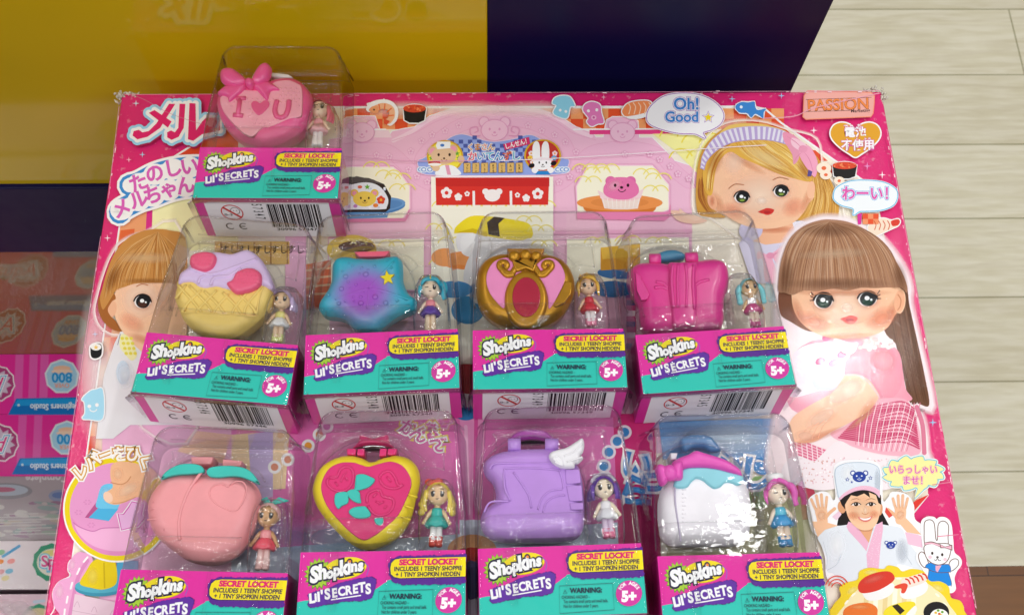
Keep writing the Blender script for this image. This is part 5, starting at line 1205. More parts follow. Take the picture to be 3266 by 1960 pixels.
def front_print():
    a = Art(pmap, tuple(FN), 0.00012)
    a.fr(None)
    a.poly([(75, 831), (1085, 826), (1125, 1214), (75, 1231)], MAG)
    a.poly([(75, 1110)] + catmull([(75, 1110), (150, 1100), (300, 1110), (450, 1085), (555, 1040), (620, 1000), (680, 985), (1102, 985)], False, 5) + [(1125, 1214), (75, 1231)], TEAL)
    a.soft(330, 860, 200, 30, '#EE5FBC', .6)
    # burst, ellipse, logo plate
    a.star(195, 952, 92, '#5E8A2A', 18, 0.78); a.star(195, 950, 85, '#A6CB3C', 18, 0.78)
    a.ell(362, 922, 132, 62, '#C8A018', rot=-6); a.ell(362, 920, 130, 60, YEL, rot=-6)
    a.stroke([(480, 890), (505, 920), (498, 960)], 6, '#9A5CC0')
    W_ = 'Shopkins'
    X = [168, 226, 278, 322, 352 + 8, 398 - 4, 432, 462]; Y = [960, 944, 950, 934, 922, 915, 912, 908]; Sz = [122, 112, 84, 92, 114, 98, 88, 90]
    X = [172, 222, 268, 310, 352, 386, 416, 456]
    for off, c in ((0.15, '#2A2242'), (0.11, '#2A2242'), (0.055, '#F6F6F8')):
        for ch, x, y, z, r in zip(W_, X, Y, Sz, (-6, -8, -10, -8, -10, -8, -8, -4)): a.text(ch, x, y, z, c, rot=r, off=off, sx=0.92, shear=.08)
    a.ell(386, 884, 9, 8, '#EE8A3C')
    blobp = [(135, 1072), (180, 1050), (250, 1040), (330, 1005), (420, 985), (530, 968), (562, 985), (560, 1030), (545, 1090), (480, 1105), (380, 1108), (250, 1128), (165, 1146), (138, 1130), (150, 1100)]
    a.poly(rough_poly(blobp, 4), '#4A2078'); a.poly(rough_poly([(x * .985 + 5, y * .985 + 15) for x, y in blobp], 3), '#6230A0')
    for ch, x, y, z, r in zip("Lil'", (166, 190, 208, 228), (1092, 1086, 1083, 1074), (72, 64, 72, 70), (-8,) * 4): a.text(ch, x, y, z, '#F5F4F8', rot=r, off=.06)
    for i, (ch, x, y, z) in enumerate(zip('SECRETS', (262, 306, 350, 392, 434, 474, 514), (1068, 1062, 1053, 1047, 1040, 1032, 1040), (82, 70, 70, 70, 70, 76, 78))): a.text(ch, x, y, z, '#F5F4F8', rot=-8, off=.045, sx=.93)
    a.stroke([(290, 1098), (470, 1074)], 7, '#F5F4F8', sm=False)
    # yellow claim bar
    a.poly(rough_poly([(625, 895), (640, 868), (700, 858), (1091, 850), (1105, 1012), (1000, 1018), (720, 1015), (660, 1000), (632, 960)], 5), PUR)
    a.poly([(1091, 862), (700, 866), (660, 872), (640, 890), (634, 925), (642, 960), (662, 978), (700, 984), (1102, 976)], '#3A1F66')
    a.poly([(1092, 865), (702, 870), (664, 876), (645, 894), (640, 925), (647, 956), (668, 972), (704, 979), (1101, 971)], YEL)
    a.text('SECRET LOCKET', 868, 892, 43, '#E0246C', off=.065, sx=1.1, rot=-.4)
    a.text('INCLUDES 1 TEENY SHOPPIE', 870, 928, 33, '#3C2A4C', off=.038, sx=.98, rot=-.4)
    a.text('+ 1 TINY SHOPKIN HIDDEN', 872, 959, 33, '#3C2A4C', off=.038, sx=.96, rot=-.4)
    # warning panel
    a.stroke([(582, 1052), (912, 1043), (922, 1192), (584, 1208)], 3, '#2E5F66', closed=True, sm=False)
    a.text('WARNING:', 748, 1081, 39, '#22384C', off=.04)
    a.stroke([(606, 1096), (618, 1074), (630, 1095)], 3, '#22384C', closed=True, sm=False); a.stroke([(618, 1082), (618, 1089)], 3, '#22384C', sm=False)
    a.text('CHOKING HAZARD –', 684, 1117, 25, '#27444F', off=.012, sx=.72)
    a.text('Toy contains small parts and small balls.', 746, 1141, 26, '#27444F', off=.01, sx=.66)
    a.text('Not for children under 3 years.', 716, 1168, 26, '#27444F', off=.01, sx=.66)
    # age roundel
    a.ell(1012, 1102, 80, 72, '#D83AA4', n=40)
    for i, ch in enumerate('FOR AGES'):
        t = R(-152 + i * 17.5); a.text(ch, 1012 + 60 * math.cos(t), 1100 + 54 * math.sin(t), 27, '#F8F0F6', rot=math.degrees(t) + 90, off=.04)
    a.text('5+', 1012, 1122, 80, '#F8F0F6', off=.06, sx=1.05)
    return a
def bottom_print(num, slot):
    # lower end of the carton: X 0..1 across, Y 0..1 from the front edge down to the back edge
    def bm(q):
        z = HB * (1 - q[1]) + 0.001 * q[1]; w = WP / 2 + 0.0005 * q[1]
        return ((q[0] - .5) * 2 * w * .998, -PH - 0.0065 * q[1], z)
    nn = Vector((0, -1, 0.13)).normalized()
    a = Art(bm, tuple(nn), 0.00012); a.fr(None)
    a.poly([(.06, .10), (.93, .10), (.93, 1), (.06, 1)], '#ECEAEE')
    ring = a.arcpts(.235, .36, .075, .19, 0, 360, 26)[:-1]
    a.ell(.235, .36, .052, .135, '#F2F0F2')
    a.ell(.26, .32, .034, .09, '#3A3A40'); a.ell(.26, .32, .029, .078, '#F4F2F4')
    for q in (-1, 1): a.ell(.26 + q * .011, .31, .004, .01, '#3A3A40')
    a.text('0-3', .205, .42, .075, '#3A3A40', off=.03, sx=.6)
    st = lambda pts, w, c: a.poly(pts, c)
    outer, inner = a.arcpts(.235, .36, .078, .2, 0, 360, 30), a.arcpts(.235, .36, .070, .178, 0, 360, 30)
    a.poly(outer + inner[::-1], '#C8282C'); a.poly([(.178, .25), (.19, .22), (.292, .47), (.28, .5)], '#C8282C')
    a.text(num, .42, .33, .115, '#2A2A2E', rot=90, off=.02, sx=1.0) if False else None
    for i, ch in enumerate(num): a.text(ch, .42, .16 + i * .085, .1, '#2A2A2E', rot=90, sx=2.4 * .42, off=.01)
    x = .49; k = 0
    r = random.Random(int(num))
    while x < .86:
        w = r.choice((.003, .003, .006, .006, .01, .014)); a.poly([(x, .14), (x + w, .14), (x + w, .74 + .0 * k), (x, .74)], '#16151A', hold=k > 0); x += w + r.choice((.003, .004, .006, .009)); k += 1
    a.up(); a.text('30996 ' + num, .66, .80, .10, '#26262C', sx=.55, off=.02)
    a.text('WWW.COLLECTION.COM', .66, .91, .055, '#4A4A50', sx=.6) if False else None
    for q, fl in ((.19, 0), (.285, 1)):
        pts = [(q + .033 * math.cos(t), .72 + .085 * math.sin(t)) for t in [R(50 + 260 * i / 16) for i in range(17)]]
        pin = [(q + .023 * math.cos(t), .72 + .062 * math.sin(t)) for t in [R(50 + 260 * i / 16) for i in range(17)]]
        a.poly(pts + pin[::-1], '#4A4650')
        if fl: a.poly([(q - .03, .71), (q + .01, .71), (q + .01, .735), (q - .03, .735)], '#4A4650')
    for i in range(0): a.text('CKSM'[i % 4], .085, .2 + i * .12, .1, '#F8F7FA', rot=90, sx=1.0, off=.06)
    if slot:
        a.poly([(.25, .02), (.45, .05), (.78, .03), (.80, .08), (.62, .15), (.40, .14), (.25, .09)], '#120C12')  # shaded gap under the open flap, painted on as a flat black patch
    else:
        a.poly([(.26, .012), (.74, .012), (.72, .045), (.28, .045)], '#B9228A')
    return a
FRONT = front_print()
front_me = None
# ---- clear blister
def rrect(x0, x1, y0, y1, r, n=6):
    out = []
    for cx, cy, a0 in ((x1 - r, y1 - r, 0), (x0 + r, y1 - r, 90)):
        for k in range(n + 1): t = R(a0 + 90 * k / n); out.append((cx + r * math.cos(t), cy + r * math.sin(t)))
    out += [(x0, (y0 + y1) / 2), (x0, y0 + .004), (x0, y0), (x0 * .33, y0), (x1 * .33, y0), (x1, y0), (x1, y0 + .004), (x1, (y0 + y1) / 2)]
    return out
def blister_mesh():
    m = MB(); yb = -PH - 0.0012
    rings = []
    for k, grow in ((0.0, .0035), (0.02, .0018), (0.05, .0016), (0.5, .0010), (0.86, .0004), (0.945, 0), (0.975, -.0006), (0.993, -.0016), (1.0, -.003), (1.0, -.0042)):
        # side walls lean in towards the narrower top end
        base = rrect(-WP / 2 - .0012 - grow, WP / 2 + .0012 + grow, yb, TOP + grow, 0.0095 + max(0, .002 - grow))
        ring = []
        for x, y in base:
            tt = max(0, y) / TOP
            x *= 1 - 0.155 * tt + (0.10 * tt * (1 - min(k, 1)))
            ring.append((x, y - (0.006 * tt * (1 - min(k, 1)) if y > .05 else 0) , 0.0008 + (zfront(y) + .0009 - 0.0008) * min(k, 1) + (0.0002 if k > 1 else 0)))
        rings.append(ring)
    m.ring_loft(rings, cap0=False, cap1=True)
    # open lower end: the carton slides in there
    keep = [i for i, f in enumerate(m.f) if not all(m.v[v][1] < yb + 1e-5 and m.v[v][2] < zfront(yb) - .003 for v in f)]
    m.f = [m.f[i] for i in keep]; m.mi = [m.mi[i] for i in keep]
    # flared lip along the open lower end
    zl = zfront(yb) + .0012
    lip = [(-WP / 2 - .0022, yb, .002), (-WP / 2 - .0022, yb, zl * .6), (-WP / 2 - .0016, yb, zl - .002), (-WP / 2 + .002, yb, zl), (0, yb - .0004, zl + .0003), (WP / 2 - .002, yb, zl), (WP / 2 + .0016, yb, zl - .002), (WP / 2 + .0022, yb, zl * .6), (WP / 2 + .0022, yb, .002)]
    o_ = [(x * 1.035, y - .0035, z + (.0016 if z > .03 else 0)) for x, y, z in lip]
    m.ring_loft([lip, o_], False, False, closed=False)
    # sharp folded edges
    fr_ = [(x, y, z - .0006) for x, y, z in rings[6]]
    k0 = 15
    m.tube(fr_[k0 + 1:] + fr_[:k0], .0010, 8)
    ins = [(x * .955, (y - .02) * .955 + .02, z + .0029) for x, y, z in rings[6] if y > .012]
    for xs in (-1, 1):
        m.tube([(xs * (WP / 2 + .0012) * .846, TOP - .010, zfront(.08) - .001), (xs * (WP / 2 + .0012) * .90, TOP - .006, .02), (xs * (WP / 2 + .0012) * .945, TOP - .003, .001)], .0009, 8)
        m.tube([(xs * (WP / 2 + .0005), -PH, HB - .0005), (xs * (WP / 2 + .0014), -PH - .001, .02), (xs * (WP / 2 + .0022), -PH - .001, .001)], .0008, 8)
    m.tube([(xs * .046 * (1 - .03 * abs(xs)), TOP - .0012, .012) for xs in (-1, -.5, 0, .5, 1)], .0005, 6)
    # pressed ribs down the front
    for x, y0, y1, w in ((-.0315, .001, -.037, .0030), (-.0285, .001, -.037, .0006), (.0035, .001, -.030, .0012), (.0345, .001, -.037, .0022)):
        rr = []
        for k in range(9):
            y = y0 + (y1 - y0) * k / 8; s_ = math.sin(min(1, (8 - k) / 1.2 + .15) * math.pi / 2)
            rr.append([(x - w * s_, y, zfront(y) + .0011), (x - w * .7 * s_, y, zfront(y) + .0018), (x, y, zfront(y) + .0021), (x + w * .7 * s_, y, zfront(y) + .0018), (x + w * s_, y, zfront(y) + .0011)])
        m.ring_loft(rr, False, False, closed=False)
    me = m.build('blister', M_CLEAR); d = me.data
    d.polygons[max(range(len(d.polygons)), key=lambda i: d.polygons[i].area)].use_smooth = False
    bpy.data.objects.remove(me)
    return d
def tray_mesh():
    m = MB()
    # low front lip across the lower third of the locket, its top edge folded back
    zl = .0415
    xs = [-.0495, -.044, -.03, -.01, .008, .017, .0195]
    def lipr(x):
        e = .003 if x < -.046 else (.001 if x < -.04 else 0)
        return [(x, .002, zl + .004), (x, .010, zl + .0028), (x, .0185 - e, zl), (x, .0222 - e, zl - .0008), (x, .0229 - e, zl - .0022)]
    m.ring_loft([lipr(x) for x in xs], False, False, closed=False)
    # oval wall around the locket
    oval = [(-.0155 + .038 * math.cos(t), .042 + .040 * math.sin(t)) for t in [R(-20 + 220 * i / 30) for i in range(31)]]
    m.ring_loft([[(x * 1.03, y * 1.03, .004) for x, y in oval], [(x, y, .016) for x, y in oval], [(x * .985, y * .99, .019) for x, y in oval], [(x * 1.04, y * 1.05, .0195) for x, y in oval]], False, False, closed=False)
    # back sheet with folded ledges
    m.add([(-.045, .004, .003), (.047, .004, .003), (.041, .088, .003), (-.041, .088, .003)], [(0, 1, 2, 3)])
    for y, z in ((.083, .008), (.0875, .014)): m.ring_loft([[(-.040, y, z), (.0395, y, z)], [(-.040, y + .0018, z + .0016), (.0395, y + .0018, z + .0016)], [(-.041, y + .0034, z), (.041, y + .0034, z)]], False, False, closed=False)
    # upright pocket over the doll
    c = (.0335, .0245); w, h = .0118, .0275
    pk = lambda s_, z: [(c[0] + s_ * w * (abs(math.cos(t)) ** .55) * (1 if math.cos(t) > 0 else -1) * (1.08 - .1 * math.sin(t)), c[1] + s_ * h * (abs(math.sin(t)) ** .7) * (1 if math.sin(t) > 0 else -1), z) for t in [2 * math.pi * i / 32 for i in range(32)]]
    m.ring_loft([pk(1.08, .012), pk(1.04, .013), pk(1.0, .018), pk(.97, .028), pk(.9, .0325), pk(.72, .0345), pk(.35, .0352)], False, True)
    m.tube([(x, y, z + .0002) for x, y, z in pk(1.0, .018)] + [pk(1.0, .018)[0]], .0005, 6)
    m.tube([(x, y, z) for x, y, z in pk(.86, .0333)[:18]], .0004, 6)
    m.tube([(x * .985, y * .99, .0195) for x, y in oval], .0006, 6)
    for pth in ([(-.0415, .020, .03), (-.040, .055, .026), (-.038, .078, .022), (-.034, .084, .022), (.030, .084, .022), (.036, .080, .022), (.0375, .058, .024)], [(-.036, .070, .012), (-.030, .076, .012), (.012, .076, .012), (.024, .066, .012)], [(.018, .056, .02), (.026, .060, .024), (.038, .058, .024)]):
        m.tube(catmull(pth, False, 5), .00055, 6)
    m.tube([(-.0490, .0188, zl - .0004), (-.044, .0222, zl - .0004), (-.02, .0226, zl - .0002), (.0195, .0226, zl - .0002)], .0004, 6)
    # wrinkles of the thin film beside the doll
    r = random.Random(5)
    for i in range(7):
        y = r.uniform(.004, .05); x = r.uniform(.018, .026); m.tube([(x, y, .02), (x + .004, y + r.uniform(-.004, .004), .024), (x + .007, y + r.uniform(-.006, .006), .022)], [.0004, .0009, .0003], 6)
    o = m.build('inner_tray', M_TRAY); d = o.data; bpy.data.objects.remove(o)
    return d
def carton_mesh(slot):
    m = MB(); w = WP / 2
    def prof(y, e): return [(-w + e, y, .001), (-w, y, .0015), (-w, y, zfront(y) - .0012), (-w + .0012, y, zfront(y)), (w - .0012, y, zfront(y)), (w, y, zfront(y) - .0012), (w, y, .0015), (w - e, y, .001)]
    top = prof(0, .001); bot = prof(-PH, .001)
    bot2 = [(x * 1.005 if z > .01 else x * 1.01, y - .0065 * (1 - z / HB), z) for x, y, z in bot]
    m.ring_loft([bot2, top], True, False)
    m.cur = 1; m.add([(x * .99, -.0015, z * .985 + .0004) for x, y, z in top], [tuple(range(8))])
    o = m.build('carton', [M_CARDBASE, M_CARDEDGE], smooth=False); d = o.data; bpy.data.objects.remove(o)
    return d
BL_ME, TR_ME, CA_ME = blister_mesh(), tray_mesh(), carton_mesh(False)
KINDS = ['pink bow heart', 'ice cream cone', 'blue star', 'gold crowned heart', 'hot pink backpack', 'peach', 'yellow rimmed strawberry heart', 'lilac winged boot', 'white jar']
PLAB = ['small clear pack holding a pink bow heart locket, alone at the top of the carton',
        'small clear pack holding an ice cream cone locket, tilted left, its lower flap gaping',
        'small clear pack holding a turquoise and purple star locket',
        'small clear pack holding a gold crowned heart locket with a red oval',
        'small clear pack holding a hot pink backpack locket, right end of the middle row',
        'small clear pack holding a peach shaped locket with teal leaves',
        'small clear pack holding a yellow rimmed heart locket with strawberries',
        'small clear pack holding a lilac boot locket with a white wing',
        'small clear pack holding a white jar locket with a pink lid']
NUMS = ['57347', '57346', '57348', '57349', '57345', '57341', '57342', '57343', '57344']
PKO = []
for i, (x, y, a_) in enumerate(PKG):
    t = thing('locket_package', PLAB[i], 'toy package', (x, y, ZT + 0.0035), a_, 'clear locket packages on the pink carton')
    PKO.append(t)
    c = link_mesh('carton', CA_ME, t)
    if front_me is None:
        f = FRONT.build('front_print', c, [M_CARD, M_CARDS]); front_me = f.data
    else: link_mesh('front_print', front_me, c)
    bottom_print(NUMS[i], i == 1).build('barcode_label', c, [M_CARD, M_CARDS])
    link_mesh('blister', BL_ME, t); link_mesh('inner_tray', TR_ME, t)
# ================================================================ lockets
def up3(pts, z): return [tuple(P(p, z)[:2]) for p in pts]
def fz(Z, pts): return [Z(*p) for p in pts]
from mathutils.geometry import delaunay_2d_cdt
def pillow(m, o, z0, z1, r, dome, back):
    """closed outline -> solid with a rounded front edge; height follows the distance to the outline"""
    o = [np.array(c[:2], float) for c in o]; n = len(o); A = np.array(o); B = np.roll(A, -1, 0); D = B - A; L2 = (D ** 2).sum(1) + 1e-18
    def dist(p):
        t = np.clip(((p[None] - A) * D).sum(1) / L2, 0, 1); return float(np.sqrt(((A + D * t[:, None] - p[None]) ** 2).sum(1).min()))
    def inside(p):
        c = (A[:, 1] > p[1]) != (B[:, 1] > p[1]); q = A[:, 0] + (p[1] - A[:, 1]) / np.where(np.abs(D[:, 1]) < 1e-15, 1e-15, D[:, 1]) * D[:, 0]
        return bool((c & (p[0] < q)).sum() % 2)
    lo, hi = A.min(0), A.max(0); st = max(.0007, min(r * .2, .0016)); pts = list(o)
    sgn = 1 if area2(o) > 0 else -1
    for k in range(1, int((hi[1] - lo[1]) / (st * .866)) + 1):
        for j in range(int((hi[0] - lo[0]) / st) + 2):
            p = np.array([lo[0] + (j + .5 * (k % 2)) * st, lo[1] + k * st * .866])
            if inside(p) and dist(p) > st * .55: pts.append(p)
    vs, es, fs, ov, oe, of = delaunay_2d_cdt([Vector(p) for p in pts], [(i, (i + 1) % n) for i in range(n)], [], 1, 1e-7)
    ds = [0.0 if any(q < n for q in ov[i]) else dist(np.array(v)) for i, v in enumerate(vs)]
    dm = max(ds) + 1e-9
    def hgt(d):
        e = min(d, r); z = z1 - r + math.sqrt(max(0, r * r - (r - e) ** 2))
        return z + dome * (1 - (1 - d / dm) ** 2)
    m.add([(v[0], v[1], hgt(d)) for v, d in zip(vs, ds)], [tuple(f) if sgn else f for f in fs])
    oo = [tuple(c) for c in o]
    m.ring_loft([[(c[0], c[1], z0) for c in offset(oo, -r * back)], [(c[0], c[1], z0 + (z1 - z0) * .3) for c in offset(oo, -r * .06)], [(c[0], c[1], z1 - r) for c in oo]], True, False)
class Locket:
    def __init__(s, i, label, Z, zt=.0375, zb=.010):
        s.Z, s.zt, s.zb, s.i = Z, zt, zb, i
        x, y, a = PKG[i]
        s.o = np.array([x - .015 * math.cos(a), y + .03, ZT + zb])
        s.t = thing('locket', label, 'toy locket', tuple(s.o), 0, 'toy lockets inside the clear packages')
    def pts(s, p, z, sm=True, k=5):
        q = catmull(p, True, k) if sm else p
        o = [tuple(P(s.Z(*c), z)[:2]) for c in q]
        return o if area2(o) > 0 else o[::-1]
    def puff(s, name, p, mat, z0=None, z1=None, r=.006, dome=0.0, parent=None, sm=True, back=.35, smooth=True, grow=0.0):
        z0 = s.zb if z0 is None else z0; z1 = s.zt if z1 is None else z1
        r = min(r, (z1 - z0) * .8)
        o = s.pts(p, z1 - r * .5, sm)
        if grow: o = offset(o, grow)
        m = MB()
        if r >= .002: pillow(m, o, z0 + ZT, z1 + ZT, r, dome, back)
        else:
            ring = lambda q, ins, z: [(c[0], c[1], z + ZT) for c in (offset(q, -ins) if ins else q)]
            rings = [ring(o, r * back, z0), ring(o, 0, z1 - r)]
            for k in (25, 50, 75): rings.append(ring(o, r * (1 - math.cos(R(k))), z1 - r + r * math.sin(R(k))))
            rings += [ring(o, r, z1), ring(o, r * 1.15, z1)]
            m.ring_loft(rings, True, True)
        return m.build(name, mat, parent or s.t, smooth, s.o)
    def plate(s, name, p, mat, h=.0012, z=None, r=.0007, parent=None, sm=True, dome=0.0, grow=0.0):
        z = s.zt if z is None else z
        return s.puff(name, p, mat, z - .002, z + h, r, dome, parent, sm, 0, True, grow)
    def cord(s, name, paths, rad, mat, z=None, parent=None, flat=.8, closed=False):
        z = s.zt if z is None else z; m = MB()
        for p in paths:
            q = catmull(p, closed, 4) if len(p) > 2 else p
            m.tube([P(s.Z(*c), z) for c in q], rad, 7, flat)
        return m.build(name, mat, parent or s.t, True, s.o)
    def balls(s, name, items, mat, z=None, parent=None, flat=.6):
        z = s.zt if z is None else z; m = MB()
        for x, y, r in items: m.sphere(tuple(P(s.Z(x, y), z)), r, (1, 1, flat), 12, 7)
        return m.build(name, mat, parent or s.t, True, s.o)
    def blk(s, name, p, z0, z1, mat, r=.001, parent=None): return s.puff(name, p, mat, z0, z1, r, 0, parent, False, 0)
pl = lambda n, h, **k: plastic(n, h, k.pop('rough', .38), **k)
PINK, LPINK = pl('pink_plastic', '#EE5A9B', coat=.2), pl('pale_pink_plastic', '#F4A6BC', rough=.5)
# 1 pink heart with bow
L = Locket(0, 'pink heart locket with a shiny bow and a small heart between two letters', Z1)
H0 = [(236, 480), (245, 425), (275, 385), (330, 345), (400, 320), (470, 318), (540, 335), (600, 340), (660, 322), (740, 315), (800, 328), (850, 360), (890, 410), (908, 470), (900, 550), (870, 620), (815, 685), (740, 730), (650, 770), (560, 790), (500, 775), (420, 745), (340, 690), (280, 620), (248, 550)]
L.puff('shell', H0, PINK, r=.010)
F0 = [(268, 462), (310, 440), (420, 410), (560, 410), (650, 352), (740, 340), (800, 362), (836, 400), (836, 560), (815, 595), (740, 610), (640, 655), (560, 675), (495, 728), (440, 715), (375, 660), (305, 580), (274, 520)]
face = L.plate('face', F0, LPINK, .0007)
L.balls('dots', [(x + (y % 2) * 18, 400 + y * 24, .00095) for y in range(12) for x in range(290, 830, 36) if (abs(x - 560) < 270 - max(0, y - 4) * 34) and not (y < 3 and x < 660) and not (4 < y < 9 and (360 < x < 470 or 480 < x < 620 or 640 < x < 760))], LPINK, L.zt + .0007, face)
DP = pl('deep_pink_plastic', '#EA5C94', coat=.15)
L.cord('letter', [[(405, 470), (390, 585)], [(378, 468), (446, 466)], [(358, 582), (426, 588)]], .0019, DP, L.zt + .0008, face)
L.cord('letter', [[(662, 482), (648, 545), (660, 590), (695, 600), (725, 580), (742, 530), (746, 482)]], .0021, DP, L.zt + .0008, face)
L.plate('little_heart', [(545, 500), (575, 480), (605, 490), (605, 520), (575, 555), (540, 582), (515, 570), (490, 535), (482, 505), (500, 485), (525, 488)], DP, .0016, parent=face)
BW_ = pl('bow_pink_plastic', '#F0569F', coat=.6, rough=.25)
bow = L.puff('bow', [(452, 360), (400, 385), (330, 378), (275, 345), (262, 290), (290, 258), (350, 255), (400, 285), (450, 330)], BW_, .034, .0425, .004, .002)
L.puff('bow_loop', [(478, 350), (500, 290), (540, 235), (590, 218), (622, 250), (618, 300), (590, 345), (540, 372), (500, 372)], BW_, .034, .0425, .004, .002, bow)
L.puff('bow_tail', [(440, 365), (452, 385), (400, 440), (330, 492), (312, 455), (245, 432), (300, 380), (370, 370)], BW_, .034, .0405, .003, .001, bow)
L.puff('bow_tail', [(490, 365), (540, 360), (600, 350), (650, 375), (682, 408), (620, 418), (598, 480), (560, 455), (520, 410), (480, 385)], BW_, .034, .0405, .003, .001, bow)
L.puff('knot', [(440, 335), (470, 322), (500, 340), (498, 375), (470, 388), (442, 370)], BW_, .036, .0445, .003, .001, bow)
L.blk('clasp', [(600, 285), (740, 300), (770, 320), (620, 318)], .012, .030, pl('white_plastic', '#ECEAEE'))
# 2 ice cream
L = Locket(1, 'ice cream cone locket with lavender cream, yellow waffle and two strawberries', Z2)
WAF, CRM, STR = pl('waffle_yellow_plastic', '#EFD075', rough=.45), pl('lavender_plastic', '#D8C0EA', rough=.42), pl('strawberry_plastic', '#EE5C86', rough=.42, coat=.2)
L.puff('shell', [(330, 480), (318, 550), (345, 620), (375, 690), (440, 755), (530, 800), (620, 815), (720, 800), (800, 745), (880, 680), (930, 620), (960, 555), (965, 500), (950, 440), (900, 420), (600, 400), (350, 430)], WAF, r=.009)
crm = L.puff('cream', [(350, 470), (342, 435), (360, 390), (410, 350), (430, 300), (500, 265), (600, 250), (700, 262), (800, 235), (880, 285), (930, 360), (960, 430), (962, 490), (900, 482), (800, 510), (730, 522), (650, 505), (600, 492), (530, 502), (480, 492), (440, 462), (390, 462)], CRM, .012, .0395, .005, .0)
L.cord('swirl', [[(420, 360), (560, 400), (740, 345), (860, 300)], [(560, 470), (590, 420), (680, 410), (760, 360)], [(480, 460), (500, 420), (580, 405)]], .0012, CRM, .0393, crm)
st = L.puff('strawberry', [(420, 312), (436, 272), (500, 252), (560, 254), (592, 275), (597, 310), (572, 358), (520, 380), (465, 368), (430, 345)], STR, .034, .0425, .003, .0008)
st2 = L.puff('strawberry', [(664, 455), (700, 435), (725, 390), (790, 358), (850, 362), (890, 395), (896, 440), (880, 475), (830, 505), (760, 524), (720, 522), (685, 492)], STR, .034, .0425, .003, .0008)
L.balls('seeds', [(450 + 26 * (k % 5) + 12 * (k // 5 % 2), 285 + 24 * (k // 5), .0006) for k in range(15)], STR, .0432, st); L.balls('seeds', [(740 + 26 * (k % 6) + 12 * (k // 6 % 2), 385 + 24 * (k // 6), .0006) for k in range(24)], STR, .0432, st2)
gl = []
for k in range(7): gl += [[(330 + k * 80, 470 + (k % 2) * 10), (420 + k * 66, 640)]] 
gl = [[(345, 470), (445, 580), (500, 650)], [(420, 475), (540, 600), (570, 650)], [(520, 512), (600, 590), (650, 655)], [(640, 520), (720, 600), (760, 660)], [(750, 535), (830, 610), (860, 660)], [(400, 470), (330, 560)], [(500, 505), (420, 580), (370, 650)], [(600, 505), (510, 600), (460, 652)], [(680, 530), (600, 620), (580, 655)], [(800, 520), (720, 620), (700, 660)], [(890, 490), (800, 600), (780, 660)]]
L.cord('waffle_ridge', gl, .0011, WAF, L.zt, flat=.9)
L.cord('rim_band', [[(905, 480), (880, 560), (862, 670)], [(365, 650), (600, 660), (862, 678)]], .0006, WAF, L.zt)
# 3 star
def star_mat():
    nt = NT('turquoise_to_purple_plastic').set(Roughness=.38, Coat_Weight=.15)
    tc = nt.add('ShaderNodeTexCoord'); g = nt.add('ShaderNodeVectorMath', operation='DISTANCE')
    cpt = P(Z3(480, 560), .0375) - LS.o
    g.inputs[1].default_value = tuple(cpt); nt.link(tc.outputs['Object'], g.inputs[0])
    n = noise(nt, 90, 3); ma = nt.add('ShaderNodeMath', operation='MULTIPLY_ADD'); ma.inputs[1].default_value = .006
    nt.link(n.outputs[0], ma.inputs[0]); nt.link(g.outputs['Value'], ma.inputs[2])
    r = nt.add('ShaderNodeValToRGB'); e = r.color_ramp.elements
    r.color_ramp.interpolation = 'EASE'
    e[0].position, e[0].color = .010, lin('#A04FC4'); e[1].position, e[1].color = .034, lin('#27AEC8')
    nt.link(ma.outputs[0], r.inputs[0]); nt.link(r.outputs[0], nt.b.inputs['Base Color'])
    return nt.m
L = LS = Locket(2, 'turquoise star locket fading to purple, with bubbles and a little yellow star', Z3)
M_STAR = star_mat()
S3 = [(255, 375), (262, 330), (300, 300), (360, 293), (450, 304), (560, 306), (640, 294), (710, 288), (745, 320), (752, 380), (755, 465), (792, 545), (845, 590), (840, 640), (800, 665), (740, 690), (680, 725), (620, 775), (570, 815), (510, 815), (440, 800), (390, 765), (350, 725), (290, 705), (210, 695), (165, 655), (170, 600), (218, 530), (250, 465)]
sh = L.puff('shell', S3, M_STAR, r=.010, dome=.0008)
zr = L.zt + .0006
L.cord('ridge', [[(515, 520), (600, 430), (690, 335)], [(515, 520), (400, 555), (280, 600)], [(515, 520), (640, 545), (790, 600)], [(515, 520), (510, 600), (505, 665)]], .0008, M_STAR, zr - .0002, sh)
bs = [(355, 440, 17), (495, 425, 20), (325, 525, 17), (372, 480, 11), (427, 497, 12), (460, 625, 20), (560, 582, 20), (632, 622, 18), (460, 582, 13), (407, 582, 9), (306, 626, 14), (235, 567, 9), (466, 380, 11), (555, 370, 12), (400, 365, 9), (670, 378, 12), (712, 606, 11), (350, 610, 8), (412, 612, 9), (558, 632, 8), (512, 392, 8), (450, 422, 9), (495, 468, 8), (385, 518, 7), (480, 552, 8), (640, 330, 7), (330, 400, 8), (375, 345, 7), (605, 555, 7), (715, 560, 7)]
L.balls('bubble_bump', [(x, y, r / 2.182 / 4300) for x, y, r in bs], M_STAR, zr, sh, .7)
st5 = [(645 + (54 if k % 2 == 0 else 24) * math.cos(R(36 * k - 98)), 447 + (54 if k % 2 == 0 else 24) * math.sin(R(36 * k - 98))) for k in range(10)]
L.plate('yellow_star', st5, pl('yellow_plastic', '#EBD820'), .0016, zr, sm=False)
L.blk('clasp', [(415, 268), (660, 262), (630, 300), (450, 304)], .012, .030, pl('coral_plastic', '#E8607C'))
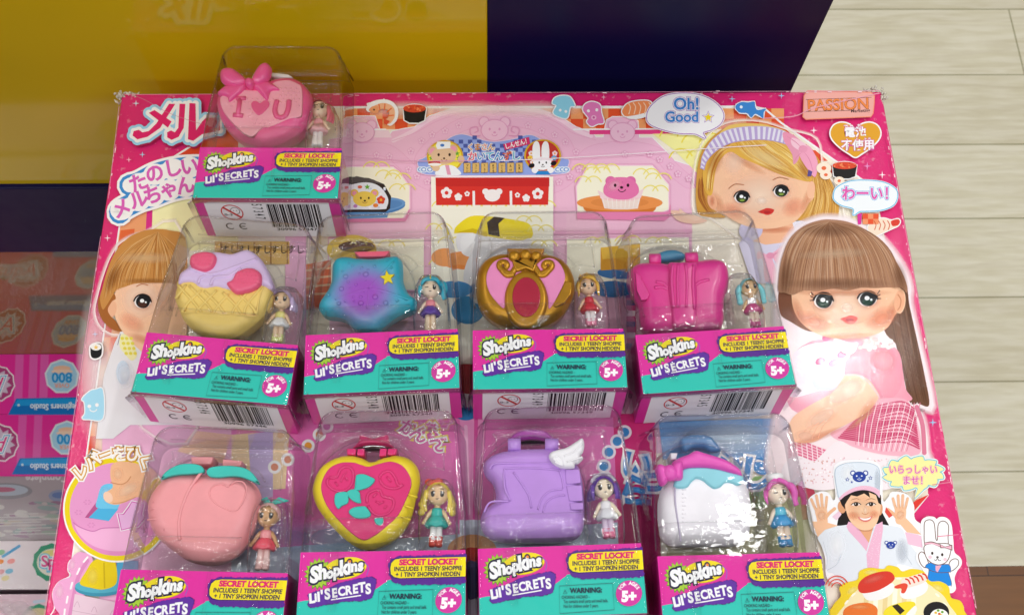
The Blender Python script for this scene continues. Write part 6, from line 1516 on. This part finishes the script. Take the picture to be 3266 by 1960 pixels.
# 4 gold heart with crown
GOLD = plastic('gold_painted_plastic', '#C08A1C', .32, metal=.55, var=.16, bs=1500, bst=.12)
L = Locket(3, 'gold rimmed pink heart locket with a crown and a red oval window', Z4)
L.puff('shell', [(84, 480), (92, 400), (135, 325), (220, 282), (320, 272), (430, 285), (540, 275), (620, 285), (695, 320), (748, 385), (772, 460), (768, 545), (735, 625), (685, 695), (600, 755), (470, 795), (370, 790), (230, 750), (140, 680), (92, 590)], GOLD, r=.010)
PKI = pl('rose_inlay_plastic', '#EE8FC4', rough=.4)
L.plate('pink_inlay', [(155, 470), (165, 400), (210, 335), (290, 308), (345, 325), (400, 380), (380, 440), (320, 500), (290, 580), (278, 660), (220, 610), (175, 545)], PKI, .0005)
L.plate('pink_inlay', [(490, 380), (540, 325), (600, 310), (655, 335), (695, 400), (700, 470), (645, 590), (592, 662), (582, 580), (555, 500), (510, 440)], PKI, .0005)
ring = L.plate('oval_frame', [(432 + 150 * math.cos(t), 598 + 200 * math.sin(t)) for t in [2 * math.pi * k / 24 for k in range(24)]], GOLD, .0035, r=.003)
L.plate('red_oval', [(434 + 98 * math.cos(t), 582 + 138 * math.sin(t)) for t in [2 * math.pi * k / 24 for k in range(24)]], pl('ruby_plastic', '#B01C3C', rough=.25, coat=.5), .0012, L.zt + .0032, dome=.0006, parent=ring)
L.plate('crown', [(362, 400), (335, 310), (380, 330), (425, 300), (470, 330), (512, 310), (490, 400), (430, 385)], GOLD, .003, r=.0015)
L.balls('crown_pearl', [(350, 298, .0047), (428, 290, .0047), (502, 298, .0042)], GOLD, L.zt + .0015, flat=.8)
for sg in (-1, 1):
    T = lambda x, y: (428 + sg * (x - 428), y)
    L.cord('scroll', [[T(330, 425), T(280, 405), T(248, 375), T(252, 345), T(285, 342), T(300, 365), T(284, 382)], [T(330, 425), T(350, 395), T(365, 370)], [T(262, 392), T(300, 430), T(345, 422)]], [.0022] * 25 if False else .0024, GOLD, L.zt + .0006)
L.plate('gold_tab', [(705, 470), (752, 480), (745, 560), (700, 620), (640, 650), (620, 640), (660, 560)], GOLD, .0012, sm=False)
L.blk('clasp', [(300, 245), (560, 245), (545, 285), (320, 285)], .012, .028, pl('amber_gold_plastic', '#B9802C', metal=.3))
# 5 backpack
HP = pl('hot_pink_plastic', '#DE3590', coat=.2, rough=.33)
L = Locket(4, 'hot pink backpack locket with a folded centre strip and a teal handle', Z5)
L.puff('shell', [(88, 470), (98, 420), (140, 380), (200, 366), (280, 364), (360, 372), (460, 360), (560, 352), (660, 342), (720, 350), (765, 385), (782, 450), (775, 530), (752, 600), (748, 680), (745, 760), (715, 815), (620, 840), (500, 850), (350, 850), (250, 842), (195, 800), (178, 720), (170, 650), (135, 580), (100, 520)], HP, r=.011, dome=.001)
L.puff('centre_strip', [(365, 380), (430, 372), (520, 370), (560, 380), (550, 480), (560, 560), (560, 680), (550, 790), (480, 800), (400, 800), (380, 680), (360, 560), (372, 470)], HP, .03, .0405, .003, .0008)
L.cord('fold', [[(430, 385), (425, 500), (430, 680)], [(480, 385), (490, 500), (485, 680)], [(395, 385), (385, 500), (400, 680)], [(535, 390), (530, 520), (540, 690)]], .0011, HP, .0412)
L.cord('crease', [[(280, 505), (330, 515), (362, 545)], [(640, 490), (580, 505), (545, 530)], [(270, 545), (320, 540), (358, 555)]], .0013, HP, L.zt + .0008)
L.plate('lettered_tab', [(140, 440), (172, 462), (236, 590), (222, 622), (182, 628), (150, 560)], HP, .0012, sm=False)
L.cord('hinge', [[(235, 352), (310, 352)], [(480, 345), (560, 340)]], .0042, HP, .033)
L.puff('handle', [(262, 340), (310, 300), (400, 285), (470, 310), (470, 345), (360, 365), (280, 365)], pl('teal_handle_plastic', '#3C86AC', coat=.2), .010, .022, .004)
# 6 peach
PCH = pl('peach_plastic', '#EE9AA0', rough=.42, coat=.1)
TLF = pl('teal_leaf_plastic', '#2FC0B4', rough=.45)
L = Locket(5, 'peach shaped locket with two teal leaves and a pressed heart outline', Z6)
pc = L.puff('shell', [(218, 720), (224, 640), (262, 565), (320, 490), (380, 440), (470, 420), (560, 425), (645, 435), (740, 420), (860, 425), (960, 465), (1030, 520), (1060, 600), (1040, 720), (1000, 850), (945, 960), (870, 1040), (760, 1095), (640, 1105), (520, 1075), (410, 1000), (310, 920), (245, 830)], PCH, r=.012, dome=.0006)
L.cord('groove_ridge', [[(640, 415), (600, 470), (540, 560), (490, 680), (465, 800), (470, 930)]], .0012, PCH, L.zt + .0002)
L.cord('heart_outline', [[(845, 520), (890, 495), (945, 505), (965, 560), (940, 640), (880, 715), (790, 690), (715, 640), (690, 580), (720, 530), (780, 515), (825, 535)]], .0005, PCH, L.zt + .0005, closed=True)
L.plate('leaf', [(334, 478), (352, 440), (400, 400), (470, 370), (560, 364), (625, 378), (650, 408), (635, 432), (560, 440), (460, 446), (380, 462)], TLF, .0022, r=.001); L.plate('leaf', [(668, 425), (690, 395), (750, 382), (850, 380), (950, 396), (1015, 440), (1058, 512), (1010, 495), (930, 465), (850, 458), (760, 466), (690, 458)], TLF, .0022, r=.001)
L.cord('letter_ridge', [[(270, 650), (352, 640)], [(240, 700), (356, 690)], [(232, 780), (356, 762)], [(356, 560), (358, 860)]], .0006, PCH, L.zt - .001)
L.blk('hinge', [(555, 315), (720, 315), (700, 370), (560, 370)], .014, .030, PCH); L.blk('hinge', [(790, 330), (930, 345), (920, 385), (785, 385)], .014, .030, PCH)
# 7 strawberry heart
YLW, MGT = pl('lemon_yellow_plastic', '#EED41E', rough=.42), pl('magenta_plastic', '#DA1F72', rough=.35, coat=.2)
L = Locket(6, 'yellow rimmed magenta heart locket with strawberries and teal leaves', Z7)
L.puff('shell', [(122, 600), (130, 520), (170, 430), (240, 370), (320, 338), (400, 330), (480, 348), (545, 378), (620, 350), (720, 330), (800, 345), (860, 390), (892, 460), (892, 540), (865, 640), (835, 760), (780, 860), (690, 945), (570, 1000), (490, 1005), (400, 965), (300, 880), (210, 780), (150, 690)], YLW, r=.010)
ml = L.plate('magenta_inlay', [(190, 590), (200, 510), (250, 430), (330, 392), (420, 390), (480, 408), (530, 420), (600, 400), (690, 383), (770, 412), (822, 480), (836, 550), (800, 650), (740, 770), (650, 855), (570, 915), (490, 945), (400, 890), (310, 800), (230, 700)], MGT, .0004)
zz = L.zt + .0005
for nm, p in (('strawberry_outline', [(250, 500), (300, 495), (330, 440), (370, 420), (410, 440), (420, 500), (400, 560), (350, 595), (290, 590), (245, 560), (232, 525)]), ('strawberry_outline', [(610, 500), (625, 470), (680, 452), (720, 500), (740, 550), (775, 552), (730, 575), (670, 572), (625, 545)]), ('strawberry_outline', [(520, 680), (525, 620), (570, 590), (610, 590), (630, 630), (660, 640), (700, 650), (710, 690), (680, 745), (620, 768), (560, 750)])):
    L.cord(nm, [p], .0010, MGT, zz, ml, closed=True)
L.cord('seed_mark', [[(330, 530), (350, 480), (372, 460)], [(380, 520), (362, 500)], [(290, 530), (310, 560)], [(560, 640), (590, 610)], [(600, 690), (640, 670)], [(580, 670), (610, 680)], [(640, 720), (660, 700)], [(660, 490), (690, 530)]], .0008, MGT, zz, ml)
for p in ([(430, 560), (436, 500), (445, 478), (490, 472), (540, 490), (575, 514), (540, 560), (480, 585), (430, 590)], [(372, 600), (385, 640), (380, 680), (340, 700), (312, 722), (288, 690), (284, 645), (300, 608)], [(375, 600), (420, 580), (462, 600), (470, 640), (474, 680), (430, 672), (390, 640)], [(386, 745), (420, 712), (490, 702), (515, 712), (546, 765), (500, 790), (430, 785)], [(572, 790), (630, 786), (632, 820), (610, 840), (580, 825)]): L.plate('leaf', p, TLF, .0016, zz, .0008)
L.cord('rim_line', [[(745, 765), (800, 790), (830, 800)], [(765, 690), (850, 720)], [(805, 615), (880, 640)]], .0006, YLW, L.zt - .0008)
L.blk('hinge', [(372, 290), (440, 292), (435, 335), (376, 335)], .014, .032, MGT); L.blk('hinge', [(450, 292), (500, 290), (496, 340), (446, 338)], .014, .032, MGT); L.blk('hinge', [(610, 290), (660, 290), (655, 340), (606, 345)], .014, .032, MGT); L.blk('hinge', [(668, 290), (735, 292), (720, 335), (664, 335)], .014, .032, MGT)
L.puff('bow_handle', [(415, 285), (455, 240), (470, 190), (520, 205), (570, 215), (620, 200), (665, 190), (680, 240), (715, 285), (640, 270), (560, 262), (480, 270)], MGT, .008, .018, .003)
L.cord('wire_ring', [[(490, 280), (560, 272), (650, 280)]], .0006, plastic('steel_wire', '#C8CCD2', .2, metal=1.0, bst=0), .026)
# 8 boot
LIL = pl('lilac_plastic', '#B888DA', rough=.36, coat=.15)
L = Locket(7, 'lilac boot locket with a white wing', Z8)
L.puff('shell', [(92, 470), (98, 415), (140, 370), (210, 340), (320, 322), (450, 316), (560, 316), (640, 335), (700, 380), (750, 430), (776, 500), (790, 600), (798, 720), (795, 850), (760, 930), (680, 960), (540, 968), (380, 968), (240, 968), (140, 945), (85, 890), (70, 820), (92, 750), (140, 710), (172, 680), (176, 620), (150, 550), (110, 510)], LIL, r=.011)
L.cord('seam_ridge', [[(135, 470), (160, 435), (240, 428), (420, 425), (600, 425)], [(280, 690), (240, 600), (235, 480), (260, 465), (420, 460), (630, 475)], [(95, 770), (130, 705), (200, 690), (270, 695)], [(640, 610), (560, 620), (500, 670), (470, 750)], [(660, 650), (590, 660), (530, 700), (505, 770)], [(425, 740), (400, 640), (300, 490)], [(620, 480), (640, 540), (648, 600)]], .0007, LIL, L.zt + .0001)
for p in ([(660, 470), (760, 470), (770, 565), (668, 572)], [(668, 585), (775, 580), (782, 690), (690, 690)], [(692, 705), (785, 702), (786, 750), (700, 752)]): L.plate('eyelet_tab', p, LIL, .0011, sm=False)
WNG = pl('white_wing_plastic', '#EDEBF1', rough=.4)
wg = L.puff('wing', [(548, 385), (560, 350), (610, 330), (670, 315), (735, 275), (780, 250), (795, 295), (785, 350), (765, 372), (788, 390), (755, 425), (730, 430), (722, 458), (640, 458), (580, 428)], WNG, .034, .0435, .0035)
L.cord('feather_line', [[(590, 420), (640, 440), (640, 400), (610, 375), (580, 395), (600, 415)], [(650, 380), (720, 350), (780, 290)], [(670, 420), (730, 400), (780, 385)]], .0008, WNG, .0433, wg)
L.cord('hinge', [[(262, 300), (350, 300)], [(520, 300), (612, 302)]], .0046, LIL, .031)
L.puff('handle', [(272, 275), (300, 225), (360, 196), (430, 188), (510, 198), (560, 230), (592, 275), (500, 262), (430, 256), (350, 264)], pl('orchid_plastic', '#B83CB0', coat=.3), .008, .019, .003)
# 9 jar
L = Locket(8, 'round white jar locket with a pink lid, a bow and blue icing', Z9)
JAR = pl('white_jar_plastic', '#F0EDF4', rough=.38, coat=.15)
L.puff('shell', [(158, 720), (168, 640), (195, 560), (250, 480), (400, 440), (560, 440), (720, 475), (785, 550), (815, 640), (824, 740), (818, 860), (785, 945), (720, 985), (560, 990), (400, 990), (260, 985), (190, 930), (165, 830)], JAR, r=.013, dome=.0006)
L.puff('blue_icing', [(290, 500), (340, 450), (450, 440), (560, 450), (660, 475), (750, 500), (752, 545), (715, 568), (665, 550), (625, 552), (595, 580), (548, 592), (505, 565), (470, 535), (425, 520), (390, 545), (362, 580), (315, 590), (265, 570)], pl('sky_blue_plastic', '#86CBDA', rough=.42), .014, .0400, .002)
LID = pl('orchid_pink_plastic', '#E44FB8', rough=.4, coat=.1)
L.puff('lid', [(250, 420), (300, 372), (370, 345), (395, 330), (430, 318), (470, 330), (540, 350), (640, 385), (720, 435), (746, 470), (744, 505), (660, 478), (560, 452), (450, 440), (340, 452), (330, 500), (290, 520)], LID, .012, .0425, .005)
b_ = L.puff('bow', [(232, 470), (200, 425), (160, 415), (136, 445), (145, 500), (165, 555), (200, 565), (235, 520)], LID, .034, .0445, .004, .001)
L.puff('bow_loop', [(240, 470), (260, 410), (300, 390), (332, 402), (334, 470), (326, 522), (280, 530), (245, 512)], LID, .034, .0445, .004, .001, b_)
L.balls('knot', [(236, 482, .0058)], LID, .0425, b_, .8)
L.cord('seam', [[(272, 570), (275, 700), (305, 900), (312, 965)]], .0006, pl('lavender_seam_plastic', '#B9AFC8'), L.zt + .0002); L.cord('measure_mark', [[(320, 600 + 28 * k), (350 - (k % 2) * 14, 600 + 28 * k)] for k in range(9)], .0004, JAR, L.zt + .0005)
L.blk('hinge', [(240, 340), (290, 340), (280, 385), (245, 385)], .014, .030, JAR)
L.puff('handle', [(310, 250), (350, 218), (440, 208), (520, 220), (560, 260), (600, 320), (520, 330), (480, 300), (400, 300), (340, 330)], pl('blue_handle_plastic', '#4F8CC4', coat=.3), .008, .018, .003)
# ================================================================ tiny dolls in the right-hand pockets
EYE = pl('eye_paint', '#1C181C', rough=.3); EYW = pl('eye_highlight_paint', '#F4F4F6', bst=0)
_mc = {}
def pm(h, **k):
    if h not in _mc: _mc[h] = plastic('doll_paint_' + str(len(_mc)), h, .36, coat=.3, bst=0)
    return _mc[h]
def doll(i, Z, top, foot, dx, label, skin, hair, style, dress, skirt, legs, shoes, extra=None, wink=False):
    # top / foot: head top and foot in the photo; the figure lies on its back, z up towards the viewer
    z = .0215
    pt, pf = P(Z(*top), z + .004), P(Z(*foot), z - .003)
    h = math.hypot(pt[0] - pf[0], pt[1] - pf[1])
    ang = math.atan2(pt[1] - pf[1], pt[0] - pf[0]) - math.pi / 2
    t = thing('toy_doll', label, 'doll', (pf[0], pf[1], ZT + z), ang, 'tiny dolls inside the clear packages')
    t.scale = (h * 1.05, h * 1.04, h * 1.05)
    sk = pm(skin)
    m = MB()
    m.sphere((0, .755, .02), .155, (1.0, 1.02, .92), 20, 14)                 # head
    m.sphere((0, .70, .05), .13, (.98, .85, .85), 18, 10)                    # cheeks
    m.lathe([(.045, .52), (.045, .62)], 12)
    m.lathe([(.03, .34), (.075, .37), (.075, .44), (.085, .50), (.06, .545), (.02, .56)], 16, sz=.8)
    for q in (-1, 1):
        m.tube([(q * .07, .525, 0), (q * .12, .46, .02), (q * .155, .39, .03), (q * .185, .345, .035)], [.034, .03, .026, .024], 10)
        m.sphere((q * .19, .335, .036), .027, (1, 1, .8), 10, 7)
        m.sphere((q * .152, .735, .01), .028, (.6, 1, .8), 8, 6)
    m.sphere((0, .705, .172), .014, (1, .8, .8), 8, 6)                       # nose
    body = m.build('body', sk, t)
    m = MB()
    for q in (-1, 1): m.tube([(q * .042, .36, 0), (q * .044, .22, .01), (q * .045, .10, .004), (q * .046, .05, 0)], [.052, .045, .05, .045], 12)
    m.build('legs', pm(legs), t)
    m = MB()
    for q in (-1, 1):
        m.tube([(q * .046, .145, .0), (q * .047, .06, 0), (q * .048, .005, .004)], [.054, .053, .05], 12); m.sphere((q * .05, .012, .03), .05, (.95, .6, 1.3), 12, 8)
    m.build('shoes', pm(shoes), t)
    m = MB()
    m.lathe([(.07, .555), (.088, .52), (.090, .47), (.082, .43), (.09, .42)], 18, sz=.85)
    m.build('bodice', pm(dress), t)
    m = MB(); n = 24; rings = []
    for r, y in ((.085, .44), (.115, .40), (.15, .34), (.165, .29), (.15, .275), (.09, .28)):
        rings.append([(r * (1 + .07 * math.cos(6 * a)) * math.cos(a), y + .012 * math.cos(6 * a) * (r > .12), .85 * r * (1 + .07 * math.cos(6 * a)) * math.sin(-a)) for a in [2 * math.pi * k / n for k in range(n)]])
    m.ring_loft(rings); m.build('skirt', pm(skirt), t)
    # hair: a cap that leaves the face open, plus locks
    m = MB(); nu, nv = 22, 12; vs = []; idx = {}
    for a in range(nv + 1):
        th = math.pi * .62 * a / nv
        for b in range(nu):
            ph = 2 * math.pi * b / nu
            front = max(0, math.sin(ph))
            tm = math.pi * (.62 - .36 * front ** 1.5) if style != 'bob' else math.pi * (.70 - .42 * front ** 1.6)
            th_ = tm * a / nv; rr = .178 + .006 * math.cos(9 * ph)
            # pole up (y), ph measured in x-z
            vs.append((rr * math.sin(th_) * math.cos(ph), .765 + rr * 1.03 * math.cos(th_), .012 + rr * .95 * math.sin(th_) * math.sin(ph)))
    fs = [(a * nu + b, a * nu + (b + 1) % nu, (a + 1) * nu + (b + 1) % nu, (a + 1) * nu + b) for a in range(nv) for b in range(nu)]
    m.add(vs, fs)
    def lock(p, r): m.tube(catmull(p, False, 4), [r[0] + (r[1] - r[0]) * k / ((len(p) - 1) * 4) for k in range((len(p) - 1) * 4 + 1)], 9, .8)
    if style in ('long', 'curly', 'bob'):
        e = .50 if style != 'bob' else .60
        for q in (-1, 1):
            for k in range(3): lock([(q * (.15 + .01 * k), .80 - .04 * k, .05 - .05 * k), (q * (.185 + .015 * k), .70, .05 - .05 * k), (q * (.18 + .03 * k), .60, .06 - .05 * k), (q * (.16 + .04 * k), e, .05 - .04 * k)], (.05, .022))
    if style == 'pigtails':
        for q in (-1, 1): lock([(q * .15, .80, .02), (q * .21, .72, .02), (q * .22, .60, .03), (q * .21, .50, .03)], (.06, .05)); m.sphere((q * .215, .49, .03), .06, (1, 1, .8), 10, 8)
    if style == 'side':
        lock([(.12, .86, .03), (.21, .84, .05), (.24, .74, .06), (.22, .64, .05), (.24, .56, .04)], (.06, .04)); lock([(-.16, .80, .05), (-.185, .70, .06), (-.175, .60, .07)], (.045, .012))
        lock([(.0, .93, .08), (-.10, .88, .145), (-.15, .80, .12)], (.05, .02)); lock([(.02, .93, .09), (.11, .88, .145), (.15, .82, .11)], (.05, .02))
    if style == 'updo':
        m.sphere((0, .95, 0), .10, (1.15, .7, .9), 14, 9)
        for q in (-1, 1): lock([(q * .15, .82, .07), (q * .18, .72, .07), (q * .17, .62, .07), (q * .18, .56, .06)], (.04, .012))
        lock([(-.02, .93, .08), (.08, .87, .15), (.15, .80, .11)], (.05, .02))
    if style == 'curly':
        for q in (-1, 1):
            for k in range(4): m.sphere((q * (.20 + .025 * (k % 2)), .66 - .055 * k, .02), .055, (1, 1, .8), 10, 7)
    hr = m.build('hair', pm(hair), t)
    # face paint
    m = MB(); zf = .150
    for q in (-1, 1):
        if wink and q < 0: m.tube([(-.085, .745, .142), (-.06, .738, .154), (-.03, .746, .16)], .008, 6)
        else:
            m.sphere((q * .062, .742, .143), .042, (.85, 1.1, .4), 14, 9)
            m.tube([(q * .03, .772, .152), (q * .062, .782, .148), (q * .1, .765, .128)], .008, 6)
        m.tube([(q * .035, .808, .148), (q * .065, .818, .14), (q * .09, .81, .125)], .005, 6)
    m.tube([(-.018, .668, .158), (0, .664, .162), (.02, .669, .158)], .006, 6)
    m.build('painted_face', EYE, body)
    m = MB()
    for q in (-1, 1):
        if not (wink and q < 0): m.sphere((q * .062 + .012, .756, .158), .013, (1, 1, .5), 8, 6)
    m.build('eye_highlight', EYW, body)
    if extra: extra(t)
def crown(c):
    def f(t):
        m = MB()
        for k in range(7):
            a = R(180 - 30 * k); x = .13 * math.cos(a); m.tube([(x, .905, .06 + .05 * math.sin(a)), (x * 1.05, .975 + .02 * (k % 2) - abs(k - 3) * .008, .05 + .05 * math.sin(a))], [.028, .01], 8)
        m.build('tiara', pm(c), t)
    return f
def hat(t):
    m = MB(); m.lathe([(.10, .88), (.115, .90), (.115, .96), (.13, .98), (.125, 1.03), (.07, 1.05), (.02, 1.05)], 18, c=(.01, 0)); m.build('chef_hat', pm('#EEF0F0'), t)
def bowred(t):
    m = MB(); m.sphere((-.13, .93, .06), .065, (1.1, .8, .6)); m.sphere((.0, .95, .06), .06, (1.1, .8, .6)); m.sphere((-.065, .935, .08), .03); m.build('hair_bow', pm('#E8503C'), t)
def leaf(t):
    m = MB()
    for q, e in ((-1, .16), (1, .24)): m.tube([(0.02, .93, .03), (q * e * .5 + .02, .985, .04), (q * e + .03, .985, .03)], [.02, .05, .008], 10, .5)
    m.build('leaf_ornament', pm('#2FC0B4'), t)
def band(c):
    def f(t):
        m = MB(); m.tube([(.19 * math.cos(R(a)), .78 + .19 * math.sin(R(a)), .05) for a in range(20, 161, 14)], .024, 8); m.sphere((-.1, .95, .05), .04, (1.4, .8, .7)); m.build('headband', pm(c), t)
    return f
CR = '#F2D3B4'
doll(0, Z1, (958, 462), (945, 815), 0, 'tiny doll with long pink hair and white legs beside the bow heart locket', '#F4D9C2', '#EC6E8E', 'long', '#F2A8B8', '#F0B4C0', '#EDE8EA', '#F3F0F0')
doll(1, Z2, (1035, 490), (1000, 862), 0, 'tiny doll with lavender hair and a white fluffy skirt beside the ice cream locket', '#EBC8A4', '#CBB4DE', 'bob', '#E9E08A', '#EEF0F4', '#E6C8A8', '#DDE38C')
doll(2, Z3, (945, 440), (945, 832), 0, 'winking tiny doll with turquoise hair and a gold tiara beside the star locket', '#F4DCC4', '#27B4D2', 'side', '#EE8C9A', '#5A30A8', '#F2D8B8', '#F2D8B8', crown('#E8CE4A'), True)
doll(3, Z4, (855, 425), (885, 800), 0, 'tiny blond doll in a red dress beside the gold crowned heart', '#EBC4A2', '#E8B63C', 'updo', '#D0263C', '#D8263C', '#F2EEF0', '#EE8FB0', crown('#EDC25A'))
doll(4, Z5, (905, 468), (950, 822), 0, 'tiny doll with pale turquoise hair and pink boots beside the backpack locket', '#DDB684', '#7FD4DC', 'pigtails', '#E8E4EA', '#CC3F86', '#DDC8B4', '#C8488C')
doll(5, Z6, (1130, 640), (1085, 1155), 0, 'tiny tan doll with a teal leaf on her head beside the peach locket', '#CC9E6E', '#EBB8B8', 'cap', '#F09AA0', '#EE5068', '#F0CCC8', '#EFC6C4', leaf)
doll(6, Z7, (1030, 515), (1010, 1000), 0, 'tiny doll with curly yellow hair and a red bow beside the strawberry heart', '#E8C49A', '#ECD452', 'curly', '#22B4AC', '#22B4AC', '#F2F0F0', '#DD4A3A', bowred)
doll(7, Z8, (920, 500), (965, 955), 0, 'tiny doll with a purple bob and a white dress beside the boot locket', '#F4E2C8', '#6432A4', 'bob', '#EDECF0', '#E6E8EE', '#E2CCE6', '#E8709C', band('#F0EEF2'))
doll(8, Z9, (985, 520), (1050, 1005), 0, 'winking tiny doll with pink hair and a white chef hat beside the jar locket', '#F6E2CC', '#E560BC', 'side', '#55BEDC', '#2A9AD8', '#F2DCC4', '#1F90CE', hat, True)
